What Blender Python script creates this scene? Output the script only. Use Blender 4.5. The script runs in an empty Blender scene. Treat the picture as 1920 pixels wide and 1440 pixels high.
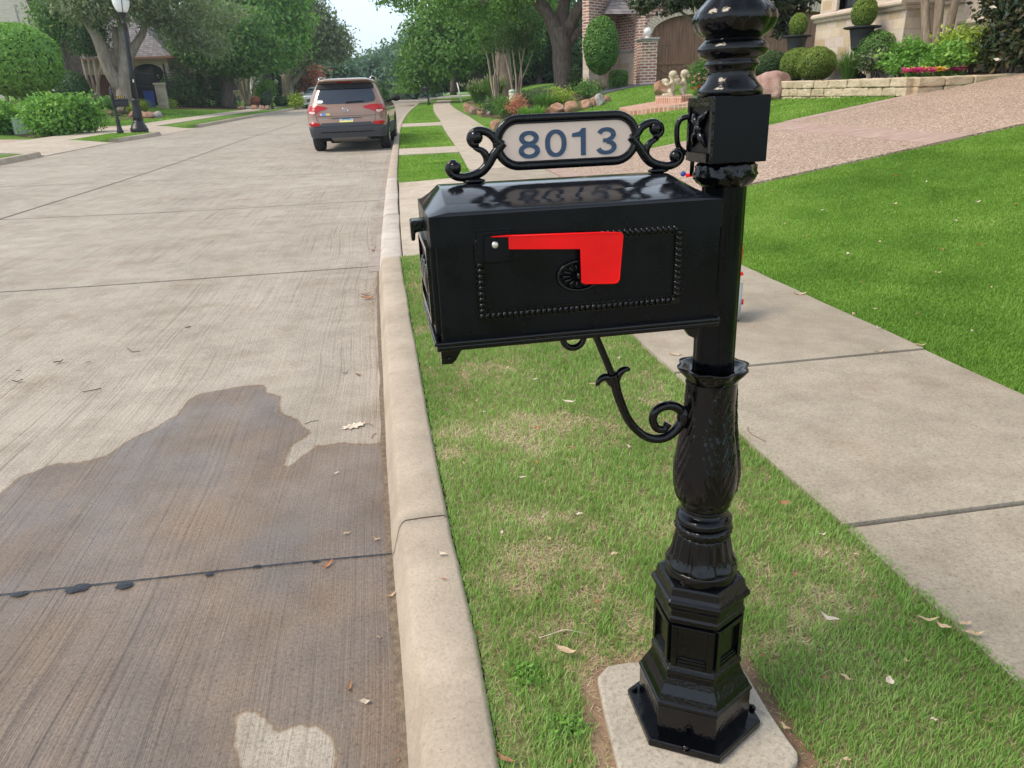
import bpy, bmesh, math, random
import numpy as np
from math import sin, cos, pi, radians, sqrt, atan2
from mathutils import Vector, Matrix, noise as mnoise
R0 = random.Random(7)
NP = np.random.default_rng(11)
scene = bpy.context.scene
col = scene.collection

# ------------------------------------------------------------------ camera
FOC, TH, AZ, ROLL, CH = 1350., radians(22.24), radians(8.5), radians(2.2), 1.15
CAMP = np.array([0., 0., CH])
fw = np.array([sin(AZ)*cos(TH), cos(AZ)*cos(TH), -sin(TH)])
_r0 = np.array([cos(AZ), -sin(AZ), 0]); _u0 = np.cross(_r0, fw)
rt = cos(ROLL)*_r0 - sin(ROLL)*_u0
up = sin(ROLL)*_r0 + cos(ROLL)*_u0
cam_d = bpy.data.cameras.new('camera')
cam = bpy.data.objects.new('camera', cam_d); col.objects.link(cam)
cam.matrix_world = Matrix(((rt[0], up[0], -fw[0], 0), (rt[1], up[1], -fw[1], 0), (rt[2], up[2], -fw[2], CH), (0, 0, 0, 1)))
cam_d.sensor_width = 36; cam_d.lens = FOC/1920*36
cam_d.clip_start = 0.05; cam_d.clip_end = 2000
scene.camera = cam
# ------------------------------------------------------------------ world, sun, exposure
SUN_EL, SUN_AZ = radians(52), radians(-98)      # azimuth measured clockwise from +Y (the street direction)
w = bpy.data.worlds.new("World"); scene.world = w; w.use_nodes = True
nt = w.node_tree; bg = nt.nodes['Background']
sky = nt.nodes.new('ShaderNodeTexSky'); sky.sky_type = 'NISHITA'; sky.sun_disc = False
sky.sun_elevation = SUN_EL; sky.sun_rotation = SUN_AZ
sky.air_density = 1.0; sky.dust_density = 1.2; sky.ozone_density = 1.0
# thin high overcast: the blue sky is veiled by a pale layer, brighter overhead than at the horizon
mxw = nt.nodes.new('ShaderNodeMix'); mxw.data_type = 'RGBA'; mxw.inputs[0].default_value = .72
_tc = nt.nodes.new('ShaderNodeTexCoord'); _sp = nt.nodes.new('ShaderNodeSeparateXYZ'); _rp = nt.nodes.new('ShaderNodeValToRGB')
nt.links.new(_tc.outputs['Generated'], _sp.inputs[0]); nt.links.new(_sp.outputs[2], _rp.inputs[0]); nt.links.new(_rp.outputs[0], mxw.inputs[7])
for _e, (_p, _c) in zip([_rp.color_ramp.elements[0], _rp.color_ramp.elements[1], _rp.color_ramp.elements.new(.3)], ((0., (3.0, 3.75, 4.35, 1)), (1., (11.6, 12.0, 12.8, 1)), (.3, (5.6, 6.2, 6.8, 1)))): _e.position = _p; _e.color = _c
nt.links.new(sky.outputs[0], mxw.inputs[6]); nt.links.new(mxw.outputs[2], bg.inputs[0]); bg.inputs[1].default_value = 0.14
sd = bpy.data.lights.new('sun', 'SUN'); sd.energy = 1.5; sd.angle = radians(24); sd.color = (1, .86, .68)
sun = bpy.data.objects.new('sun', sd); col.objects.link(sun)
sdir = Vector((sin(SUN_AZ)*cos(SUN_EL), cos(SUN_AZ)*cos(SUN_EL), sin(SUN_EL)))
sun.rotation_euler = sdir.to_track_quat('Z', 'Y').to_euler(); sun.location = sdir*60
scene.view_settings.view_transform = 'Standard'; scene.view_settings.look = 'None'
scene.view_settings.gamma = 1; scene.view_settings.exposure = 0.95
scene.render.engine = 'CYCLES'
scene.cycles.max_bounces = 6; scene.cycles.diffuse_bounces = 3; scene.cycles.glossy_bounces = 3
scene.cycles.transmission_bounces = 4; scene.cycles.transparent_max_bounces = 6

# ------------------------------------------------------------------ ray helpers (pixel of the 1920x1440 photograph -> place)
def ray(px, py): return fw + rt*(px-960)/FOC + up*(720-py)/FOC
def ptY(px, py, Y):
    d = ray(px, py); return CAMP + d*Y/d[1]
def ptX(px, py, X):
    d = ray(px, py); return CAMP + d*X/d[0]
# ------------------------------------------------------------------ terrain
BY=[-8,0,1,2,3.5,5.5,8.5,11,16,22,30,38,48,56,66,80,110,160]
BX=[.03,.03,.03,.0,-.03,-.06,-.04,.0,.11,.25,.55,.98,1.68,2.35,3.4,5.4,12,28.]
def hermite(x,X,Yv):
    X=np.array(X,float);Yv=np.array(Yv,float);m=np.gradient(Yv,X)
    x=np.asarray(x,float);i=np.clip(np.searchsorted(X,x)-1,0,len(X)-2)
    h=X[i+1]-X[i];t=np.clip((x-X[i])/h,0,1)
    return (2*t**3-3*t**2+1)*Yv[i]+(t**3-2*t**2+t)*h*m[i]+(-2*t**3+3*t**2)*Yv[i+1]+(t**3-t**2)*h*m[i+1]
def bend(Y): return hermite(Y,BY,BX)
def ss(t):
    t=np.clip(t,0,1); return t*t*(3-2*t)
def softpos(v,k): return np.where(v<=0,0,np.where(v<k,v*v/(2*k),v-k/2))
def rise(Y): return .011*(softpos(Y-12,8)-softpos(Y-62,10))
def base(X,Y):
    s=X-bend(Y)
    z=rise(Y)+.013*(softpos(-s-2,1.)-softpos(-s-9,2.))
    z=z+(.15+.04*ss((Y-18)/6))*(softpos(s-2.7,.8)-softpos(s-(10.2-2.5*ss((Y-17)/8)),1.6))*ss((Y+6)/6)
    z=z+.09*(softpos(-s-12.,2)-softpos(-s-19,3))
    return z
def P(s, Y, dz=0.):
    X = s+float(bend(Y)); return np.array([X, Y, float(base(X, Y))+dz])
def att(px,py,off=0.):
    d=ray(px,py); d=d/np.linalg.norm(d)
    def f(t):
        q=CAMP+d*t; return q[2]-off-float(base(q[0],q[1]))
    t=.5
    while f(t)>0 and t<250: t*=1.03
    a,b=t/1.03,t
    for _ in range(30):
        m=(a+b)/2
        if f(m)>0:a=m
        else:b=m
    return CAMP+d*a
class Fr:
    """vertical plane through a ground point, facing the viewpoint: turns photo pixels into points at the thing's own distance"""
    def __init__(s, p):
        s.p = np.array(p, float); v = s.p[:2]-CAMP[:2]; s.n = np.array([v[0], v[1], 0])/np.linalg.norm(v)
        s.u = np.array([s.n[1], -s.n[0], 0]); s.m = FOC/((s.p-CAMP)@fw)
    def q(s, px, py, d=0.):
        r = ray(px, py); pp = s.p+s.n*d
        return CAMP + r*(((pp-CAMP)@s.n)/(r@s.n))

# ------------------------------------------------------------------ object helpers
def tag(o, label=None, cat=None, group=None, kind=None):
    if label: o['label'] = label
    if cat: o['category'] = cat
    if group: o['group'] = group
    if kind: o['kind'] = kind
    return o
def empty(name, loc, label=None, cat=None, group=None, rz=0.):
    o = bpy.data.objects.new(name, None); col.objects.link(o)
    o.location = loc; o.rotation_euler = (0, 0, rz); o.empty_display_size = .1
    return tag(o, label, cat, group)
def mesh_np(name, v, f, mats, parent=None, smooth=False, var=None, midx=None, loc=None):
    """v (n,3) world or local; f (m,k) array or list of tuples"""
    me = bpy.data.meshes.new(name); v = np.asarray(v, np.float32)
    if isinstance(f, np.ndarray):
        k = f.shape[1]; m = len(f)
        me.vertices.add(len(v)); me.vertices.foreach_set('co', v.ravel())
        me.loops.add(m*k); me.loops.foreach_set('vertex_index', f.astype(np.int32).ravel())
        me.polygons.add(m); me.polygons.foreach_set('loop_start', np.arange(0, m*k, k, dtype=np.int32))
        me.update(calc_edges=True)
    else:
        me.from_pydata([tuple(map(float, q)) for q in v], [], f); me.update()
    if not isinstance(mats, (list, tuple)): mats = [mats]
    for mm in mats: me.materials.append(mm)
    if midx is not None: me.polygons.foreach_set('material_index', np.asarray(midx, np.int32))
    if smooth: me.polygons.foreach_set('use_smooth', np.ones(len(me.polygons), bool))
    if var is not None:
        at = me.attributes.new('var', 'FLOAT', 'POINT'); at.data.foreach_set('value', np.asarray(var, np.float32))
    o = bpy.data.objects.new(name, me); col.objects.link(o)
    if parent is not None:
        o.parent = parent
    if loc is not None: o.location = loc
    return o
class MB:
    """collects simple solids, builds ONE mesh"""
    def __init__(s): s.v = []; s.f = []; s.mi = []; s.cur = 0; s.sm = []
    def add(s, v, f, smooth=False):
        n = len(s.v); s.v += [tuple(map(float, q)) for q in v]
        for q in f: s.f.append(tuple(n+i for i in q)); s.mi.append(s.cur); s.sm.append(smooth)
        return s
    def box(s, c, size, rz=0., b=0.):
        x, y, z = [k/2 for k in size]; ca, sa = cos(rz), sin(rz)
        if b > 0:
            b = min(b, x*.9, y*.9, z*.9); pts = []
            xs = []
            for k, zz, ins in ((0, -z, b), (1, -z+b, 0), (2, z-b, 0), (3, z, b)):
                for (px_, py_) in ((-x+ins+b*(ins == 0)*.0, -y+ins), (x-ins, -y+ins), (x-ins, y-ins), (-x+ins, y-ins)):
                    pts.append((px_, py_, zz))
            # chamfered vertical edges
            pts = []
            for zz, ins in ((-z, b), (-z+b, 0), (z-b, 0), (z, b)):
                X, Y = x-ins, y-ins; e = b*.7
                for q in ((-X+e, -Y), (X-e, -Y), (X, -Y+e), (X, Y-e), (X-e, Y), (-X+e, Y), (-X, Y-e), (-X, -Y+e)): pts.append((q[0], q[1], zz))
            f = [tuple(range(7, -1, -1)), tuple(range(24, 32))]
            for r in range(3):
                for i in range(8): f.append((r*8+i, r*8+(i+1) % 8, r*8+8+(i+1) % 8, r*8+8+i))
        else:
            pts = [(-x,-y,-z),(x,-y,-z),(x,y,-z),(-x,y,-z),(-x,-y,z),(x,-y,z),(x,y,z),(-x,y,z)]
            f = [(3,2,1,0),(4,5,6,7),(0,1,5,4),(1,2,6,5),(2,3,7,6),(3,0,4,7)]
        return s.add([(c[0]+a*ca-bb*sa, c[1]+a*sa+bb*ca, c[2]+d) for a, bb, d in pts], f)
    def bx(s, x0, x1, y0, y1, z0, z1, b=0.): return s.box(((x0+x1)/2, (y0+y1)/2, (z0+z1)/2), (abs(x1-x0), abs(y1-y0), abs(z1-z0)), 0, b)
    def tube(s, pts, rad, n=10, closed=False, flat=None, capround=False):
        pts = [np.array(p, float) for p in pts]; k = len(pts)
        rad = [rad]*k if np.isscalar(rad) else list(rad)
        V = []; prev = None
        for i in range(k):
            if closed: t = pts[(i+1) % k]-pts[i-1]
            else: t = pts[min(i+1, k-1)]-pts[max(i-1, 0)]
            t = t/(np.linalg.norm(t)+1e-12)
            if prev is None:
                a = np.array([0, 0, 1.]) if abs(t[2]) < .9 else np.array([1., 0, 0])
                if flat is not None: a = np.array(flat, float)
            else: a = prev
            a = a-t*(a@t); a /= np.linalg.norm(a)+1e-12; prev = a; b = np.cross(t, a)
            for j in range(n):
                th = 2*pi*j/n; V.append(pts[i]+rad[i]*(a*cos(th)+b*sin(th)))
        F = []
        for i in range(k if closed else k-1):
            for j in range(n):
                i2 = (i+1) % k; F.append((i*n+j, i*n+(j+1) % n, i2*n+(j+1) % n, i2*n+j))
        if not closed:
            F.append(tuple(range(n-1, -1, -1))); F.append(tuple((k-1)*n+j for j in range(n)))
        return s.add(V, F, True)
    def lathe(s, prof, n=24, c=(0, 0, 0), ang=0., smooth=True, mod=None, cap=True):
        """prof list of (r,z)"""
        V = []; F = []
        for i, (r, z) in enumerate(prof):
            for j in range(n):
                th = ang+2*pi*j/n; rr = r if mod is None else mod(r, z, th, i)
                V.append((c[0]+rr*cos(th), c[1]+rr*sin(th), c[2]+z))
        for i in range(len(prof)-1):
            for j in range(n): F.append((i*n+j, i*n+(j+1) % n, (i+1)*n+(j+1) % n, (i+1)*n+j))
        if cap: F.append(tuple(range(n-1, -1, -1))); F.append(tuple((len(prof)-1)*n+j for j in range(n)))
        return s.add(V, F, smooth)
    def sphere(s, c, r, nu=12, nv=8):
        r = (r, r, r) if np.isscalar(r) else r; V = [(c[0], c[1], c[2]-r[2])]; F = []
        for i in range(1, nv):
            ph = -pi/2+pi*i/nv
            for j in range(nu): th = 2*pi*j/nu; V.append((c[0]+r[0]*cos(ph)*cos(th), c[1]+r[1]*cos(ph)*sin(th), c[2]+r[2]*sin(ph)))
        V.append((c[0], c[1], c[2]+r[2])); L = len(V)-1
        for j in range(nu):
            F.append((0, 1+(j+1) % nu, 1+j)); F.append((L, L-nu+j, L-nu+(j+1) % nu))
            for i in range(nv-2): a = 1+i*nu; F.append((a+j, a+(j+1) % nu, a+nu+(j+1) % nu, a+nu+j))
        return s.add(V, F, True)
    def prism(s, poly, z0, z1, tf=None):
        """poly 2d ccw, extruded; tf maps (a,b,h) to world"""
        n = len(poly); V = [(a, b, z0) for a, b in poly]+[(a, b, z1) for a, b in poly]
        if tf: V = [tf(*q) for q in V]
        F = [tuple(range(n-1, -1, -1)), tuple(range(n, 2*n))]+[(i, (i+1) % n, n+(i+1) % n, n+i) for i in range(n)]
        return s.add(V, F)
    def quad(s, a, b, c, d): return s.add([a, b, c, d], [(0, 1, 2, 3)])
    def build(s, name, mats, parent=None, loc=None):
        o = mesh_np(name, s.v, s.f, mats, parent, midx=s.mi, loc=loc)
        o.data.polygons.foreach_set('use_smooth', np.array(s.sm, bool))
        bm = bmesh.new(); bm.from_mesh(o.data); bmesh.ops.recalc_face_normals(bm, faces=bm.faces); bm.to_mesh(o.data); bm.free()
        return o
def bevel(o, w=.003, seg=2, ang=40):
    m = o.modifiers.new('bevel', 'BEVEL'); m.width = w; m.segments = seg; m.limit_method = 'ANGLE'; m.angle_limit = radians(ang)
    return o
def spline(pts, n=8):
    """Catmull-Rom through points"""
    pts = [np.array(p, float) for p in pts]; out = []
    ext = [2*pts[0]-pts[1]]+pts+[2*pts[-1]-pts[-2]]
    for i in range(1, len(ext)-2):
        p0, p1, p2, p3 = ext[i-1:i+3]
        for k in range(n):
            t = k/n; out.append(.5*((2*p1)+(-p0+p2)*t+(2*p0-5*p1+4*p2-p3)*t*t+(-p0+3*p1-3*p2+p3)*t**3))
    out.append(pts[-1]); return out
def copy_tree(o, parent=None):
    c = o.copy(); col.objects.link(c); c.parent = parent
    for ch in list(o.children): copy_tree(ch, c)
    return c

# ------------------------------------------------------------------ materials
def mat(name):
    m = bpy.data.materials.new(name); m.use_nodes = True; nt = m.node_tree
    return m, nt, nt.nodes['Principled BSDF']
def N(nt, typ, **kw):
    n = nt.nodes.new(typ)
    for k, v in kw.items():
        if k.startswith('i_'):
            key = k[2:]
            key = int(key) if key.isdigit() else key.replace('_', ' ')
            n.inputs[key].default_value = v
        else: setattr(n, k, v)
    return n
def plain(name, c, rough=.5, metal=0., coat=0., bump=0., bscale=60., spec=.5, emit=None, noisec=0.):
    m, nt, b = mat(name); b.inputs['Base Color'].default_value = (*c, 1); b.inputs['Roughness'].default_value = rough
    b.inputs['Metallic'].default_value = metal; b.inputs['Coat Weight'].default_value = coat; b.inputs['Specular IOR Level'].default_value = spec
    if emit: b.inputs['Emission Color'].default_value = (*emit[:3], 1); b.inputs['Emission Strength'].default_value = emit[3]
    if bump or noisec:
        tc = N(nt, 'ShaderNodeTexCoord'); nz = N(nt, 'ShaderNodeTexNoise', i_Scale=bscale, i_Detail=4.)
        nt.links.new(tc.outputs['Object'], nz.inputs['Vector'])
        if bump:
            bp = N(nt, 'ShaderNodeBump', i_Strength=bump, i_Distance=.01); nt.links.new(nz.outputs[0], bp.inputs['Height']); nt.links.new(bp.outputs[0], b.inputs['Normal'])
        if noisec:
            nz2 = N(nt, 'ShaderNodeTexNoise', i_Scale=bscale*.25, i_Detail=6.); nt.links.new(tc.outputs['Object'], nz2.inputs['Vector'])
            r = ramp(nt, nz2.outputs[0], [(.3, tuple(k*(1-noisec) for k in c)), (.7, tuple(min(1, k*(1+noisec)) for k in c))]); nt.links.new(r, b.inputs['Base Color'])
    return m
def ramp(nt, src, stops, interp='LINEAR'):
    r = nt.nodes.new('ShaderNodeValToRGB'); cr = r.color_ramp; cr.interpolation = interp
    while len(cr.elements) < len(stops): cr.elements.new(.5)
    for e, (p, c) in zip(cr.elements, stops): e.position = p; e.color = (*c, 1) if len(c) == 3 else c
    nt.links.new(src, r.inputs[0]); return r.outputs[0]
def mixc(nt, fac, a, b, mode='MIX'):
    m = nt.nodes.new('ShaderNodeMix'); m.data_type = 'RGBA'; m.blend_type = mode
    for sck, val in ((m.inputs[0], fac), (m.inputs[6], a), (m.inputs[7], b)):
        if isinstance(val, (int, float)): sck.default_value = val
        elif isinstance(val, tuple): sck.default_value = (*val, 1) if len(val) == 3 else val
        else: nt.links.new(val, sck)
    return m.outputs[2]
def mth(nt, op, a, b=None, c=None):
    m = nt.nodes.new('ShaderNodeMath'); m.operation = op
    for i, val in enumerate((a, b, c)):
        if val is None: continue
        if isinstance(val, (int, float)): m.inputs[i].default_value = val
        else: nt.links.new(val, m.inputs[i])
    return m.outputs[0]
def coords(nt, scale=(1, 1, 1), rot=(0, 0, 0), src='Object', loc=(0, 0, 0)):
    tc = N(nt, 'ShaderNodeTexCoord'); mp = N(nt, 'ShaderNodeMapping'); mp.inputs['Scale'].default_value = scale; mp.inputs['Rotation'].default_value = rot; mp.inputs['Location'].default_value = loc
    nt.links.new(tc.outputs[src], mp.inputs[0]); return mp.outputs[0]
def noise_(nt, vec, scale, detail=4., rough=.55):
    n = N(nt, 'ShaderNodeTexNoise', i_Scale=float(scale), i_Detail=float(detail), i_Roughness=rough); nt.links.new(vec, n.inputs['Vector']); return n.outputs[0]
def bump_(nt, b, h, strength, dist=.01, prev=None):
    bp = N(nt, 'ShaderNodeBump', i_Strength=strength, i_Distance=dist); nt.links.new(h, bp.inputs['Height'])
    if prev is not None: nt.links.new(prev, bp.inputs['Normal'])
    nt.links.new(bp.outputs[0], b.inputs['Normal']); return bp.outputs[0]

def concrete(name, c1, c2, rough=.9, tined=False, wet=False, speck=1.):
    m, nt, b = mat(name); v = coords(nt)
    big = noise_(nt, v, 1.1, 5); fine = noise_(nt, v, 120, 4, .8)
    cbase = ramp(nt, big, [(.3, c1), (.7, c2)])
    grit = ramp(nt, fine, [(.36, (.42, .40, .38)), (.47, (.96, .95, .95)), (.56, (1.05, 1.05, 1.05)), (.68, (1.5, 1.46, 1.42))])
    cc = mixc(nt, .55*speck, cbase, grit, 'MULTIPLY')
    vor = N(nt, 'ShaderNodeTexVoronoi', i_Scale=260.); nt.links.new(v, vor.inputs['Vector'])
    dots = ramp(nt, vor.outputs['Distance'], [(.10, (.45, .42, .4)), (.24, (1, 1, 1))]); cc = mixc(nt, .5*speck, cc, dots, 'MULTIPLY')
    mid = ramp(nt, noise_(nt, v, 5, 7, .7), [(.34, (.80, .78, .76)), (.60, (1.07, 1.06, 1.05))]); cc = mixc(nt, .85, cc, mid, 'MULTIPLY')
    stn = ramp(nt, noise_(nt, v, 2.3, 3, .5), [(.58, (1, 1, 1)), (.72, (.84, .79, .73))]); cc = mixc(nt, .7, cc, stn, 'MULTIPLY')
    pit = N(nt, 'ShaderNodeTexVoronoi', i_Scale=38.); nt.links.new(v, pit.inputs['Vector']); cc = mixc(nt, .8, cc, ramp(nt, pit.outputs['Distance'], [(.045, (.35, .30, .26)), (.075, (1, 1, 1))]), 'MULTIPLY')
    h = fine
    if tined:
        sp = N(nt, 'ShaderNodeSeparateXYZ'); nt.links.new(v, sp.inputs[0])
        # broomed grooves run along the street, wandering sideways
        wob = noise_(nt, coords(nt, (.7, .9, 1)), 1.0, 1.5, .5)
        wob2 = noise_(nt, coords(nt, (3., 2.2, 1)), 1.0, 1, .5)
        x = mth(nt, 'ADD', sp.outputs[0], mth(nt, 'MULTIPLY', wob, .10)); x = mth(nt, 'ADD', x, mth(nt, 'MULTIPLY', wob2, .012))
        cmb = N(nt, 'ShaderNodeCombineXYZ'); nt.links.new(mth(nt, 'MULTIPLY', x, 78.), cmb.inputs[0]); nt.links.new(mth(nt, 'MULTIPLY', sp.outputs[1], .5), cmb.inputs[1])
        g = N(nt, 'ShaderNodeTexNoise', i_Scale=1., i_Detail=3., i_Roughness=.75); nt.links.new(cmb.outputs[0], g.inputs['Vector'])
        fade = ramp(nt, noise_(nt, coords(nt, (.5, .25, 1)), 1., 2), [(.35, (.25,)*3), (.6, (1,)*3)])
        lines = ramp(nt, g.outputs[0], [(.34, (.50, .48, .47)), (.44, (.92, .91, .91)), (.62, (1.05, 1.04, 1.03))])
        cc = mixc(nt, fade, cc, mixc(nt, 1., cc, lines, 'MULTIPLY'))
        st = ramp(nt, noise_(nt, coords(nt, (.5, .16, 1)), 1.3, 4), [(.35, (.9, .89, .885)), (.6, (1.03, 1.03, 1.03))]); cc = mixc(nt, .9, cc, st, 'MULTIPLY')
        h = mth(nt, 'ADD', mth(nt, 'MULTIPLY', g.outputs[0], 1.4), mth(nt, 'MULTIPLY', fine, .4))
    nt.links.new(cc, b.inputs['Base Color']); b.inputs['Roughness'].default_value = rough
    if wet:
        at = N(nt, 'ShaderNodeAttribute', attribute_name='var').outputs['Fac']
        wf = mth(nt, 'ADD', at, mth(nt, 'MULTIPLY', mth(nt, 'SUBTRACT', noise_(nt, v, 60, 6, .8), .5), 1.1))
        tint = ramp(nt, wf, [(.30, (1, 1, 1)), (.40, (.78, .67, .54)), (.50, (.54, .45, .38)), (.64, (.56, .49, .44)), (.95, (.52, .455, .42))])
        sheen_tint = ramp(nt, noise_(nt, coords(nt, (1, .6, 1)), 2.6, 5, .6), [(.38, (.88, .92, 1.0)), (.62, (1.10, 1.05, .98))]); tint = mixc(nt, wf, tint, mixc(nt, 1., tint, sheen_tint, 'MULTIPLY'))  # sky reflection on the wet area, put into its colour as cool and warm tints
        nt.links.new(mixc(nt, 1., cc, tint, 'MULTIPLY'), b.inputs['Base Color'])
        wr_ = ramp(nt, noise_(nt, v, 3.2, 5), [(.38, (.22,)*3), (.50, (.42,)*3), (.62, (.62,)*3)]); nt.links.new(mixc(nt, ramp(nt, wf, [(.4, (0,)*3), (.7, (1,)*3)]), (.9, .9, .9), wr_), b.inputs['Roughness']); b.inputs['Specular IOR Level'].default_value = .45
    bump_(nt, b, h, (.75 if tined else .45), .004)
    return m
M = {}
M['road'] = concrete('road_concrete', (.40, .36, .30), (.47, .43, .37), tined=True, speck=1.25)
M['wet'] = concrete('road_concrete_wetted', (.40, .36, .30), (.47, .43, .37), tined=True, wet=True, speck=1.25)
M['walk'] = concrete('sidewalk_concrete', (.345, .30, .235), (.435, .385, .31))
M['walk2'] = concrete('sidewalk_concrete_far', (.49, .42, .335), (.57, .50, .41))
M['kerb'] = concrete('kerb_concrete', (.44, .37, .29), (.50, .43, .345), speck=.6)
M['kerbw'] = concrete('kerb_concrete_pale', (.52, .465, .41), (.60, .545, .49), speck=.6)
M['pad'] = concrete('pad_concrete', (.40, .355, .29), (.50, .455, .38))
M['joint'] = plain('joint_dark', (.10, .09, .08), .9)
M['tar'] = plain('tar_seal', (.012, .014, .02), .35, bump=.3, bscale=120)
M['grime'] = plain('gutter_grime', (.20, .155, .11), .9, bump=.5, bscale=200, noisec=.35)

def pebble():
    m, nt, b = mat('pebble_driveway'); v = coords(nt)
    vo = N(nt, 'ShaderNodeTexVoronoi', i_Scale=58.); nt.links.new(v, vo.inputs['Vector'])
    c = ramp(nt, mth(nt, 'FRACT', mth(nt, 'MULTIPLY', noise_(nt, vo.outputs['Position'], 40, 0), 3.)), [(0, (.26, .18, .14)), (.3, (.48, .36, .29)), (.55, (.60, .48, .40)), (.8, (.72, .62, .53)), (1, (.42, .32, .26))])
    e = ramp(nt, vo.outputs['Distance'], [(.28, (1, 1, 1)), (.62, (.58, .5, .44))]); cc = mixc(nt, .85, c, e, 'MULTIPLY')
    cc = mixc(nt, .6, cc, ramp(nt, noise_(nt, v, .8, 4), [(.3, (.85, .82, .8)), (.7, (1.1, 1.08, 1.05))]), 'MULTIPLY')
    nt.links.new(cc, b.inputs['Base Color']); b.inputs['Roughness'].default_value = .85
    bump_(nt, b, mth(nt, 'SUBTRACT', 1., vo.outputs['Distance']), .5, .006); return m
M['pebble'] = pebble()

def brick(name, cols, mortar, bw=.203, bh=.0677, ms=.011, rough=.9, vertical_from='auto', bumps=.6, offset=.5, rowvar=True, warp=.018):
    """box-projected brick: coordinates from object space and the true normal"""
    m, nt, b = mat(name); tc = N(nt, 'ShaderNodeTexCoord'); sp = N(nt, 'ShaderNodeSeparateXYZ'); nt.links.new(tc.outputs['Object'], sp.inputs[0])
    geo = N(nt, 'ShaderNodeNewGeometry'); sn = N(nt, 'ShaderNodeSeparateXYZ'); nt.links.new(geo.outputs['True Normal'], sn.inputs[0])
    ax = mth(nt, 'ABSOLUTE', sn.outputs[0]); ay = mth(nt, 'ABSOLUTE', sn.outputs[1]); az = mth(nt, 'ABSOLUTE', sn.outputs[2])
    gx = mth(nt, 'GREATER_THAN', ax, ay)
    u = mth(nt, 'ADD', mth(nt, 'MULTIPLY', gx, sp.outputs[1]), mth(nt, 'MULTIPLY', mth(nt, 'SUBTRACT', 1., gx), sp.outputs[0]))
    gz = mth(nt, 'GREATER_THAN', az, .8)
    vv = mth(nt, 'ADD', mth(nt, 'MULTIPLY', gz, sp.outputs[1]), mth(nt, 'MULTIPLY', mth(nt, 'SUBTRACT', 1., gz), sp.outputs[2]))
    u = mth(nt, 'ADD', mth(nt, 'MULTIPLY', gz, sp.outputs[0]), mth(nt, 'MULTIPLY', mth(nt, 'SUBTRACT', 1., gz), u))
    cmb = N(nt, 'ShaderNodeCombineXYZ'); nt.links.new(u, cmb.inputs[0]); nt.links.new(vv, cmb.inputs[1])
    if rowvar:
        dn = N(nt, 'ShaderNodeTexNoise', i_Scale=9. if warp < .03 else 3.5, i_Detail=2.); nt.links.new(cmb.outputs[0], dn.inputs['Vector'])
        va = N(nt, 'ShaderNodeVectorMath', operation='SCALE'); va.inputs['Scale'].default_value = warp; nt.links.new(dn.outputs['Color'], va.inputs[0])
        vb = N(nt, 'ShaderNodeVectorMath', operation='ADD'); nt.links.new(cmb.outputs[0], vb.inputs[0]); nt.links.new(va.outputs[0], vb.inputs[1]); vec = vb.outputs[0]
    else: vec = cmb.outputs[0]
    br = N(nt, 'ShaderNodeTexBrick'); br.offset = offset
    for k, val in (('Scale', 1.), ('Mortar Size', ms), ('Mortar Smooth', .15), ('Bias', 0.), ('Brick Width', bw), ('Row Height', bh)): br.inputs[k].default_value = val
    br.inputs['Color1'].default_value = (0, 0, 0, 1); br.inputs['Color2'].default_value = (1, 1, 1, 1); br.inputs['Mortar'].default_value = (.5, .5, .5, 1)
    nt.links.new(vec, br.inputs['Vector'])
    stops = [(i/(len(cols)-1), c) for i, c in enumerate(cols)]
    cb = ramp(nt, br.outputs['Color'], stops)
    cb = mixc(nt, .5, cb, ramp(nt, noise_(nt, tc.outputs['Object'], 14, 5), [(.3, (.8, .8, .8)), (.7, (1.18, 1.16, 1.14))]), 'MULTIPLY')
    cc = mixc(nt, br.outputs['Fac'], cb, mortar)
    nt.links.new(cc, b.inputs['Base Color']); b.inputs['Roughness'].default_value = rough
    h = mth(nt, 'ADD', mth(nt, 'SUBTRACT', 1., br.outputs['Fac']), mth(nt, 'MULTIPLY', noise_(nt, tc.outputs['Object'], 60, 4), .35))
    bump_(nt, b, h, bumps, .012); return m
M['brick_red'] = brick('red_brick', [(.24, .10, .08), (.34, .15, .11), (.42, .23, .17), (.28, .13, .10)], (.66, .56, .48), ms=.020, bw=.29, bh=.098)
M['brick_tan'] = brick('tan_brick', [(.52, .36, .25), (.62, .46, .34), (.68, .54, .42), (.56, .42, .31)], (.64, .54, .44))
M['brick_pale'] = brick('pale_brick', [(.58, .50, .43), (.66, .58, .51), (.70, .64, .57), (.60, .51, .44)], (.66, .60, .54))
M['brick_pink'] = brick('pink_paver_brick', [(.40, .26, .215), (.46, .32, .27), (.43, .31, .27), (.50, .38, .32)], (.38, .30, .25), bw=.2, bh=.1, ms=.008)
M['brick_step'] = brick('step_brick', [(.42, .19, .12), (.52, .26, .17), (.46, .22, .15), (.56, .33, .24)], (.62, .54, .46), bw=.085, bh=.2, ms=.009, offset=0.)
M['stone'] = brick('cut_stone', [(.60, .51, .42), (.68, .59, .49), (.50, .38, .24), (.66, .55, .42), (.60, .50, .43), (.56, .44, .38), (.70, .62, .53)], (.60, .52, .44), bw=.37, bh=.20, ms=.010, bumps=1., warp=.05)
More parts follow.
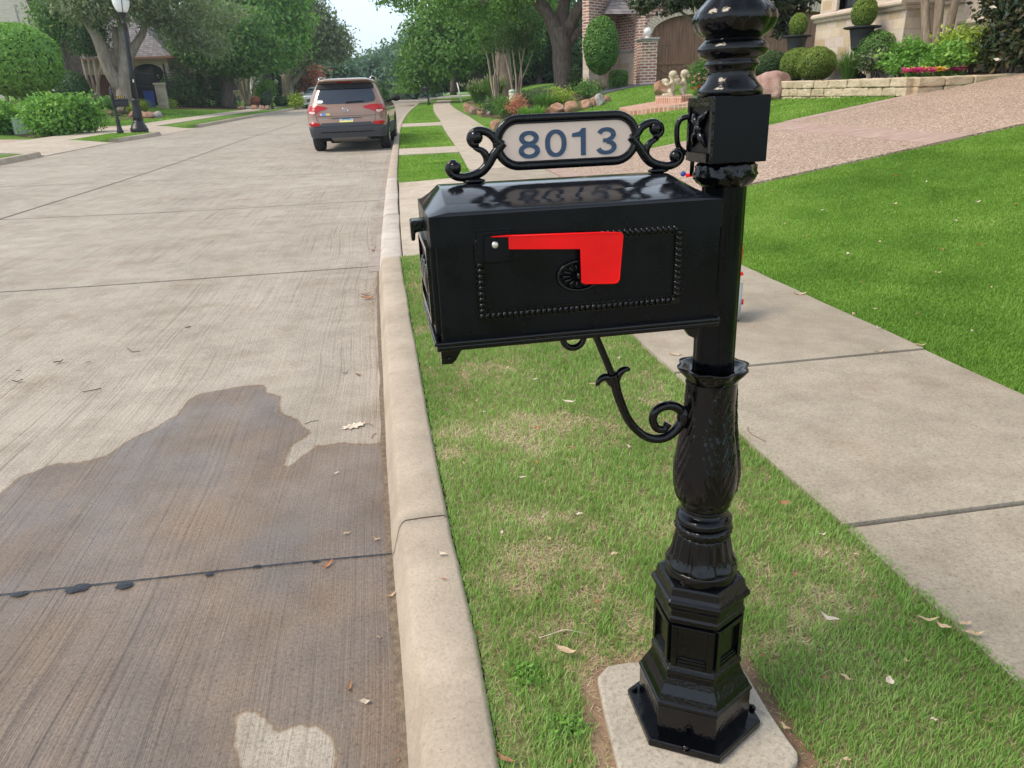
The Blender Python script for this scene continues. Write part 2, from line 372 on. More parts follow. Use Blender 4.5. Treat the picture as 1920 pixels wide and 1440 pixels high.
def shingle(name, c1, c2):
    m, nt, b = mat(name); v = coords(nt)
    br = N(nt, 'ShaderNodeTexBrick'); sp = N(nt, 'ShaderNodeSeparateXYZ'); nt.links.new(v, sp.inputs[0])
    cmb = N(nt, 'ShaderNodeCombineXYZ'); nt.links.new(mth(nt, 'ADD', sp.outputs[0], sp.outputs[1]), cmb.inputs[0]); nt.links.new(sp.outputs[2], cmb.inputs[1]); nt.links.new(cmb.outputs[0], br.inputs['Vector'])
    for k, val in (('Scale', 1.), ('Mortar Size', .012), ('Brick Width', .3), ('Row Height', .13)): br.inputs[k].default_value = val
    br.inputs['Color1'].default_value = (*c1, 1); br.inputs['Color2'].default_value = (*c2, 1); br.inputs['Mortar'].default_value = (c1[0]*.5, c1[1]*.5, c1[2]*.5, 1)
    nt.links.new(br.outputs['Color'], b.inputs['Base Color']); b.inputs['Roughness'].default_value = .9
    bump_(nt, b, br.outputs['Color'], .5, .02); return m
M['shingle'] = shingle('grey_shingles', (.17, .155, .165), (.30, .275, .28))

LK = 1.0
def leafmat(name, c1, c2, c3=None, rough=.5, trans=.3, spec=.35):
    if name.startswith('leaf_'): c1, c2, c3 = [tuple(min(.9, x*k_) for x, k_ in zip(c, (1.5, 1.32, 1.35))) for c in (c1, c2, c3)]
    m = bpy.data.materials.new(name); m.use_nodes = True; nt = m.node_tree; b = nt.nodes['Principled BSDF']; out = nt.nodes['Material Output']
    at = N(nt, 'ShaderNodeAttribute', attribute_name='var')
    st = [(.0, c1), (1., c2)] if c3 is None else [(0, c1), (.55, c2), (1, c3)]
    c = ramp(nt, at.outputs['Fac'], st)
    nt.links.new(c, b.inputs['Base Color']); b.inputs['Roughness'].default_value = rough; b.inputs['Specular IOR Level'].default_value = spec
    tr = N(nt, 'ShaderNodeBsdfTranslucent'); nt.links.new(mixc(nt, 1., c, (1.3, 1.35, .6), 'MULTIPLY'), tr.inputs['Color'])
    mx = N(nt, 'ShaderNodeMixShader'); mx.inputs[0].default_value = trans
    nt.links.new(b.outputs[0], mx.inputs[1]); nt.links.new(tr.outputs[0], mx.inputs[2]); nt.links.new(mx.outputs[0], out.inputs['Surface']); return m
M['blade'] = leafmat('grass_blade', (.13, .27, .05), (.24, .42, .10), (.42, .56, .22), .6, .35)
M['blade_lush'] = leafmat('grass_blade_lush', (.125, .255, .035), (.235, .42, .07), (.39, .54, .15), .6, .38)
M['thatch'] = leafmat('dry_grass', (.40, .31, .19), (.58, .47, .31), (.70, .61, .44), .8, .2)
M['leaf_dark'] = leafmat('leaf_dark_green', (.020, .055, .022), (.045, .11, .035), (.09, .17, .05))
M['leaf_mid'] = leafmat('leaf_mid_green', (.035, .10, .025), (.08, .20, .04), (.15, .29, .07))
M['leaf_bright'] = leafmat('leaf_bright_green', (.06, .17, .03), (.12, .29, .05), (.21, .40, .08))
M['leaf_yellow'] = leafmat('leaf_yellow_green', (.10, .20, .03), (.22, .35, .05), (.40, .50, .09))
M['leaf_grey'] = leafmat('leaf_grey_green', (.06, .10, .055), (.13, .19, .10), (.22, .29, .17))
M['leaf_blue'] = leafmat('leaf_far_bluish', (.04, .10, .07), (.08, .17, .12), (.13, .24, .16))  # bluish haze of far trees put into leaf colour; a blue-green shrub shares it
M['leaf_red'] = leafmat('leaf_plum', (.24, .10, .08), (.42, .20, .14), (.56, .34, .22))
M['leaf_cape'] = leafmat('leaf_magnolia', (.012, .028, .012), (.03, .055, .022), (.10, .085, .04), .25, .1, .6)
M['leaf_olive'] = leafmat('leaf_boxwood', (.07, .13, .025), (.13, .22, .04), (.24, .34, .07))
M['petal_pink'] = leafmat('petal_magenta', (.55, .02, .28), (.75, .05, .42), (.85, .2, .55), .6, .3)
M['petal_yellow'] = leafmat('petal_yellow', (.75, .45, .05), (.85, .6, .12), (.9, .75, .3), .6, .3)
M['petal_rose'] = leafmat('petal_rose', (.75, .3, .38), (.85, .5, .55), (.9, .7, .7), .6, .3)
M['petal_red'] = leafmat('petal_red', (.5, .01, .02), (.7, .03, .04), (.8, .08, .08), .6, .2)
M['leaf_dry'] = leafmat('fallen_leaf_brown', (.34, .19, .09), (.52, .36, .20), (.66, .52, .34), .75, .15)

def bark(name, c1, c2, sc=14, st=.9):
    m, nt, b = mat(name); v = coords(nt, (1, 1, .22))
    n1 = noise_(nt, v, sc, 6, .65); nt.links.new(ramp(nt, n1, [(.32, c1), (.65, c2)]), b.inputs['Base Color'])
    b.inputs['Roughness'].default_value = .9; bump_(nt, b, n1, st, .06); return m
M['bark'] = bark('oak_bark', (.07, .055, .045), (.20, .165, .14))
M['bark_grey'] = bark('grey_bark', (.15, .12, .095), (.34, .29, .235), 9)
M['bark_pale'] = bark('crape_bark', (.30, .22, .17), (.52, .43, .35), 7, .4)
M['bark_tan'] = bark('tan_bark', (.20, .14, .10), (.40, .31, .23), 12, .6)
def rock(name, c1, c2, c3):
    m, nt, b = mat(name); v = coords(nt); n1 = noise_(nt, v, 3.5, 8, .65)
    nt.links.new(ramp(nt, n1, [(.3, c1), (.5, c2), (.7, c3)]), b.inputs['Base Color']); b.inputs['Roughness'].default_value = .9
    bump_(nt, b, n1, .9, .08); return m
M['rock_rust'] = rock('rust_boulder', (.24, .11, .07), (.42, .24, .16), (.52, .40, .32))
M['rock_pink'] = rock('pink_granite', (.27, .13, .11), (.42, .26, .22), (.52, .38, .33))
M['rock_grey'] = rock('grey_boulder', (.28, .25, .24), (.42, .38, .37), (.56, .50, .48))
M['rock_cream'] = rock('cream_stone', (.42, .33, .21), (.56, .46, .32), (.66, .56, .42))
M['statue'] = plain('statue_cast_stone', (.56, .49, .36), .85, bump=.4, bscale=50, noisec=.2)
M['mulch'] = rock('mulch', (.035, .018, .012), (.10, .05, .035), (.20, .12, .085))
M['gravel_dark'] = rock('dark_gravel', (.03, .032, .04), (.08, .085, .10), (.16, .165, .19))
M['soil'] = rock('soil', (.17, .10, .065), (.30, .20, .13), (.42, .30, .20))
M['black'] = None
def gloss_black():
    m, nt, b = mat('black_gloss_paint'); v = coords(nt)
    b.inputs['Base Color'].default_value = (.0015, .0018, .003, 1); b.inputs['Roughness'].default_value = .05; b.inputs['Coat Weight'].default_value = .0
    b.inputs['Specular IOR Level'].default_value = .38
    h = mth(nt, 'ADD', mth(nt, 'MULTIPLY', noise_(nt, v, 55, 3), 1.), mth(nt, 'MULTIPLY', noise_(nt, v, 210, 2), .35)); bump_(nt, b, h, .30, .004); return m
def satin_black():
    m, nt, b = mat('black_satin_paint'); v = coords(nt)
    b.inputs['Base Color'].default_value = (.0025, .003, .0045, 1); b.inputs['Roughness'].default_value = .24; b.inputs['Specular IOR Level'].default_value = .20
    bump_(nt, b, noise_(nt, v, 260, 3), .14, .001); nt.links.new(ramp(nt, noise_(nt, v, 14, 5, .65), [(.35, (.17,)*3), (.65, (.42,)*3)]), b.inputs['Roughness']); return m
M['gloss'] = gloss_black(); M['satin'] = satin_black()
M['iron'] = plain('iron_paint', (.012, .014, .02), .4)
M['red'] = plain('red_flag_paint', (.86, .002, .003), .38, spec=.3, noisec=.10, bscale=60, bump=.08)
M['screw'] = plain('zinc_screw', (.7, .68, .62), .35, metal=.9)
M['plaque'] = plain('cream_plaque', (.70, .55, .46), .45, noisec=.05, bscale=30)
def numeral():
    m, nt, b = mat('blue_black_numerals'); v = coords(nt, (1, 1, 260)); 
    nt.links.new(ramp(nt, noise_(nt, v, 4, 3), [(.35, (.012, .03, .075)), (.7, (.045, .095, .18))]), b.inputs['Base Color']); b.inputs['Roughness'].default_value = .4; return m
M['numeral'] = numeral()
M['glass'] = plain('car_glass', (.02, .03, .05), .04, spec=.9, coat=.5)
M['white'] = plain('white_paint', (.75, .75, .74), .5)
M['dark'] = plain('dark_void', (.012, .012, .013), .8)
M['rubber'] = plain('tyre_rubber', (.02, .02, .022), .8, bump=.4, bscale=40)
M['chrome'] = plain('chrome', (.7, .7, .72), .18, metal=1.)
def carpaint(name, c):
    m, nt, b = mat(name); b.inputs['Base Color'].default_value = (*c, 1); b.inputs['Metallic'].default_value = .35; b.inputs['Roughness'].default_value = .34; b.inputs['Coat Weight'].default_value = .8; b.inputs['Coat Roughness'].default_value = .06; return m
M['copper'] = carpaint('brown_metallic_paint', (.30, .185, .138)); M['silver'] = carpaint('silver_white_paint', (.62, .66, .69))
M['cladding'] = plain('grey_plastic_cladding', (.055, .06, .075), .55)
M['lamp_red'] = plain('tail_lamp_red', (.42, .003, .006), .18, coat=.3)
M['lamp_clear'] = plain('lamp_clear', (.72, .55, .5), .15, coat=.6)
def wood(name, c1, c2):
    m, nt, b = mat(name); v = coords(nt, (16, 16, 1.2)); n1 = noise_(nt, v, 1.3, 5, .6)
    nt.links.new(ramp(nt, n1, [(.3, c1), (.7, c2)]), b.inputs['Base Color']); b.inputs['Roughness'].default_value = .6; bump_(nt, b, n1, .3, .01); return m
M['wood'] = wood('stained_wood', (.15, .07, .045), (.31, .165, .11))
M['trim'] = plain('cast_stone_trim', (.60, .49, .40), .8, bump=.2, bscale=40, noisec=.1)
M['copper_trim'] = plain('copper_gutter', (.36, .16, .10), .6)
M['util_green'] = plain('pale_green_box', (.46, .58, .45), .55)
M['bin_blue'] = plain('blue_bin', (.02, .045, .28), .45)
M['globe'] = plain('frosted_globe', (.82, .84, .84), .3)
# ================================================================== GROUND
def lawnmat(name, c1, c2, c3, dry=0.):
    m, nt, b = mat(name); v = coords(nt)
    f = noise_(nt, v, 55, 5, .75); big = noise_(nt, v, .55, 4); md = noise_(nt, v, 4.5, 5, .6)
    c = ramp(nt, f, [(.3, c1), (.5, c2), (.72, c3)])
    c = mixc(nt, .8, c, ramp(nt, big, [(.3, (.78, .84, .75)), (.7, (1.15, 1.1, 1.05))]), 'MULTIPLY')
    c = mixc(nt, .7, c, ramp(nt, md, [(.32, (.72, .76, .7)), (.65, (1.15, 1.12, 1.1))]), 'MULTIPLY')
    if dry:
        dm = ramp(nt, noise_(nt, v, 6.5, 6, .7), [(.5-.1*dry, (0,)*3), (.66, (1,)*3)]); c = mixc(nt, dm, c, (.40, .31, .20))
    nt.links.new(c, b.inputs['Base Color']); b.inputs['Roughness'].default_value = .9; b.inputs['Specular IOR Level'].default_value = .15
    bump_(nt, b, f, 1., .02); return m
M['lawn'] = lawnmat('lawn', (.075, .15, .025), (.145, .27, .045), (.25, .39, .09))
M['verge_soil'] = lawnmat('verge_soil', (.20, .20, .09), (.32, .31, .15), (.46, .42, .25), dry=1.2)

def gl(Y): return -8.75+.4*ss((Y-24)/4)            # left gutter line (offset from the right-hand kerb line)
KB = .065
def swl(Y): return np.interp(Y, [-9, 10, 14, 18, 30, 52, 66, 120], [1.13, 1.13, 1.27, 1.36, 1.5, 1.15, 1.1, 1.1])
def swr(Y): return np.interp(Y, [-9, 13, 20, 32, 50, 66, 120], [2.30, 2.30, 2.70, 2.75, 2.3, 2.3, 2.3])
APR = (5.62, 10.75)
def yrows(a, b, near=.25):
    out = [a]; y = a
    while y < b-1e-6:
        y += near if y < 14 else (.6 if y < 40 else (1.5 if y < 90 else 6)); out.append(min(y, b))
    return np.array(sorted(set(np.round(out, 4))))
def sheet(name, s0, s1, ya, yb, off, m, ns=2, skirt=.0, near=.25, parent=None, wob=0., kind='structure', obj=True):
    Y = yrows(ya, yb, near); f0 = s0 if callable(s0) else (lambda y: np.full_like(y, s0, dtype=float)); f1 = s1 if callable(s1) else (lambda y: np.full_like(y, s1, dtype=float))
    A = f0(Y); B = f1(Y); V = []; cols = np.linspace(0, 1, ns+1)
    for j, y in enumerate(Y):
        for c in cols:
            s = A[j]*(1-c)+B[j]*c
            if wob and (c in (0., 1.)): s += wob*mnoise.noise((s*3, y*2.3, 1.7))
            X = s+float(bend(y)); V.append((X, y, float(base(X, y))+(off(s, y) if callable(off) else off)))
    n = ns+1; F = [(j*n+i, j*n+i+1, (j+1)*n+i+1, (j+1)*n+i) for j in range(len(Y)-1) for i in range(ns)]
    if skirt:
        k = len(V); ring = [j*n for j in range(len(Y))]+[(len(Y)-1)*n+i for i in range(1, n)]+[j*n+ns for j in range(len(Y)-2, -1, -1)]+[i for i in range(ns-1, 0, -1)]
        for r in ring: V.append((V[r][0], V[r][1], V[r][2]-skirt))
        L = len(ring)
        for i in range(L): F.append((ring[i], ring[(i+1) % L], k+(i+1) % L, k+i))
    if not obj: return V, F
    o = mesh_np(name, V, F, m, parent)
    if kind: tag(o, kind=kind)
    return o
def merge(name, parts, m, kind='structure'):
    V = []; F = []
    for v, f in parts:
        n = len(V); V += v; F += [tuple(n+i for i in q) for q in f]
    return tag(mesh_np(name, V, F, m), kind=kind)

def build_ground():
    Y = np.array(sorted(set(list(np.arange(-25, -4, 3.))+list(np.round(np.arange(-4, 15, .25), 3))+[APR[0]-.01, APR[1]+.01]+list(np.arange(15, 45, .75))+list(np.arange(45, 100, 2.))+list(np.arange(100, 420, 20.)))))
    V = []; ncol = None
    for y in Y:
        yy = float(min(max(y, -8), 160)); g = float(gl(yy)); b_ = float(bend(yy))
        cs = [-260, -160, -100, -75, -58, -45, -38, -32, -28, -24, -21, -19, -17.5, -16, -14.5, -13.2, -12, -11, -10, -9.4, g-.17, g-.16, -6, -4.5, -3, -2, -1, -.5, KB-.012, KB-.006, .35, .65, .95, 1.1, 1.5, 1.9, 2.31, 2.5, 2.7, 2.9, 3.1, 3.3, 3.5, 4, 4.6, 5.2, 5.8, 6.4, 7, 7.6, 8.2, 8.6, 9, 9.4, 9.8, 10.2, 10.7, 11.3, 12, 12.8, 13.6, 15, 17, 20, 25, 32, 45, 70, 120, 260]
        ncol = len(cs)
        for i, s in enumerate(cs):
            X = s+b_; z = float(base(X, yy)); off = -.022 if s > 1.2 or s < 0 else -.024
            if g-.165 < s < KB-.01: off = -.4
            elif KB-.01 < s < 1.2 and APR[0] < y < APR[1]: off = -.2
            elif s < -8 and s > -13 and (20.6 < y < 25.0 or 28.6 < y < 33): off = -.25
            V.append((X, y, z+off))
    F = [(j*ncol+i, j*ncol+i+1, (j+1)*ncol+i+1, (j+1)*ncol+i) for j in range(len(Y)-1) for i in range(ncol-1)]
    return tag(mesh_np('ground', V, F, M['lawn'], smooth=True), kind='structure')
build_ground()
# road
sheet('road', lambda y: gl(y)-.02, -.10, -14, 150, -.12, M['road'], ns=14, near=.5)
# joints: saw cuts sealed dark
jt = []
for yj in (5.78, 9.7, 13.7, 17.8, 22, 26.5, 31, 36):
    sk = 0 if yj > 3 else .05
    jt.append(sheet('', gl, -.11, yj, yj+.008+yj*.0007, lambda s, y, k=sk: -.1165, None, ns=24, obj=False))
jt.append(sheet('', -4.745, -4.72, -10, 60, -.1165, None, ns=1, obj=False))
merge('road_joints', jt, M['joint'])
# gutter grime along the kerb foot
sheet('gutter_dirt', lambda y: np.array([-.128-.012*mnoise.noise((0, k*4.1, 3)) for k in y]), -.104, -3, 5.6, -.116, M['grime'], ns=1, near=.04)
sheet('gutter_dirt', lambda y: np.array([-.19-.07*mnoise.noise((0, k*2.1, 8))-.02*mnoise.noise((0, k*14.1, 8)) for k in y]), -.106, 5.6, 17, -.117, concrete('gutter_silt', (.33, .28, .24), (.44, .39, .35), speck=1.2), ns=2, near=.05)

# right kerb -------------------------------------------------------
def kerbdrop(y): return .085*(ss((y-5.52)/.22)-ss((y-10.3)/.5))
def kerb_strip(name, ya, yb, m, g, sgn=1, wide=.175, drop=None, near=.12):
    Y = yrows(ya, yb, near); V = []
    prof = [(-.004, -.2), (0, -.122), (.010, -.10), (.030, -.026), (.038, -.009), (.050, -.0005), (.10, .002), (wide-.012, .002), (wide, -.006), (wide+.004, -.1)]
    for y in Y:
        d = float(drop(y)) if drop else 0.
        gs = g(y) if callable(g) else g
        wb = .006*mnoise.noise((1.3, y*1.7, 0))+.002*mnoise.noise((5, y*9, 0))
        for k, (a, z) in enumerate(prof):
            s = float(gs)+sgn*(a+(wb if k > 6 else wb*.4)); X = s+float(bend(y))
            zz = z-d*max(0, min(1, (z+.125)/.12)) if z > -.15 else z
            if 1.08 < y < 1.27 and 3 <= k <= 6 and sgn > 0 and ya < 0: X += .026*max(0, sin(pi*(y-1.08)/.19))**1.5*(k/6); zz -= .016*max(0, sin(pi*(y-1.08)/.19))*(k < 6)
            if 2 <= k <= 5: zz += .004*mnoise.noise((9, y*6, k)); X -= sgn*.004*mnoise.noise((4, y*5, k*.4))
            V.append((X, y, float(base(X, y))+zz))
    n = len(prof); F = [(j*n+i, j*n+i+1, (j+1)*n+i+1, (j+1)*n+i) for j in range(len(Y)-1) for i in range(n-1)]
    F += [tuple(range(n)), tuple((len(Y)-1)*n+i for i in range(n))]
    return tag(mesh_np(name, V, F, m, smooth=True), kind='structure')
kerb_strip('kerb', -8, 1.82, M['kerb'], -.112, near=.06)
kerb_strip('kerb', 1.827, 5.6, M['kerb'], -.112, drop=kerbdrop, near=.06)
kerb_strip('kerb', 5.608, 8.2, M['kerbw'], -.112, drop=kerbdrop, wide=.19)
kerb_strip('kerb', 8.21, 11.2, M['kerbw'], -.112, drop=kerbdrop, wide=.18)
kerb_strip('kerb', 11.21, 60, M['kerb'], -.112)
# left kerbs
sh = {}
kl = lambda y: gl(y)
def kerb_left(ya, yb): kerb_strip('kerb', ya, yb, M['kerb'], kl, -1, near=.5)
kerb_left(-10, 20.4); kerb_left(25.1, 28.4); kerb_left(33.1, 62)

# concrete apron of the near driveway, crossing walks, sidewalks ---------------------
def aproff(s, y):
    t = min(1, max(0, (s-KB)/1.05)); return -.082*(1-ss(t))*float(ss((y-5.3)/.5)-ss((y-10.5)/.4))+.003
apr = [sheet('', KB+.022, 1.124, 5.65, 7.76, aproff, None, ns=8, skirt=.1, obj=False), sheet('', KB+.022, 1.124, 7.768, 10.74, aproff, None, ns=8, skirt=.1, obj=False)]
merge('driveway_apron', apr, M['walk2'])
merge('crossing_walk', [sheet('', KB+.012, lambda y: swl(y)-.006, 15.35, 16.95, .004, None, ns=4, skirt=.06, obj=False), sheet('', KB+.012, lambda y: swl(y)-.006, 26.0, 28.1, .004, None, ns=4, skirt=.06, obj=False)], M['walk2'])
slabs = []
edges = [-9, -5.6, -2.8, -.15, 1.53, 2.72, 4.3, 5.9, 7.35, 8.8, 10.3, 11.8]
for i in range(len(edges)-1):
    ya, yb = edges[i]+.006, edges[i+1]-.006
    dz = {3: -.005, 4: .003, 5: .008, 6: .004, 7: .008, 8: .003}.get(i, .002)
    tilt = .0
    slabs.append(sheet('', lambda y: swl(y)+.0, lambda y: swr(y)+.0, ya, yb, dz, None, ns=4, skirt=.12, near=.1, obj=False, wob=.012))
merge('sidewalk', slabs, M['walk'])
far = []; y = 11.8
while y < 62:
    L = 1.6 if y < 22 else 2.4; far.append(sheet('', lambda q: swl(q), lambda q: swr(q), y+.006, y+L-.006, .003, None, ns=3, skirt=.1, near=.8, obj=False)); y += L
merge('sidewalk', far, M['walk2'])
# soil in the slab joints
merge('joint_soil', [sheet('', lambda q: swl(q)+.005, lambda q: swr(q)-.005, e-.02, e+.02, -.012, None, ns=2, obj=False) for e in edges[1:]], M['joint'])

# pebble driveway with brick bands -----------------------------------
merge('driveway', [sheet('', 2.32, 5.94, 7.5, 11.62, .006, None, ns=14, skirt=.06, obj=False), sheet('', 6.42, 34, 7.5, 11.42, .006, None, ns=60, skirt=.06, obj=False)], M['pebble'])
merge('brick_band', [sheet('', 5.945, 6.415, 7.5, 11.62, .009, None, ns=3, skirt=.06, obj=False), sheet('', 2.34, 5.94, 11.625, 11.85, .008, None, ns=12, skirt=.06, obj=False), sheet('', 6.42, 9.0, 11.425, 11.7, .009, None, ns=9, skirt=.06, obj=False), sheet('', 2.325, 2.62, 7.5, 11.62, .010, None, ns=2, obj=False)], M['brick_pink'])
# left-hand sidewalk, aprons and driveways
left = [sheet('', -11.7, -10.05, -10, 60, .004, None, ns=4, skirt=.1, near=1., obj=False)]
def laoff(s, y): return -.118*float(1-ss((-s-8.5)/1.5))+.006
left += [sheet('', -10.05, lambda y: gl(y)+.0, 20.6, 25.0, laoff, None, ns=6, skirt=.05, near=1., obj=False), sheet('', -10.05, lambda y: gl(y)+.0, 28.6, 33.0, laoff, None, ns=6, skirt=.05, near=1., obj=False)]
merge('sidewalk', left, M['walk2'])
merge('driveway', [sheet('', -40, -11.71, 19.5, 26.4, .004, None, ns=12, skirt=.06, near=1., obj=False), sheet('', -30, -11.71, 30.6, 34.4, .004, None, ns=12, skirt=.06, near=1., obj=False)], concrete('left_driveway_concrete', (.46, .33, .28), (.54, .41, .35)))

def drape(name, poly, off, m, cell=.25, wob=.0, kind='structure', jit=None, mat2=None):
    """irregular flat patch (bed, stain) given by world XY outline; follows the terrain"""
    poly = [np.array(p[:2], float) for p in poly]; pts = []
    for i in range(len(poly)):
        a, b_ = poly[i], poly[(i+1) % len(poly)]; L = np.linalg.norm(b_-a); n = max(1, int(L/cell))
        nr = np.array([b_[1]-a[1], a[0]-b_[0]])/(L+1e-9)
        for k in range(n):
            q = a+(b_-a)*k/n; w_ = wob*mnoise.noise((q[0]*6/max(.2, cell*4), q[1]*6/max(.2, cell*4), .3))+wob*.4*mnoise.noise((q[0]*50, q[1]*50, .3)); pts.append(q+nr*w_)
    bm = bmesh.new(); vs = [bm.verts.new((q[0], q[1], 0)) for q in pts]; f = bm.faces.new(vs); bmesh.ops.triangulate(bm, faces=[f])
    xs = [q[0] for q in pts]; ys = [q[1] for q in pts]
    step = max(cell*2, (max(xs)-min(xs)+max(ys)-min(ys))/60)
    for ax, lo, hi in ((0, min(xs), max(xs)), (1, min(ys), max(ys))):
        k = lo+step
        while k < hi:
            no = (1, 0, 0) if ax == 0 else (0, 1, 0); co = (k, 0, 0) if ax == 0 else (0, k, 0)
            bmesh.ops.bisect_plane(bm, geom=bm.verts[:]+bm.edges[:]+bm.faces[:], plane_co=co, plane_no=no); k += step
    for v in bm.verts: v.co.z = float(base(v.co.x, v.co.y))+off
    bmesh.ops.recalc_face_normals(bm, faces=bm.faces)
    me = bpy.data.meshes.new(name); bm.to_mesh(me); bm.free(); me.materials.append(m)
    if len(me.polygons) and me.polygons[0].normal.z < 0: me.flip_normals()
    o = bpy.data.objects.new(name, me); col.objects.link(o); return tag(o, kind=kind)
def G(px, py, off=0.): return att(px, py, off)[:2]
# wet stain on the road, with a dry island and a dry tongue
wetp = [(-60, 975), (0, 930), (40, 895), (95, 872), (150, 868), (200, 855), (240, 828), (290, 803), (335, 778), (350, 755), (380, 738), (430, 728), (470, 712), (495, 708), (500, 735), (522, 745), (527, 775), (560, 790), (580, 812), (565, 822), (545, 838), (528, 872), (535, 880), (560, 862), (595, 838), (640, 832), (700, 833), (716, 829), (722, 900), (728, 960), (735, 1060), (742, 1180), (752, 1300), (764, 1430), (785, 1700), (500, 1900), (-300, 1900), (-700, 1300)]
dryp = [(470, 1330), (500, 1345), (520, 1372), (560, 1358), (600, 1362), (628, 1385), (632, 1420), (625, 1480), (600, 1560), (470, 1560), (455, 1460), (438, 1400), (440, 1340)]
def sdist(X, Y, poly):
    poly = np.array(poly); d = np.full(X.shape, 1e9); c = np.zeros(X.shape, bool); n = len(poly); j = n-1
    for i in range(n):
        (xi, yi), (xj, yj) = poly[i], poly[j]; ex, ey = xj-xi, yj-yi; L2 = ex*ex+ey*ey+1e-12
        t = np.clip(((X-xi)*ex+(Y-yi)*ey)/L2, 0, 1); d = np.minimum(d, np.hypot(X-xi-t*ex, Y-yi-t*ey))
        c ^= ((yi > Y) != (yj > Y)) & (X < (xj-xi)*(Y-yi)/(yj-yi+1e-12)+xi); j = i
    return np.where(c, d, -d)
def wet_patch():
    """one finely divided piece of the same road surface; its 'var' attribute says how wet each spot is"""
    xs = np.concatenate([np.arange(-4.2, -1.8, .05), np.arange(-1.8, -.099, .0125)]); xs = np.append(xs, -.103); ys = np.arange(.45, 3.45, .0125)
    S, Y = np.meshgrid(xs, ys); X = S+bend(Y)
    sd_ = sdist(X, Y, [G(x, y, -.1175) for x, y in wetp])+np.array([[.012*mnoise.noise((x*11, y*9, 1.))+.006*mnoise.noise((x*37, y*16, 4.)) for x, y in zip(r1, r2)] for r1, r2 in zip(X, Y)])
    dd_ = sdist(X, Y, [G(x, y, -.1175) for x, y in dryp])+.0
    wet = np.clip(.5+sd_/.05, 0, 1); wet = np.minimum(wet, np.clip(.5-dd_/.035, 0, 1))
    wet *= 1-ss((Y-3.3)/.1)
    V = np.stack([X, Y, base(X, Y)-.1175], -1).reshape(-1, 3); ny, nx = X.shape; i = np.arange(ny*nx).reshape(ny, nx)
    F = np.stack([i[:-1, :-1], i[:-1, 1:], i[1:, 1:], i[1:, :-1]], -1).reshape(-1, 4)
    tag(mesh_np('road_wet_stain', V, F, M['wet'], var=wet.ravel()), kind='structure')
wet_patch()
# joint in the wet zone shows above the stain; tar blobs
tb = MB()
jl = [G(x, y, -.115) for x, y in ((-200, 1138), (0, 1115), (150, 1099), (300, 1083), (450, 1066), (600, 1050), (735, 1038))]
for a, b_ in zip(jl, jl[1:]):
    n_ = 10
    for k in range(n_):
        p0 = a+(b_-a)*k/n_; p1 = a+(b_-a)*(k+1)/n_; h0 = .0028+.0016*mnoise.noise((p0[0]*40, 0, 0)); h1 = .0028+.0016*mnoise.noise((p1[0]*40, 0, 0))
        z0 = float(base(*p0))-.1145
        tb.quad((p0[0], p0[1]-h0, z0), (p1[0], p1[1]-h1, z0), (p1[0], p1[1]+h1, z0), (p0[0], p0[1]+h0, z0))
rb = random.Random(4)
for x, y, r in ((38, 1112, 12), (145, 1102, 16), (234, 1096, 13), (392, 1076, 7), (482, 1061, 7), (592, 1051, 6)):
    c = G(x, y, -.112); sc = np.linalg.norm(G(x+r, y, -.112)-c); vv = [(c[0], c[1], -.1105)]
    for k in range(14): a = k*2*pi/14; q = sc*(.75+.5*rb.random()); vv.append((c[0]+q*cos(a)*1.25, c[1]+q*sin(a)*.75, -.1135))
    tb.add(vv, [(0, 1+k, 1+(k+1) % 14) for k in range(14)], True)
tag(tb.build('tar_joint_seal', M['tar']), kind='structure')
# concrete pad under the mailbox post
pad = [(1120, 1268), (1140, 1246), (1180, 1240), (1280, 1236), (1352, 1234), (1385, 1244), (1400, 1262), (1440, 1330), (1478, 1385), (1497, 1410), (1496, 1425), (1440, 1490), (1180, 1530), (1160, 1440), (1135, 1340)]
pts = [G(x, y, .006) for x, y in pad]; mb = MB()
mb.prism([tuple(q) for q in pts], -.06, .006)
po = mb.build('concrete_pad', M['pad']); bevel(po, .006, 3, 30); tag(po, kind='structure')
pc = np.mean(pts, axis=0)
drape('bare_soil', [pc+(q-pc)*1.0+(q-pc)/np.linalg.norm(q-pc)*(.055+.03*mnoise.noise((q[0]*9, q[1]*9, 2))) for q in pts], -.012, M['soil'], cell=.02, wob=.012)
sheet('verge_ground', KB+.006, lambda y: swl(y)+.0, -2, 5.62, -.016, M['verge_soil'], ns=6)
# planting beds
def bed(name, px, m, off=-.005, cell=.3, wob=.12): return drape(name, [G(x, y) for x, y in px], off, m, cell, wob)
def bedw(name, pts, m, off=-.005, cell=.3, wob=.12): return drape(name, pts, off, m, cell, wob)
bedw('mulch_bed', [G(873, 192), G(905, 218), G(935, 222), G(990, 224), G(1060, 214), G(1140, 190), P(8.4, 34)[:2], P(7.4, 40)[:2], P(4.6, 49)[:2]], M['mulch'])
bedw('gravel_bed', [P(7.0, 26.4)[:2], P(9.8, 26.6)[:2], P(9.8, 29.3)[:2], P(8.7, 31.0)[:2], P(7.3, 29.6)[:2]], M['gravel_dark'], cell=.4, wob=.05)
bedw('mulch_bed', [P(9.0, 11.72)[:2], P(16, 11.75)[:2], P(16, 20)[:2], P(8.9, 20)[:2], P(8.8, 15.5)[:2]], M['mulch'], off=0, cell=.5, wob=0)
rb_ = [o for o in col.objects if o.name.startswith('mulch_bed')][-1]
for v_ in rb_.data.vertices: v_.co.z = max(1.075, float(base(v_.co.x, v_.co.y))+.012)
bedw('mulch_bed', [G(0, 245), G(60, 258), G(110, 254), G(175, 242), G(178, 230), G(90, 226), G(0, 228)], M['mulch'])
bedw('mulch_bed', [G(180, 222), G(240, 224), G(310, 221), G(308, 212), G(220, 208), G(170, 214)], M['mulch'])
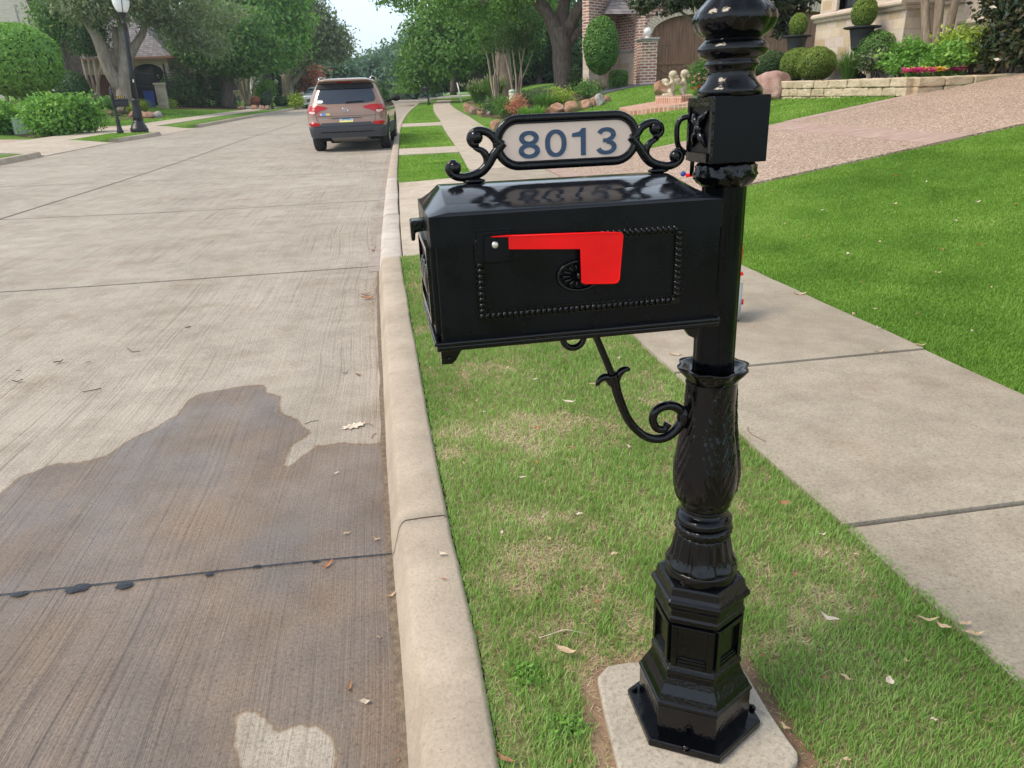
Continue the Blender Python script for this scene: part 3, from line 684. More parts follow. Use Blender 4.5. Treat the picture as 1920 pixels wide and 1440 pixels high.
bedw('mulch_bed', [G(320, 203.5), G(380, 204), G(440, 205), G(505, 205), G(515, 200), G(440, 198), G(330, 200)], M['mulch'], cell=1., wob=.1)
# ================================================================== THE MAILBOX
def build_mailbox():
    root = empty('mailbox', (.4832, 1.0049, .0), 'large glossy black post mailbox with red flag and cream 8013 sign on the grass verge', 'mailbox')
    root.rotation_euler = (-.028, 0, 0)
    b_ = .0181; ca, sa = cos(b_), sin(b_)
    T = lambda l, k, z: (l*ca+k*sa, l*sa-k*ca, z)
    GL, SA = M['gloss'], M['satin']
    # ---- hexagonal foot
    m = MB(); A6 = pi/6
    def hexr(R, z): return (R, z)
    prof = [(.126, .004), (.128, .007), (.128, .019), (.126, .022), (.106, .023)]
    m.lathe([(R, z) for R, z in prof], 6, ang=A6, smooth=False)
    prof = [(.1045, .02), (.1045, .088), (.107, .091), (.107, .096), (.103, .100), (.098, .112), (.088, .128), (.083, .140), (.081, .148), (.0835, .150), (.0835, .158), (.080, .161), (.078, .165), (.0755, .166),
            (.0755, .258), (.078, .260), (.082, .263), (.082, .271), (.079, .275), (.079, .287), (.084, .296), (.0885, .301), (.0885, .308), (.084, .312), (.080, .318), (.0775, .330), (.0745, .334), (.066, .3355)]
    m.lathe(prof, 6, ang=A6, smooth=False)
    # sunk panels of the middle stage: raised frames on each face
    for k in range(6):
        th = k*pi/3; ap = .0755*cos(pi/6); hw = .0755*sin(pi/6)
        def FT(u, d, z, th=th, ap=ap): return ((ap+d)*cos(th)-u*sin(th), (ap+d)*sin(th)+u*cos(th), z)
        def fb(u0, u1, z0, z1, d0, d1): 
            m.add([FT(u0, d0, z0), FT(u1, d0, z0), FT(u1, d0, z1), FT(u0, d0, z1), FT(u0, d1, z0), FT(u1, d1, z0), FT(u1, d1, z1), FT(u0, d1, z1)], [(3,2,1,0),(4,5,6,7),(0,1,5,4),(1,2,6,5),(2,3,7,6),(3,0,4,7)])
        e = .0115
        fb(-hw+.001, -hw+e, .168, .257, -.002, .007); fb(hw-e, hw-.001, .168, .257, -.002, .007)
        fb(-hw+e, hw-e, .247, .257, -.002, .007); fb(-hw+e, hw-e, .168, .176, -.002, .0065)
        fb(-hw+e+.001, hw-e-.001, .176, .182, -.002, .0045); fb(-hw+e+.002, hw-e-.002, .182, .187, -.002, .0025)
    o = m.build('foot', GL, root); bevel(o, .0022, 3, 25)
    # bolts on the foot plate
    for th in (radians(-118), radians(-18), radians(62), radians(150)):
        q = MB(); c = (.113*cos(th), .113*sin(th), .022); q.lathe([(.008, 0), (.008, .002), (.0055, .002), (.0055, .007), (.003, .009)], 6, c=c, smooth=False); q.build('bolt', GL, root)
    # ---- collar, acanthus flare and rope ring above the foot
    m = MB()
    def leafy(nl, amp, ph=0.):
        return lambda r, z, th, i: r*(1+amp*(abs(sin(nl*th/2+ph))-.5))
    m.lathe([(.062, .334), (.0635, .336), (.0635, .352), (.0615, .356), (.055, .357)], 40)
    prof = [(.061, .356), (.0595, .361), (.056, .366), (.0535, .372), (.051, .380), (.0495, .392), (.047, .405), (.0455, .414), (.0440, .418)]
    m.lathe(prof, 96, mod=lambda r, z, th, i: r*(1+.15*(abs(cos(3.5*th+.4))**.6-.6)*max(.25, 1-(z-.356)/.06)+.030*cos(21*th+2.5*abs(sin(3.5*th+.4)))*(1 if z > .362 else 0)))
    m.lathe([(.040, .414), (.0455, .418), (.0485, .423), (.0495, .429), (.0475, .4345), (.0435, .437)], 96, mod=lambda r, z, th, i: r*(1+.035*cos(24*th+z*420)))
    m.lathe([(.041, .436), (.0465, .440), (.0490, .446), (.0470, .452), (.0405, .456), (.0365, .458), (.0355, .464), (.0375, .470)], 48)
    # little downward leaf lips of the flare
    m.build('acanthus_collar', GL, root)
    # ---- vase shaped sleeve with leaf relief
    m = MB(); prof0 = [(.0370, .468), (.0420, .472), (.0445, .477), (.0455, .483)]
    zs = np.linspace(.487, .706, 60)
    def vr(z):
        return float(np.interp(z, [.483, .495, .51, .53, .55, .58, .62, .66, .69, .706], [.0462, .0500, .0525, .0540, .0535, .0495, .0437, .0408, .0412, .0425]))
    prof = prof0+[(vr(z), z) for z in zs]
    def relief(r, z, th, i):
        if z < .487: return r
        nl = 4; ph = ((th/(2*pi)*nl+.5) % 1)-.5      # four tall leaves, midrib at ph=0
        t = (z-.487)/.22; wdt = .40*sin(pi*min(1, t*.9+.12))**.6
        a = abs(ph)
        if a > wdt: return r-.0012
        v_ = sin((z*215)-a*30-a*a*40)                  # slanting veins
        rim = max(0, 1-abs(a-wdt)/.03)
        return r+.0008+.0018*max(0, v_)**.6*(a > .03)*(a < wdt-.04)+.0014*rim+.0016*max(0, 1-a/.02)
    m.lathe(prof, 160, mod=relief)
    m.build('vase_sleeve', GL, root)
    # ---- pointed leaf collar at the top of the sleeve
    m = MB(); n = 8; V = []; F = []; nn = 64
    ring = [(.041, .700), (.0445, .708), (.0500, .716), (.0560, .7245), (.0560, .7265), (.0480, .7250), (.0400, .7200), (.0335, .7190)]
    m.lathe(ring, nn, mod=lambda r, z, th, i: r*(1+((.12*(abs(cos(4*th+.35))**1.4)-.07) if 2 <= i <= 5 else 0)))
    o = m.build('leaf_collar', GL, root)
    # ---- fluted shaft
    m = MB(); m.lathe([(.0335, .715), (.0325, .74), (.0322, 1.02), (.0333, 1.026)], 96, mod=lambda r, z, th, i: r*(1-.035*(.5+.5*cos(8*th))**6)); m.build('shaft', SA, root)
    # ---- ruffled collar under the block
    m = MB(); m.lathe([(.0345, 1.008), (.0385, 1.013), (.0430, 1.018), (.0445, 1.024), (.0420, 1.030), (.0425, 1.036), (.0380, 1.041), (.0330, 1.042)], 90, mod=lambda r, z, th, i: r*(1+(.055*cos(9*th+i*.8)+.03*cos(20*th+i*2) if 1 <= i <= 6 else 0))); m.build('ruffled_collar', GL, root)
    # ---- square block with relief panels
    m = MB(); h = .0415
    m.prism([T(-h, -h, 0)[:2], T(h, -h, 0)[:2], T(h, h, 0)[:2], T(-h, h, 0)[:2]], 1.042, 1.131)
    o = m.build('square_block', SA, root); bevel(o, .0015, 2)
    for sx in (-1,):
        q = MB(); x0 = -h-.0025
        def pb(k0, k1, z0, z1, d): q.prism([T(-h-d, k0, 0)[:2], T(-h+.001, k0, 0)[:2], T(-h+.001, k1, 0)[:2], T(-h-d, k1, 0)[:2]], z0, z1)
        pb(-h, -h+.007, 1.044, 1.130, .003); pb(h-.007, h, 1.044, 1.130, .003); pb(-h+.007, h-.007, 1.118, 1.130, .003); pb(-h+.007, h-.007, 1.044, 1.056, .0055)
        # leaf cross ornament
        for (k0, z0, k1, z1, r) in ((0, 1.088, -.024, 1.112, .006), (0, 1.088, .024, 1.112, .006), (0, 1.088, -.022, 1.064, .0055), (0, 1.088, .022, 1.064, .0055), (0, 1.105, 0, 1.070, .0045)):
            q.tube([T(-h-.001, k0, z0), T(-h-.004, (k0*.5+k1*.5), z0*.5+z1*.5+.002), T(-h-.001, k1, z1)], [r*.7, r, r*.25], 10)
        q.sphere(T(-h-.002, 0, 1.088), .0085)
        q.build('leaf_relief', GL, o)
    # side scroll loop on the far side of the block
    m = MB(); L = [T(-h+.012, -.043, 1.104), T(-h-.004, -.050, 1.104), T(-h-.013, -.052, 1.096), T(-h-.014, -.052, 1.078), T(-h-.010, -.052, 1.062), T(-h+.002, -.050, 1.053), T(-h+.014, -.043, 1.052)]
    m.tube(spline(L, 5), .0042, 10); m.tube([T(-.030, -.05, 1.052), T(-.030, -.05, 1.020)], .0035, 8); m.build('side_loop', GL, root)
    # ---- finial
    m = MB(); prof = [(.0445, 1.131), (.0450, 1.138), (.0425, 1.142), (.0370, 1.148), (.0335, 1.154), (.0320, 1.160), (.0325, 1.166), (.0370, 1.1695), (.0375, 1.173), (.0350, 1.176), (.0350, 1.179), (.0440, 1.182), (.0480, 1.188), (.0475, 1.194), (.0430, 1.199), (.0385, 1.203), (.0385, 1.206)]
    m.lathe(prof, 64)
    prof = [(.0380, 1.205), (.0440, 1.209), (.0500, 1.215), (.0540, 1.222), (.0555, 1.229), (.0535, 1.236), (.0480, 1.243), (.0420, 1.249), (.0355, 1.256), (.0300, 1.264), (.0260, 1.275), (.0240, 1.29), (.0265, 1.30), (.0240, 1.31), (.0150, 1.325), (.0060, 1.345), (.001, 1.352)]
    m.lathe(prof, 96, mod=lambda r, z, th, i: r*(1+.075*(abs(sin(4*th+.5))-.6)*(1 if 1 < i < 11 else 0)))
    m.build('finial', GL, root)

    # ================= the box
    L0, L1, W, ZB, ZE, ZR = -.4441, -.0556, .113, .838, 1.0033, 1.0317
    def poly_lz(m, poly, k0, k1): m.prism(poly, k0, k1, tf=lambda a, z, k: T(a, k, z))
    m = MB(); poly_lz(m, [(L0+.004, ZB), (L1, ZB), (L1, ZE-.01), (L0+.004, ZE-.01)], -W+.002, W-.002)
    box = m.build('box', SA, root); bevel(box, .0015, 2)
    # rails round the bottom
    m = MB(); e = .006
    for z0, z1, o_ in ((ZB-.010, ZB-.002, .0045), (ZB-.002, ZB+.004, .0075)):
        m.prism([T(L0-o_, -W-o_, 0)[:2], T(L1+.004, -W-o_, 0)[:2], T(L1+.004, W+o_, 0)[:2], T(L0-o_, W+o_, 0)[:2]], z0, z1)
    rail = m.build('bottom_rail', GL, box); bevel(rail, .0024, 3)
    # roof with fascia
    m = MB(); f = .0022; hw = .026
    z1 = .966
    P0 = [(L0-f, -W-f), (L1-.0, -W-f), (L1-.0, W+f), (L0-f, W+f)]
    V = [T(a, k, z1) for a, k in P0]+[T(a, k, ZE) for a, k in P0]
    # softly arched cross section between eave and flat ridge
    rows = [(1., ZE), (.985, ZE+.004), (.80, ZE+.0115), (.55, ZE+.0195), (.33, ZE+.0255), (.16, ZE+.0280)]
    V = []; F = []
    sec = [(-a, z) for a, z in rows]+[(a, z) for a, z in rows[::-1]]
    st = []
    for li, (a, sc) in enumerate(((L0-f, 0.), (L0+.0225, 1.), (L1-.040, 1.), (L1, 0.))):
        for (kk, z) in sec:
            zz = ZE+(z-ZE)*sc; 
            V.append(T(a+(0 if sc else 0), kk*(W+f), zz))
    n = len(sec)
    for i in range(3):
        for j in range(n-1): F.append((i*n+j, i*n+j+1, (i+1)*n+j+1, (i+1)*n+j))
    m.add(V, F)
    m.add([T(a, k, z1) for a, k in P0]+[T(a, k, ZE) for a, k in P0], [(0, 1, 5, 4), (1, 2, 6, 5), (2, 3, 7, 6), (3, 0, 4, 7)])
    roof = m.build('roof', [M['roofpaint'], SA], box)
    for p_ in roof.data.polygons: p_.material_index = 0 if p_.index < 3*(n-1) else 1
    for p_ in roof.data.polygons: p_.use_smooth = p_.index < 3*(n-1)
    wl = roof.modifiers.new('w', 'WELD'); wl.merge_threshold = .0004
    bevel(roof, .002, 3, 28)
    # door at the street end
    m = MB()
    poly_ = [T(L0-.003, -W+.012, 0)[:2], T(L0+.006, -W+.012, 0)[:2], T(L0+.006, W-.012, 0)[:2], T(L0-.003, W-.012, 0)[:2]]
    m.prism(poly_, ZB+.01, ZE-.03)
    door = m.build('door', SA, box); bevel(door, .002, 2)
    m = MB()
    for k0, k1, z0, z1_ in ((-W+.020, W-.020, .955, .963), (-W+.020, W-.020, .860, .868), (-W+.020, -W+.028, .868, .955), (W-.028, W-.020, .868, .955)):
        m.prism([T(L0-.0075, k0, 0)[:2], T(L0-.002, k0, 0)[:2], T(L0-.002, k1, 0)[:2], T(L0-.0075, k1, 0)[:2]], z0, z1_)
    for k0 in (-.04, 0, .04): m.sphere(T(L0-.004, k0, .91), (.006, .02, .022))
    m.build('door_relief', GL, door)
    m = MB(); poly = [(L0-.001, .9875), (L0-.019, .9875), (L0-.0215, .985), (L0-.0215, .960), (L0-.0165, .960), (L0-.0150, .971), (L0-.001, .973)]
    poly_lz(m, poly[::-1], -.020, .014); hd = m.build('handle', GL, door); bevel(hd, .002, 2)
    # tabs below the box
    for k0_, k1_ in ((.090, .104), (-.104, -.096)):
        m = MB(); poly_lz(m, [(-.4430, .8285), (-.4430, .8060), (-.4290, .8058), (-.4230, .8110), (-.4160, .8225), (-.4080, .8285)], k0_, k1_)
        if k0_ > 0: m.sphere(T(-.432, .105, .815), .003)
        bevel(m.build('mounting_tab', GL, box), .001, 2)
    m = MB()
    poly_lz(m, [(-.0800, .8285), (-.0765, .8080), (-.0700, .7990), (-.0580, .7930), (-.0540, .8285)], .050, .060)
    tb_ = m.build('mounting_tab', GL, box); bevel(tb_, .001, 2)
    # rope moulding framing the side panel (near and far side)
    def rope(k, sgn):
        m = MB(); l0, l1, z0, z1 = -.3905, -.1100, .8668, .9735; e = .0105
        for (a0, a1, b0, b1) in ((l0, l1, z0, z0+e), (l0, l1, z1-e, z1), (l0, l0+e, z0+e, z1-e), (l1-e, l1, z0+e, z1-e)):
            m.prism([(a0, b0), (a1, b0), (a1, b1), (a0, b1)][::1], *sorted((k-.001*sgn, k+.0030*sgn)), tf=lambda a, z, kk: T(a, kk, z))
        st = .0076
        def tooth(a, z, dx, dz): m.tube([T(a-dx*1.3, k+.0022*sgn, z-dz*1.2), T(a, k+.0042*sgn, z), T(a+dx*1.3, k+.0022*sgn, z+dz*1.2)], [.0017, .0031, .0017], 8)
        a = l0+.004
        while a < l1-.003: tooth(a, z0+e/2, .0028, .0036); tooth(a, z1-e/2, .0028, -.0036); a += st
        z = z0+e+.002
        while z < z1-e: tooth(l0+e/2, z, .0036, .0024); tooth(l1-e/2, z, .0036, -.0024); z += st
        # thin fillets
        for (a0, a1, b0, b1) in ((l0, l1, z0-.0015, z0+.0005), (l0, l1, z1-.0005, z1+.0015), (l0+e, l1-e, z0+e-.0005, z0+e+.001), (l0+e, l1-e, z1-e-.001, z1-e+.0005)):
            m.prism([(a0, b0), (a1, b0), (a1, b1), (a0, b1)], *sorted((k, k+.0030*sgn)), tf=lambda a, z, kk: T(a, kk, z))
        m.build('rope_moulding', GL, box)
    rope(W-.002, 1); rope(-W+.002, -1)
    # rosette
    m = MB(); c = (-.2535, .9155); k = W-.001
    m.tube([T(c[0]+.0285*cos(t), k+.002, c[1]+.0195*sin(t)) for t in np.linspace(0, 2*pi, 40, endpoint=False)], .0022, 8, closed=True)
    for j in range(14):
        t = j*2*pi/14; m.tube([T(c[0]+.007*cos(t), k+.001, c[1]+.005*sin(t)), T(c[0]+.017*cos(t), k+.0032, c[1]+.0115*sin(t)), T(c[0]+.0245*cos(t), k+.001, c[1]+.0165*sin(t))], [.0008, .0019, .0012], 6)
    m.sphere(T(c[0], k+.002, c[1]), .0052); m.build('rosette', GL, box)
    # flag bracket plates + flag
    m = MB()
    poly_lz(m, [(-.3915, .9400), (-.3410, .9400), (-.3410, .9850), (-.3915, .9850)], W-.004, W+.003)
    poly_lz(m, [(-.3880, .9425), (-.3440, .9425), (-.3440, .9815), (-.3880, .9815)], W+.003, W+.0055)
    poly_lz(m, [(-.3790, .9430), (-.3470, .9430), (-.3470, .9760), (-.3790, .9760)], W+.0055, W+.0105)
    fb_ = m.build('flag_bracket', SA, box); bevel(fb_, .0012, 2)
    m = MB(); k0 = W+.0095
    poly = [(-.3700, .9764), (-.3470, .9768), (-.2220, .9725), (-.2000, .9705), (-.1972, .9680), (-.2005, .9085), (-.2035, .9040), (-.2085, .9030), (-.2495, .9058), (-.2530, .9085), (-.2545, .9525), (-.3480, .9588), (-.3480, .9744), (-.3700, .9755)]
    m2 = [(a, z) for a, z in poly]; poly_lz(m, m2[::-1], k0, k0+.0022)
    fl = m.build('flag', M['red'], box); bevel(fl, .0008, 2)
    m = MB(); cen = np.array([-.226, .938])
    rim = [(-.2530, .9085), (-.2495, .9058), (-.2085, .9030), (-.2035, .9040), (-.2005, .9085), (-.1972, .9680), (-.2000, .9705), (-.2220, .9725), (-.346, .9766)]
    m.tube([T(a-.001*np.sign(a-cen[0]) if abs(z-.9725) > .006 else a, k0+.0022, z+(-.0012 if z > .95 else .0012)) for a, z in rim], .0007, 6)
    m.build('flag_rim', M['red'], fl)
    m = MB(); c = T(-.3655, W+.0105, .9655); yv = (c[0], c[1], c[2])
    m.sphere(yv, (.0046, .003, .0046), 14, 8); m.build('screw', M['screw'], fb_)

    # ================= number sign on the ridge
    LC, ZC, HL, HH = -.238, 1.0818, .1058, .0368
    def stadium(hl, hh, n=14, k=0.):
        pts = []
        for t in np.linspace(-pi/2, pi/2, n): pts.append((LC+hl-hh+hh*cos(t), ZC+hh*sin(t)))
        for t in np.linspace(pi/2, 3*pi/2, n): pts.append((LC-hl+hh+hh*cos(t), ZC+hh*sin(t)))
        return pts
    m = MB(); m.tube([T(a, .0, z) for a, z in stadium(HL-.0057, HH-.0057, 18)], .0057, 14, closed=True, flat=(0, 1, 0))
    m.tube([T(a, .0030, z) for a, z in stadium(HL-.0110, HH-.0110, 18)], .0015, 10, closed=True, flat=(0, 1, 0))
    sign = m.build('number_sign', GL, root)
    m = MB(); poly_lz(m, stadium(HL-.0095, HH-.0095), -.002, .002); m.build('plaque', M['plaque'], sign)
    def digit(ch, l0, z0, w, h):
        t = .0069; m = MB(); k0 = .0021
        def rib(pts, closed=False, t=t, ends=None):
            n = len(pts); P_ = [np.array(p, float) for p in pts]; Lf = []; Rt = []
            for i in range(n):
                d = (P_[(i+1) % n]-P_[i-1]) if closed or 0 < i < n-1 else (P_[1]-P_[0] if i == 0 else P_[-1]-P_[-2])
                d /= np.linalg.norm(d); nn_ = np.array([-d[1], d[0]]); tt = t if not callable(t) else t(i/(n-1), d)
                Lf.append(P_[i]+nn_*tt/2); Rt.append(P_[i]-nn_*tt/2)
            V = [T(l0+a, k0+.0009, z0+z) for a, z in Lf]+[T(l0+a, k0+.0009, z0+z) for a, z in Rt]+[T(l0+a, k0, z0+z) for a, z in Lf]+[T(l0+a, k0, z0+z) for a, z in Rt]
            F = []
            for i in range(n if closed else n-1):
                j = (i+1) % n; F += [(i, j, n+j, n+i), (i, j, 2*n+j, 2*n+i), (n+i, n+j, 3*n+j, 3*n+i)]
            m.add(V, F)
        tv = lambda u, d: .0052+.0017*abs(d[1])    # heavier verticals like a grotesque bold
        if ch == '0': rib([(w/2+(w/2-t/2)*cos(a), h/2+(h/2-.0026)*np.sign(sin(a))*abs(sin(a))**.85) for a in np.linspace(0, 2*pi, 48, endpoint=False)], True, t=tv)
        if ch == '8':
            rib([(w/2+(w*.46-t/2)*cos(a), h*.735+(h*.265-.0026)*sin(a)) for a in np.linspace(0, 2*pi, 40, endpoint=False)], True, t=tv)
            k0 += .00015
            rib([(w/2+(w*.5-t/2)*cos(a), h*.275+(h*.275-.0026)*sin(a)) for a in np.linspace(0, 2*pi, 40, endpoint=False)], True, t=tv)
        if ch == '1':
            pol = [(.0125, 0), (.0195, 0), (.0195, h), (.0142, h), (.0100, h*.87), (.0, h*.82), (.0, h*.69), (.0125, h*.69)]
            m.prism(pol, k0, k0+.0009, tf=lambda a, z, k: T(l0+a, k, z0+z))
        if ch == '3':
            A = [(w/2+(w*.46-t/2)*cos(a), h*.735+(h*.265-.0026)*sin(a)) for a in np.linspace(radians(165), radians(-80), 26)]
            rib(A, t=tv); k0 += .00015
            B = [(w/2+(w*.5-t/2)*cos(a), h*.275+(h*.275-.0026)*sin(a)) for a in np.linspace(radians(86), radians(-168), 26)]
            rib(B, t=tv); k0 += .0001
            rib([(w*.34, h*.525), (w*.62, h*.525)], t=.0052)
        m.build('numeral', M['numeral'], sign)
    digit('8', -.3080, 1.0606, .0300, .0362); digit('0', -.2705, 1.0608, .0305, .0362); digit('1', -.2318, 1.0612, .0250, .0362); digit('3', -.1975, 1.0606, .0300, .0362)
    def scroll(mir=False):
        f_ = (lambda l: 2*LC-l+.0005) if mir else (lambda l: l)
        m = MB()
        up_ = [(-.3300, 1.0800), (-.3375, 1.0850), (-.3440, 1.0930), (-.3530, 1.0985), (-.3640, 1.1000), (-.3725, 1.0955), (-.3745, 1.0880), (-.3700, 1.0825), (-.3635, 1.0835)]
        m.tube([T(f_(a), 0, z) for a, z in spline(up_, 6)], list(np.interp(np.linspace(0, 1, (len(up_)-1)*6+1), [0, .3, .7, 1], [.0065, .0058, .0048, .0050])), 12, flat=(0, 1, 0))
        m.sphere(T(f_(-.3662), 0, 1.0918), (.0098, .0086, .0098), 14, 10)
        lo = [(-.3290, 1.0830), (-.3360, 1.0750), (-.3440, 1.0660), (-.3510, 1.0560), (-.3600, 1.0470), (-.3720, 1.0420), (-.3860, 1.0400), (-.3990, 1.0430), (-.4060, 1.0510), (-.4030, 1.0585), (-.3960, 1.0590)]
        m.tube([T(f_(a), 0, z) for a, z in spline(lo, 6)], list(np.interp(np.linspace(0, 1, (len(lo)-1)*6+1), [0, .35, .7, .9, 1], [.0068, .0068, .0056, .0050, .0050])), 12, flat=(0, 1, 0))
        m.sphere(T(f_(-.3975), 0, 1.0530), (.0092, .0084, .0092), 14, 10)
        m.tube([T(f_(a), .001, z) for a, z in spline([(-.3560, 1.0500), (-.3530, 1.0610), (-.3550, 1.0695), (-.3610, 1.0750), (-.3710, 1.0775)], 5)], list(np.interp(np.linspace(0, 1, 21), [0, .5, .85, 1], [.0040, .0054, .0040, .0010])), 10)
        m.sphere(T(f_(-.3720), 0, 1.0345), (.016, .009, .0040), 16, 8)
        m.build('scroll', GL, sign)
    scroll(); scroll(True)
    # ================= scroll arm under the box and ring
    m = MB()
    m.tube([T(a, 0, z) for a, z in [(-.2010, .835), (-.1959, .7918), (-.1838, .7619), (-.1696, .7260), (-.1640, .7150)]], .0058, 8)
    arm = [(-.1700, .7280), (-.1650, .7130), (-.1586, .6874), (-.1399, .6432), (-.1118, .6130), (-.0838, .6057), (-.0609, .6165), (-.0479, .6371), (-.0533, .6540), (-.0721, .6637), (-.0930, .6585), (-.1000, .6431), (-.0930, .6260), (-.0800, .6220), (-.0730, .6320)]
    m.tube([T(a, 0, z) for a, z in spline(arm, 7)], list(np.interp(np.linspace(0, 1, (len(arm)-1)*7+1), [0, .08, .25, .5, .8, .96, 1], [.0100, .0080, .0070, .0085, .0070, .0062, .0075])), 14, flat=(0, 1, 0))
    for pts in ([(-.1690, .7120), (-.1790, .7240), (-.1890, .7215), (-.1960, .7110)], [(-.1660, .7100), (-.1590, .7270), (-.1500, .7340), (-.1400, .7330)]):
        m.tube([T(a, 0, z) for a, z in spline(pts, 6)], list(np.interp(np.linspace(0, 1, 19), [0, .5, .9, 1], [.0070, .0062, .0040, .0015])), 10)
    m.sphere(T(-.0460, 0, .6400), (.012, .011, .020), 14, 10)
    m.build('scroll_arm', GL, root)
    m = MB(); m.tube([T(-.2325+.0165*cos(t), 0, .7945+.0165*sin(t)) for t in np.linspace(0, 2*pi, 28, endpoint=False)], .0052, 10, closed=True, flat=(0, 1, 0)); m.tube([T(-.2325, 0, .809), T(-.2325, 0, .832)], .006, 8); m.build('ring', GL, root)
    return root
def roofpaint():
    m, nt, b = mat('black_roof_paint'); v = coords(nt)
    b.inputs['Base Color'].default_value = (.006, .007, .010, 1); b.inputs['Roughness'].default_value = .12; b.inputs['Specular IOR Level'].default_value = .6
    bump_(nt, b, mth(nt, 'ADD', noise_(nt, v, 30, 2), mth(nt, 'MULTIPLY', noise_(nt, v, 420, 3), .12)), .16, .003); return m
M['roofpaint'] = roofpaint()
build_mailbox()
# ================================================================== FOLIAGE
def tubes_np(parts, nseg=8, rough=.0):
    """list of (pts, radii) -> verts, faces"""
    m = MB()
    for pts, rad in parts:
        m.tube(pts, rad, nseg)
    if rough:
        m.v = [(x+rough*mnoise.noise((x*5, y*5, z*1.3)), y+rough*mnoise.noise((x*5+9, y*5, z*1.3)), z) for x, y, z in m.v]
    return m
def limb(p0, p1, r0, r1, n=7, wig=.12, bow=(0, 0, 0), seed=0):
    p0 = np.array(p0, float); p1 = np.array(p1, float); L = np.linalg.norm(p1-p0); rr = random.Random(seed*7+int(L*1000)); out = []; rad = []
    ph = [rr.uniform(0, 6.28) for _ in range(4)]
    for i in range(n+1):
        t = i/n; w_ = wig*L*.12*sin(pi*t)
        out.append(p0+(p1-p0)*t+np.array(bow)*sin(pi*t)+w_*np.array([sin(t*7+ph[0]), sin(t*6+ph[1]), .5*sin(t*8+ph[2])])); rad.append(r0+(r1-r0)*t**.8)
    return out, rad
def leaves(blobs, n, size, rng, shell=.55, clump=.0, flat=.0, droop=0., gap=.35, elong=1.9, squash=1., cl_n=None, up=.35):
    """blobs: list of (center, (rx,ry,rz)). Leaves sit in sprays spread through each blob; returns verts, faces, var"""
    B = [(np.array(c, float), np.array(r, float)*np.ones(3)) for c, r in blobs]
    wts = np.array([(r[0]*r[1]*r[2])**(2/3) for c, r in B]); wts /= wts.sum()
    per = 26 if cl_n is None else cl_n
    nc = max(1, n//per); which = rng.choice(len(B), nc, p=wts)
    C_ = np.array([b[0] for b in B])[which]; Rr = np.array([b[1] for b in B])[which]
    d = rng.normal(size=(nc, 3)); d /= np.linalg.norm(d, axis=1)[:, None]
    rad = shell+(1-shell)*rng.random(nc)**.6; rad *= 1+.16*rng.normal(size=nc)
    cen = C_+d*Rr*rad[:, None]
    # gaps: drop sprays by a low frequency noise
    if gap > 0:
        sc = 1.6/np.mean([r.mean() for _, r in B])
        k = np.array([mnoise.noise((c[0]*sc*1.7, c[1]*sc*1.7, c[2]*sc*2.1)) for c in cen]); keep = k > np.quantile(k, gap*.55)
        cen = cen[keep]; d = d[keep]; Rr = Rr[keep]
    nc = len(cen); cr = clump if clump > 0 else size*2.6
    cvar = rng.random(nc)
    cen_l = np.repeat(cen, per, 0); dl = np.repeat(d, per, 0); cv = np.repeat(cvar, per)
    m_ = len(cen_l); off = rng.normal(size=(m_, 3))*cr*np.array([1, 1, .6*squash]); off[:, 2] -= droop*np.abs(rng.normal(size=m_))*cr
    P_ = cen_l+off
    nrm = dl*.6+rng.normal(size=(m_, 3))*.75+np.array([0, 0, up]); nrm /= np.linalg.norm(nrm, axis=1)[:, None]
    ax = rng.normal(size=(m_, 3))+dl*.8+np.array([0, 0, -droop]); ax -= nrm*np.sum(ax*nrm, 1)[:, None]; ax /= np.linalg.norm(ax, axis=1)[:, None]
    bx = np.cross(nrm, ax); s = size*(.65+.7*rng.random(m_))[:, None]
    V = np.empty((m_, 4, 3)); V[:, 0] = P_-ax*s*.5*elong; V[:, 2] = P_+ax*s*.5*elong; mid = P_-nrm*s*.12
    V[:, 1] = mid-bx*s*.42; V[:, 3] = mid+bx*s*.42
    var = np.clip(.68*cv+.32*rng.random(m_), 0, 1)
    F = np.arange(m_*4).reshape(m_, 4)
    return V.reshape(-1, 3), F, np.repeat(var, 4)
M['inner'] = plain('shaded_inner_leaves', (.03, .05, .015), .9, bump=.5, bscale=40)  # dark core colour stands for the shade inside clipped foliage
SEED = [100]
def rng_():
    SEED[0] += 1; return np.random.default_rng(SEED[0])
def crownobj(name, parent, fr, blobs, n, size, m, **kw):
    """blobs in photo pixels on the thing's own plane: (px,py,depth m,rx px,rz px[,ry m])"""
    B = []
    for b in blobs:
        c = fr.q(b[0], b[1], b[2]); rx = b[3]/fr.m; rz = b[4]/fr.m; ry = b[5] if len(b) > 5 else rx
        B.append((c-fr.p, (max(rx, ry*.8), max(ry, rx*.8), rz)))
    V, F, var = leaves(B, n, size, rng_(), **kw)
    lo = -.0; V[:, 2] = np.maximum(V[:, 2], lo+.0)
    return mesh_np(name, V, F, m, parent, var=var)
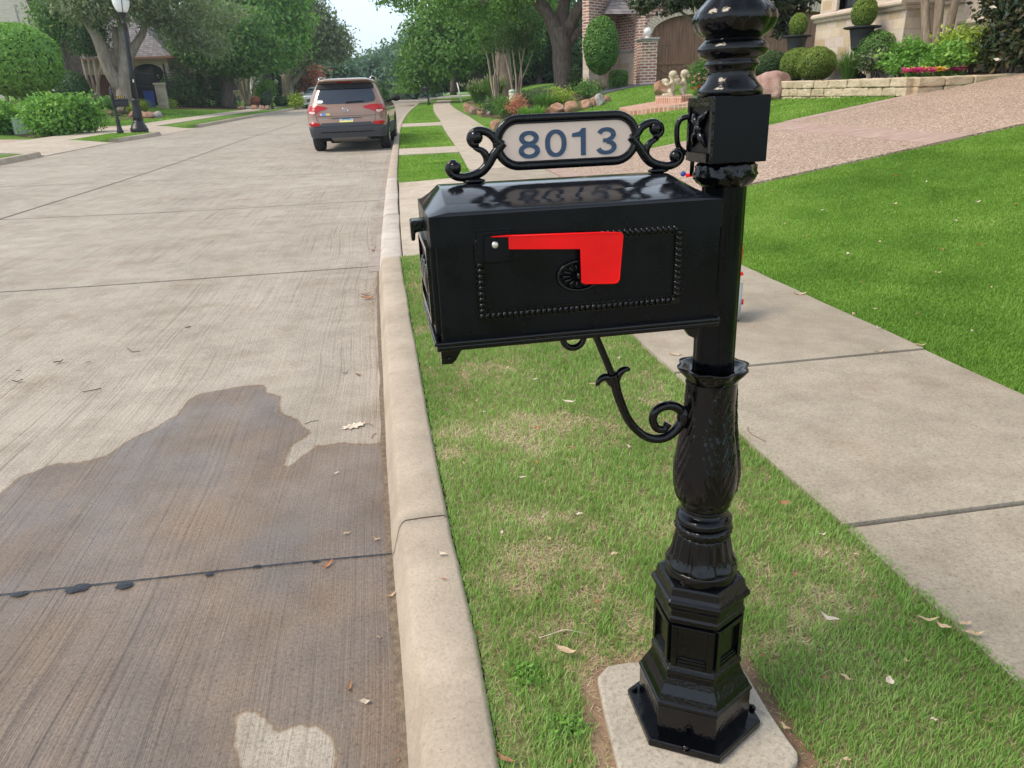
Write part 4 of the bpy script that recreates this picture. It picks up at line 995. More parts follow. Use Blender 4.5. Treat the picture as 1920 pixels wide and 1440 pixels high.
def tree(p, label, trunks, blobs, n, size, m, bk, cat='tree', name='tree', group=None, twigs=True, bare=(), rough=0., **kw):
    """trunks: list of polylines [(px,py,depth,r m),...] in photo pixels on the tree's plane"""
    p = np.array(p, float); fr = Fr(p); root = empty(name, p, label, cat, group)
    parts = []
    for pl in trunks:
        pts = [fr.q(a, b, d)-p for a, b, d, r in pl]; rad = [r for *_, r in pl]
        sp = spline(pts, 5); rr = np.interp(np.linspace(0, len(rad)-1, len(sp)), range(len(rad)), rad); parts.append((sp, rr))
    rr_ = random.Random(SEED[0]+5)
    if twigs and trunks:
        tips = [(q[0][-1], q[1][-1]) for q in parts]
        for b in blobs:
            c = fr.q(b[0], b[1], b[2])-p
            tip, r = min(tips, key=lambda t: np.linalg.norm(t[0]-c))
            parts.append(limb(tip-np.array([0, 0, .05]), c, max(.012, r*.75), max(.006, r*.25), 6, .6, seed=rr_.randint(0, 999)))
            for _ in range(3):
                e = c+np.array([rr_.uniform(-1, 1)*b[3]/fr.m*.7, rr_.uniform(-.7, .7)*b[3]/fr.m, rr_.uniform(-.6, .7)*b[4]/fr.m]); parts.append(limb(c, e, max(.008, r*.25), .004, 4, .8, seed=rr_.randint(0, 999)))
    tm = tubes_np(parts, 10, rough)
    if parts: tm.build('trunk', bk, root)
    if blobs: crownobj('crown', root, fr, blobs, n, size, m, **kw)
    return root
def bush(p, label, blobs, n, size, m, cat='shrub', name='shrub', group=None, stem=True, **kw):
    p = np.array(p, float); fr = Fr(p); root = empty(name, p, label, cat, group)
    crownobj('foliage', root, fr, blobs, n, size, m, **kw)
    if stem:
        parts = []; rr_ = random.Random(SEED[0])
        for b in blobs:
            c = fr.q(b[0], b[1], b[2])-p; 
            for _ in range(3):
                g = np.array([c[0]*.4+rr_.uniform(-.1, .1), c[1]*.4+rr_.uniform(-.1, .1), 0]); parts.append(limb(g, c+np.array([rr_.uniform(-.4, .4)*b[3]/fr.m, 0, rr_.uniform(0, .5)*b[4]/fr.m]), .025, .006, 5, .5, seed=rr_.randint(0, 99)))
        tubes_np(parts, 6).build('stems', M['bark'], root)
    return root
def solid_topiary(root, c, r, size, n, m, name='foliage', seed=0, flatb=False, squareness=2.):
    """clipped shrub: dense leaf skin over a slightly lumpy superellipsoid"""
    g = np.random.default_rng(seed+3); d = g.normal(size=(n, 3)); d /= np.linalg.norm(d, axis=1)[:, None]
    q = (np.abs(d)**squareness).sum(1)**(-1/squareness); lump = np.array([1+.05*mnoise.noise((a[0]*3+seed, a[1]*3, a[2]*3))+.025*mnoise.noise((a[0]*9+seed, a[1]*9, a[2]*9)) for a in d])
    R_ = np.array(r); P_ = np.array(c)+d*q[:, None]*R_*(lump*(1-.10*g.random(n)**2))[:, None]
    nrm = d+g.normal(size=(n, 3))*.55; nrm /= np.linalg.norm(nrm, axis=1)[:, None]; ax = g.normal(size=(n, 3)); ax -= nrm*np.sum(ax*nrm, 1)[:, None]; ax /= np.linalg.norm(ax, axis=1)[:, None]; bx = np.cross(nrm, ax)
    s = size*(.6+.8*g.random(n))[:, None]; V = np.empty((n, 4, 3)); V[:, 0] = P_-ax*s; V[:, 2] = P_+ax*s; V[:, 1] = P_-bx*s*.5; V[:, 3] = P_+bx*s*.5
    V[:, :, 2] = np.maximum(V[:, :, 2], .004)
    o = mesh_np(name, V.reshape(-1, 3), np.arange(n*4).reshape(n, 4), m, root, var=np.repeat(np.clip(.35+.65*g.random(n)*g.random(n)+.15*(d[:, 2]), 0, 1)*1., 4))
    k = MB(); k.sphere(c, tuple(x*.88 for x in r), 20, 14); k.build('shade_core', M['inner'], root)
    return o
def ball_bush(p, label, r, n=2500, size=.025, m='leaf_olive', cat='shrub', name='clipped_shrub', group=None, sq=2., zc=None):
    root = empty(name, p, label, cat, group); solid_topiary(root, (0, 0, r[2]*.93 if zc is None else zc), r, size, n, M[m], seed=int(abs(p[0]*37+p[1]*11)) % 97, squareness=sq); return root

# ---------------- right-hand side ----------------
def tr(px): return px
p = P(6.9, 33.2, -.05)     # big oak in the bed
tree(p, 'large oak with thick dark furrowed trunk in the flower bed by the brick garage',
     [[(1058, 184, 0, .50), (1057, 150, 0, .44), (1054, 110, 0, .42), (1052, 75, 0, .47), (1049, 52, 0, .44)],
      [(1045, 62, 0, .34), (1025, 22, 0, .27), (1003, -5, 0, .24), (975, -40, 0, .2)],
      [(1052, 62, .2, .34), (1054, 30, .3, .3), (1060, -10, .5, .24), (1055, -60, .6, .18)],
      [(1060, 66, 0, .30), (1082, 22, 0, .24), (1110, -12, 0, .2), (1150, -50, 0, .15)],
      [(1064, 84, 0, .17), (1082, 62, 0, .15), (1096, 42, 0, .14), (1102, 10, 0, .12), (1108, -30, 0, .09)]],
     [(760, -22, -1, 55, 34), (815, -5, -2, 62, 36), (880, -20, -1, 70, 48), (900, 5, -2, 55, 28), (950, -40, 0, 80, 60), (985, -70, 0, 90, 60), (1040, -90, -1, 100, 60), (1120, -100, 0, 100, 60), (820, -55, 0, 90, 45), (930, 18, 1, 55, 22), (735, -5, -1, 26, 14)],
     26000, .085, M['leaf_mid'], M['bark'], group='street trees', rough=.05, gap=.3)
# dark woodland mass by the street on the right
p = P(7.2, 56, -.05)
tree(p, 'dense dark green tree with low crown overhanging the far sidewalk', [[(898, 180, 0, .35), (896, 140, 0, .3), (890, 100, 0, .25)], [(893, 120, 0, .2), (860, 90, 0, .12)], [(893, 120, 0, .2), (930, 85, 0, .12)]],
     [(772, 150, -2, 22, 34), (795, 125, -1, 38, 38), (815, 85, -1, 46, 32), (850, 105, -2, 45, 30), (855, 60, 0, 60, 32), (900, 60, -1, 60, 45), (905, 105, 0, 45, 28), (788, 64, 0, 26, 20), (840, 30, 0, 55, 22), (960, 70, 1, 50, 50), (940, 112, 2, 40, 32), (764, 165, 0, 14, 22), (782, 95, 2, 24, 30)], 34000, .17, M['leaf_mid'], M['bark'], group='street trees', gap=.25)
p = P(12.5, 58, -.1)
tree(p, 'shaded evergreen tree behind the twin crape myrtles', [[(970, 170, 0, .3), (970, 120, 0, .25)], [(1010, 170, 0, .25), (1012, 110, 0, .2)]],
     [(960, 80, 0, 55, 55), (1010, 60, 0, 50, 50), (1010, 115, 1, 45, 45), (1075, 85, 0, 45, 60), (1090, 130, 2, 30, 32), (1130, 60, 3, 40, 50), (985, 140, 3, 40, 30), (900, 90, 3, 50, 50), (1050, 35, 1, 60, 40), (1060, 150, 4, 34, 20)], 26000, .2, M['leaf_dark'], M['bark'], group='street trees', gap=.1)
p = P(6.5, 66, -.1)
tree(p, 'shadowy tree filling the gap under the far canopy', [[(850, 178, 0, .3), (850, 120, 0, .25)]],
     [(820, 150, 3, 55, 34), (870, 150, 4, 55, 34), (920, 145, 5, 55, 40), (850, 110, 4, 70, 40), (790, 165, 3, 30, 20)], 14000, .24, M['leaf_dark'], M['bark'], group='street trees', gap=0, shell=.2)
# crape myrtles by the bed
def crape(p, label, stems, blobs, n=7000, m='leaf_mid', size=.055, group='multi-stemmed crape myrtles', **kw):
    return tree(p, label, stems, blobs, n, size, M[m], M['bark_pale'], name='crape_myrtle', cat='tree', group=group, **kw)
p = P(4.4, 38.5, -.03)
crape(p, 'left of two crape myrtles beside the far sidewalk, pale bare stems', [[(929, 192, 0, .06), (922, 160, 0, .05), (918, 130, 0, .045), (912, 98, 0, .03)], [(932, 192, .1, .06), (930, 150, .1, .05), (926, 120, 0, .04), (922, 88, 0, .03)], [(934, 192, 0, .05), (934, 150, .2, .045), (937, 110, .2, .035), (940, 80, 0, .025)], [(930, 190, -.1, .04), (926, 150, -.1, .04), (934, 118, 0, .03), (943, 92, 0, .02)], [(927, 190, 0, .04), (921, 150, 0, .035), (916, 112, 0, .03), (905, 90, 0, .02)]],
      [(915, 66, 0, 26, 28), (935, 50, 0, 28, 34), (905, 84, 0, 17, 17), (945, 74, 0, 20, 20), (915, 34, 0, 22, 22), (902, 60, 0, 12, 16)], 6500)
p = P(5.1, 37.2, -.03)
crape(p, 'right of two crape myrtles beside the far sidewalk, behind the pale green post', [[(964, 190, 0, .06), (958, 150, 0, .05), (950, 115, 0, .04), (942, 92, 0, .03)], [(968, 190, 0, .06), (968, 150, 0, .05), (964, 118, 0, .04), (960, 85, 0, .03)], [(972, 190, .1, .05), (974, 150, .1, .045), (980, 110, 0, .035), (986, 80, 0, .025)], [(976, 188, 0, .04), (978, 140, 0, .04), (975, 110, 0, .03), (972, 85, 0, .02)], [(978, 150, 0, .03), (990, 122, 0, .025), (1000, 95, 0, .018)]],
      [(960, 60, 0, 30, 32), (985, 66, 0, 28, 28), (1003, 50, 0, 20, 26), (965, 30, 0, 30, 24), (945, 80, 0, 18, 16), (1000, 80, 0, 15, 12)], 7000, 'leaf_dark')
tree(P(6.8, 43.5, -.05), 'thick brown tree trunk standing between the two crape myrtles', [[(946, 188, 0, .52), (946, 150, 0, .45), (943, 110, 0, .42), (940, 60, 0, .38), (938, 0, 0, .3), (940, -60, 0, .2)]], [(930, -30, 0, 110, 60), (1000, -20, 0, 70, 60), (870, -10, 1, 60, 45), (930, 30, 2, 60, 30), (1010, 25, 1, 50, 30)], 15000, .11, M['leaf_mid'], M['bark_tan'], group='street trees', gap=.2, rough=.04)
# lollipop standard tree
p = ptY(1135, 164, 27.9); p[2] = float(base(p[0], p[1]))-.02; fr = Fr(p); root = empty('standard_tree', p, 'clipped egg-shaped standard tree in dark gravel in front of the brick wall', 'tree')
solid_topiary(root, fr.q(1127, 86, 0)-p, (32/fr.m, 32/fr.m, 49/fr.m), .05, 7500, M['leaf_mid'], 'crown', 5)
tubes_np([([fr.q(1135, 164, 0)-p, fr.q(1133, 148, 0)-p, fr.q(1131, 132, 0)-p, fr.q(1129, 112, 0)-p], [.11, .09, .08, .06]), ([fr.q(1132, 132, 0)-p, fr.q(1118, 118, 0)-p], [.05, .03]), ([fr.q(1132, 134, 0)-p, fr.q(1146, 118, 0)-p], [.05, .03])], 10).build('trunk', M['bark_tan'], root)
_q = ptY(1159, 160, 28.3); _q[2] = float(base(_q[0], _q[1]))-.02
ball_bush(_q, 'boxy clipped green shrub right of the egg-shaped tree', (.33, .30, .31), 3600, .024, 'leaf_mid', sq=5.)
p = ptY(1089, 160, 33); p[2] = float(base(p[0], p[1]))
ball_bush(p, 'low clipped hedge behind the oak trunk', (.75, .35, .42), 2600, .04, 'leaf_dark', sq=5., cat='hedge', name='hedge')
# bed plants
def tuft(p, label, h, r, n, m, w=.012, name='ornamental_grass', cat='grass clump', group=None, spread=.6, head=None):
    g = rng_(); root = empty(name, p, label, cat, group); a = g.random(n)*2*pi; rr = r*.35*np.sqrt(g.random(n)); L = h*(.7+.5*g.random(n)); tilt = spread*g.random(n)
    b0 = np.stack([rr*np.cos(a), rr*np.sin(a), 0*a], 1); dr = np.stack([np.cos(a), np.sin(a), 0*a], 1); sd = np.stack([-np.sin(a), np.cos(a), 0*a], 1)
    Vs = []; 
    for t, ww in ((0, 1.), (.5, .9), (1., .08)):
        c = b0+dr*(L*tilt*t*t)[:, None]+np.array([0, 0, 1.])*(L*(t-.25*tilt*t*t))[:, None]; Vs += [c-sd*w*ww*.5, c+sd*w*ww*.5]
    V = np.stack(Vs, 1).reshape(-1, 3); i = np.arange(n)[:, None]*6
    F = np.concatenate([i+np.array([[0, 1, 3, 2]]), i+np.array([[2, 3, 5, 4]])]); mesh_np('foliage', V, F, M[m], root, var=np.repeat(g.random(n), 6))
    if head:
        k = max(6, n//14); idx = g.choice(n, k, replace=False); m2 = MB()
        tips = (b0+dr*(L*tilt)[:, None]+np.array([0, 0, 1.])*(L*(1-.25*tilt))[:, None])[idx]
        for q in tips: m2.tube([q-[0, 0, .08], q-[0, 0, .0], q+[0, 0, .07]], [.01, .022, .004], 5)
        m2.build('seed_heads', head, root)
    return root
M['head'] = plain('seed_head', (.45, .38, .26), .9)
tuft(P(3.9, 43.5), 'tall feathery grass clump at the far corner of the flower bed', 1.15, .9, 900, 'leaf_mid', .03, head=M['head'], spread=.75)
tuft(P(4.7, 42), 'tall feathery grass clump left of the crape myrtles', 1.2, .9, 900, 'leaf_mid', .03, head=M['head'], spread=.75)
gb = 'plants in the right flower bed'
def q_(px_, py_): return att(px_, py_)
def bedbush(px_, py_, label, w_, h_, n, size, m, **kw):
    p = q_(px_, py_); fr = Fr(p); return bush(p, label, [(px_-w_*.25, py_-h_*.45, 0, w_*.42, h_*.5), (px_+w_*.25, py_-h_*.42, 0, w_*.4, h_*.46), (px_, py_-h_*.6, .1, w_*.35, h_*.42)], n, size, M[m], group=gb, **kw)
bedbush(924, 215, 'small dark rounded shrub by the sidewalk edge', 34, 34, 1800, .04, 'leaf_dark')
bedbush(950, 219, 'mid green leafy shrub just above the number sign', 44, 38, 2400, .04, 'leaf_mid')
bedbush(905, 208, 'low pale creeping plant behind the rust boulders', 36, 12, 900, .04, 'leaf_yellow')
bedbush(972, 216, 'reddish green shrub in front of the pale green post', 30, 34, 1500, .035, 'leaf_red')
bedbush(990, 205, 'purple tinged shrub left of the bright grassy clump', 36, 32, 1700, .04, 'leaf_dark')
bedbush(1052, 203, 'yellow green shrub beside the oak trunk', 34, 36, 2000, .04, 'leaf_yellow')
bedbush(1010, 190, 'pale leafy shrub behind the grassy clump', 44, 24, 1500, .05, 'leaf_grey')
bedbush(1100, 184, 'fine leaved green shrub right of the oak trunk', 44, 30, 2200, .04, 'leaf_mid')
bedbush(1118, 170, 'low shrub with pinkish leaves near the standard tree', 34, 16, 1000, .05, 'leaf_grey')
tuft(q_(1022, 212), 'bright strappy grass clump in the middle of the bed', .62, .5, 420, 'leaf_mid', .03, spread=.9, group=gb)
tuft(q_(985, 223), 'spiky pale green plant at the bed edge behind the sign', .38, .35, 240, 'leaf_bright', .02, spread=.9, group=gb)
tuft(q_(1008, 222), 'second spiky pale green plant at the bed edge, nearer the boulders', .38, .35, 240, 'leaf_bright', .02, spread=.9, group=gb)

# front of the stone house
BH = .22
def on(s, Y): return P(s, Y, 0)
def ballpx(px_, py_, s, label, rx, rz, **kw):
    pass
g2 = 'clipped round shrubs before the stone house'
ball_bush(P(9.55, 16.4, .12), 'right-hand clipped boxwood ball beside the pink boulder', (.42, .42, .36), 9000, .019, 'leaf_olive', group=g2)
ball_bush(P(9.75, 17.6, .12), 'left clipped boxwood ball partly behind its neighbour', (.42, .42, .36), 9000, .019, 'leaf_olive', group=g2)
ball_bush(P(9.9, 14.75, .2), 'rounded green shrub under the tall black urn', (.40, .40, .40), 4200, .02, 'leaf_mid', group=g2)
ball_bush(P(9.9, 19.4, .1), 'dark clipped shrub behind the black post finial', (.45, .45, .35), 3000, .025, 'leaf_dark', group=g2)
# ================================================================== BUILDINGS, RIGHT SIDE
def arch_wall(m, x0, x1, z0, z1, y, arches, t=.3):
    """wall in the XZ plane at y (thickness t backwards) with arched openings (xc, half, spring z, rise)"""
    xs = set([x0, x1])
    for xc, h, sp, r in arches:
        for k in range(25): xs.add(xc-h+2*h*k/24)
    xs = sorted(xs)
    def low(x):
        for xc, h, sp, r in arches:
            if xc-h-1e-6 <= x <= xc+h+1e-6: return sp+r*sqrt(max(0, 1-((x-xc)/h)**2))*.999
        return None
    for a, b in zip(xs, xs[1:]):
        mid = (a+b)/2; la = lb = z0
        for xc, h, sp, r in arches:
            if xc-h < mid < xc+h: la, lb = low(a), low(b)
        for yy in (y, y+t): m.quad((a, yy, la), (b, yy, lb), (b, yy, z1), (a, yy, z1))
        m.quad((a, y, la), (b, y, lb), (b, y+t, lb), (a, y+t, la))
    for xc, h, sp, r in arches:
        for sx in (-h, h): m.quad((xc+sx, y, z0), (xc+sx, y+t, z0), (xc+sx, y+t, sp), (xc+sx, y, sp))
    for xx in (x0, x1): m.quad((xx, y, z0), (xx, y+t, z0), (xx, y+t, z1), (xx, y, z1))
def arch_trim(m, xc, h, sp, r, y, w_=.34, t=.06, n=30):
    for k in range(n):
        V = []
        for a in (pi-pi*k/n-.006, pi-pi*(k+1)/n+.006):
            for rr, rz in ((h, r), (h+w_, r+w_)):
                for yy in (y-t, y+.02): V.append((xc+rr*cos(a), yy, sp+rz*sin(a)))
        m.add(V, [(0, 2, 3, 1), (4, 5, 7, 6), (0, 4, 6, 2), (1, 3, 7, 5), (0, 1, 5, 4), (2, 6, 7, 3)])
def wood_door(parent, xc, hw, z0, sp, rise_, y, name='garage_door', zs=(1.95, 2.55, 2.95)):
    m = MB(); N_ = 26
    for k in range(N_):
        a = xc-hw+2*hw*k/N_; b = xc-hw+2*hw*(k+1)/N_-.008
        za = sp+rise_*sqrt(max(0, 1-((a+.001-xc)/hw)**2)); zb = sp+rise_*sqrt(max(0, 1-((b-xc)/hw)**2))
        m.add([(a, y, z0), (b, y, z0), (b, y, zb), (a, y, za), (a, y+.05, z0), (b, y+.05, z0), (b, y+.05, zb), (a, y+.05, za)], [(0,1,2,3),(7,6,5,4),(0,4,5,1),(1,5,6,2),(2,6,7,3),(3,7,4,0)])
    d = m.build(name, M['wood'], parent)
    m = MB(); e = .13
    for s0, s1 in ((xc-hw, xc), (xc, xc+hw)):
        m.bx(s0+.01, s0+e, y-.035, y-.002, z0, zs[0]); m.bx(s1-e, s1-.01, y-.035, y-.002, z0, zs[0])
        m.bx(s0+e, s1-e, y-.035, y-.002, zs[0]-.12, zs[0]); m.bx(s0+e, s1-e, y-.035, y-.002, z0, z0+.12)
        for A, B in (((s0+e, z0+.12), (s1-e, zs[0]-.12)), ((s1-e, z0+.12), (s0+e, zs[0]-.12))):
            dx, dz = B[0]-A[0], B[1]-A[1]; L = sqrt(dx*dx+dz*dz); nx, nz = -dz/L*.045, dx/L*.045; yy = y-.028 if dx > 0 else y-.022
            m.add([(A[0]-nx, yy, A[1]-nz), (B[0]-nx, yy, B[1]-nz), (B[0]+nx, yy, B[1]+nz), (A[0]+nx, yy, A[1]+nz), (A[0]-nx, y, A[1]-nz), (B[0]-nx, y, B[1]-nz), (B[0]+nx, y, B[1]+nz), (A[0]+nx, y, A[1]+nz)], [(0,1,2,3),(0,4,5,1),(1,5,6,2),(2,6,7,3),(3,7,4,0)])
    for z in zs[1:]: m.bx(xc-hw+.02, xc+hw-.02, y-.012, y-.001, z-.02, z+.02)
    m.build('cross_brace', M['wood'], d); return d
def garage_right():
    org = (12., 29.2, 1.); root = empty('brick_garage', org, 'red brick garage with arched dark wood doors behind the statue', 'garage')
    def loc(m): m.v = [(x-org[0], y-org[1], z-org[2]) for x, y, z in m.v]; return m
    yF = 29.35; zb = .7
    A1 = (12.05, 1.72, 2.95, .62); A2 = (16.6, 1.72, 2.95, .62)
    m = MB(); arch_wall(m, 9.75, 24, zb, 5.2, yF, [A1, A2], .35); m.bx(23.7, 24, yF+.35, 38, zb, 5.2)
    m.v = m.v; 
    p1 = ptY(1104, 140, 29.7)[:2]; p2 = ptY(1159, 140, 31.2)[:2]; p3 = ptY(1196, 140, 29.9)[:2]
    def seg(a, b, z0, z1, mm, t=.3):
        d = np.array([b[0]-a[0], b[1]-a[1]]); d = d/np.linalg.norm(d); n_ = np.array([-d[1], d[0]])*t
        P_ = [a, b, (b[0]+n_[0], b[1]+n_[1]), (a[0]+n_[0], a[1]+n_[1])]; mm.add([(*q, z0) for q in P_]+[(*q, z1) for q in P_], [(3,2,1,0),(4,5,6,7),(0,1,5,4),(1,2,6,5),(2,3,7,6),(3,0,4,7)])
    for a, b in ((p1, p2), (p2, p3)): seg(a, b, 2.45, 6.5 if a is p1 else 5.2, m)
    seg(p3, (9.75, yF), 2.45, 5.2, m)
    loc(m).build('wall', M['brick_red'], root)
    m = MB()
    for a, b in ((p1, p2), (p2, p3), (p3, (9.745, yF-.004))): seg(a, b, zb, 2.36, m, .28)
    loc(m).build('stone_base', M['stone'], root)
    m = MB()
    for a, b in ((p1, p2), (p2, p3), (p3, (9.745, yF-.004))):
        d = np.array([b[0]-a[0], b[1]-a[1]]); d /= np.linalg.norm(d); n_ = np.array([d[1], -d[0]])*.05; seg((a[0]+n_[0], a[1]+n_[1]), (b[0]+n_[0], b[1]+n_[1]), 2.362, 2.448, m, .36)
    loc(m).build('stone_band', M['rock_grey'], root)
    for A in (A1, A2):
        m = MB(); arch_trim(m, *A, yF); loc(m).build('arch_trim', M['trim'], root)
    for A in (A1, A2):
        d = wood_door(root, A[0]-org[0], A[1]-.01, 1.0-org[2], A[2]-org[2], A[3], yF+.22-org[1], zs=(1.95-org[2], 2.55-org[2], 2.95-org[2]))
    m = MB(); z = 5.2
    m.add([(9.2, 28.8, z), (24.6, 28.8, z), (24.6, 38.5, z), (9.2, 38.5, z), (12.5, 33.6, 8.3), (21, 33.6, 8.3)], [(0, 1, 5, 4), (1, 2, 5), (2, 3, 4, 5), (3, 0, 4), (3, 2, 1, 0)])
    c = ptY(1172, 12, 30.2)
    m.add([(8.55, 29.6, 3.68), (9.75, 29.25, 3.62), (9.75, 30.9, 3.72), (8.75, 31.4, 3.78), (9.2, 30.6, 4.5)], [(0, 1, 4), (1, 2, 4), (2, 3, 4), (3, 0, 4), (3, 2, 1, 0)])
    loc(m).build('roof', M['shingle'], root)
garage_right()
# brick gate pillar with stone ball
pp = ptY(1211, 157, 28.1); pp[2] = 1.0
root = empty('brick_pillar', pp, 'square red brick pillar topped by a pale stone ball in front of the garage door', 'pillar')
root.rotation_euler = (0, 0, -.05)
MB().bx(-.30, .30, -.3, .3, 0, 1.60).build('shaft', M['brick_red'], root)
o = MB().bx(-.33, .33, -.33, .33, 1.60, 1.655).bx(-.37, .37, -.37, .37, 1.655, 1.715).build('cap', M['rock_grey'], root); bevel(o, .012)
m = MB(); m.lathe([(.11, 1.715), (.11, 1.74), (.07, 1.76), (.06, 1.79), (.085, 1.81)], 24); m.sphere((0, 0, 1.925), .145, 24, 16); m.build('ball_finial', M['white'], root)
m = MB(); m.bx(-.33, .33, -.33, .33, 0, .16); o = m.build('plinth', M['rock_grey'], root)

# ---- stone house
def stone_house():
    org = (10.2, 14.3, 1.); root = empty('stone_house', org, 'pale cut stone house with projecting bay and moulded sills above the planting bed', 'house')
    XW, YC, XB = 10.2, 14.3, 10.78
    def L(m): m.v = [(x-org[0], y-org[1], z-org[2]) for x, y, z in m.v]; return m
    m = MB(); top = 6.2
    wy0, wy1, wz = 15.95, 16.75, 2.56     # window in the bay
    m.bx(XW, 19, YC, 17.5, .6, 2.38)
    m.bx(XW+.06, XW+.4, YC, wy0, 2.38, top); m.bx(XW+.06, XW+.4, wy1, 17.5, 2.38, top); m.bx(XW+.06, XW+.4, wy0, wy1, 2.38, wz-.02); m.bx(XW+.06, XW+.4, wy0, wy1, 4.4, top)
    m.bx(XW+.4, 19, YC, YC+.3, 2.38, top); m.bx(XW+.4, 19, 17.2, 17.5, 2.38, top)
    wa, wb = 11.6, 12.98
    m.bx(XB, XB+.35, -3, YC-.001, .6, 1.86)
    m.bx(XB+.02, XB+.35, -3, wa, 1.86, top); m.bx(XB+.02, XB+.35, wb, YC-.001, 1.86, top); m.bx(XB+.02, XB+.35, wa, wb, 4.2, top)
    m.bx(XB+.35, 19, -3, -2.7, .6, top)
    L(m).build('wall', M['stone'], root)
    def sill(y0, y1, x, z, name='sill', ret=None):
        m = MB(); prof = [(.0, -.10), (-.05, -.09), (-.07, -.06), (-.07, -.03), (-.11, -.02), (-.135, .01), (-.135, .05), (-.10, .085), (.0, .10)]
        V = []; n = len(prof)
        for yy in (y0, y1):
            for a, b in prof: V.append((x+a, yy, z+b))
        F = [(i, i+1, n+i+1, n+i) for i in range(n-1)]+[tuple(range(n)), tuple(range(n, 2*n)[::-1])]; m.add(V, F, False)
        if ret:
            V = []
            for xx in (x, ret):
                for a, b in prof: V.append((xx+(a if xx == x else 0), y0+a, z+b))
            m.add(V, [(i, i+1, n+i+1, n+i) for i in range(n-1)])
        L(m).build(name, M['trim'], root)
    sill(YC, 17.56, XW, 2.42, ret=XB); sill(13.45, YC-.14, XB, 2.44); sill(11.2, 13.42, XB, 1.97)
    m = MB()
    m.bx(XW+.0, XW+.3, wy0-.16, wy0, 2.53, 4.4); m.bx(XW+.0, XW+.3, wy1, wy1+.16, 2.53, 4.4)
    m.bx(XW-.02, XW+.3, wy0-.16, wy1+.16, 4.4, 4.6)
    L(m).build('window_surround', M['trim'], root); m = MB()
    m.bx(XB-.05, XB+.3, wb, wb+.42, 2.07, 4.2); m.bx(XB-.05, XB+.3, wa-.3, wa, 2.07, 4.2); m.bx(XB-.05, XB+.3, wa-.3, wb+.42, 4.2, 4.4)
    o = L(m).build('window_surround', M['trim'], root)
    for (a, b, x, z0) in ((wy0, wy1, XW+.2, 2.54), (wa, wb, XB+.16, 2.07)):
        m = MB(); t = .05
        m.bx(x, x+.05, a, a+t, z0, 4.2); m.bx(x, x+.05, b-t, b, z0, 4.2); m.bx(x, x+.05, a+t, b-t, z0, z0+t); m.bx(x, x+.05, a+t, b-t, 4.2-t, 4.2); m.bx(x, x+.05, (a+b)/2-.02, (a+b)/2+.02, z0+t, 4.2-t)
        f = L(m).build('window', M['white'] if x > 10.6 else M['iron'], root)
        m = MB(); m.bx(x+.02, x+.03, a+t, b-t, z0+t, 4.2-t); L(m).build('pane', M['winglass'], f)
    m = MB(); m.bx(XW+.5, XW+.55, wy0-.3, wy1+.3, 2.4, 4.5); L(m).build('curtain', M['brass_dark'], root)
    m = MB(); m.add([(9.7, -3.5, top), (9.7, 18, top), (19.5, 18, top), (19.5, -3.5, top), (14.5, 2, 9.5), (14.5, 13, 9.5)], [(0, 4, 5, 1), (1, 5, 2), (2, 5, 4, 3), (3, 4, 0), (0, 1, 2, 3)]); L(m).build('roof', M['shingle'], root)
M['winglass'] = plain('window_glass', (.05, .06, .065), .06, spec=.8)
M['brass_dark'] = plain('warm_interior', (.25, .16, .06), .8)
stone_house()
# dry stone retaining wall
def retaining():
    rr = random.Random(5); root = None
    m = MB()
    path = [np.array(P(8.30, 16.0)[:2]), np.array(P(8.38, 14.6)[:2]), np.array(P(8.62, 13.0)[:2]), np.array(P(8.60, 11.62)[:2]), np.array(P(9.6, 11.62)[:2]), np.array(P(11.2, 11.66)[:2]), np.array(P(13.5, 11.9)[:2])]
    for a, b in zip(path, path[1:]):
        d = b-a; Ln = np.linalg.norm(d); d /= Ln; ang = atan2(d[1], d[0])
        for lev in range(3):
            k = 0.
            while k < Ln-.02:
                w_ = min(rr.uniform(.22, .62), Ln-k)
                if Ln-k-w_ < .12: w_ = Ln-k
                c = a+d*(k+w_/2); zt = 1.10-.148*lev-rr.uniform(0, .008); zl = zt-.144
                if zt > float(base(*c))-.02:
                    off = rr.uniform(-.012, .012)+(.012 if lev == 0 else 0)
                    m.box((c[0]-d[1]*-off, c[1]+d[0]*-off, (zt+zl)/2), (w_-.012, .24+rr.uniform(0, .02), zt-zl), ang+rr.uniform(-.015, .015), .018)
                k += w_
    o = m.build('stone_retaining_wall', M['rock_cream'])
    o.modifiers.new('sub', 'SUBSURF').levels = 0
    sb = o.modifiers['sub']; sb.subdivision_type = 'SIMPLE'; sb.levels = 2; sb.render_levels = 2
    tx = bpy.data.textures.new('rockdisp', 'CLOUDS'); tx.noise_scale = .09
    dm = o.modifiers.new('d', 'DISPLACE'); dm.texture = tx; dm.strength = .035; dm.mid_level = .5; dm.texture_coords = 'GLOBAL'
    tag(o, 'low dry stacked cream stone wall holding the bed beside the pebble driveway', 'wall')
retaining()
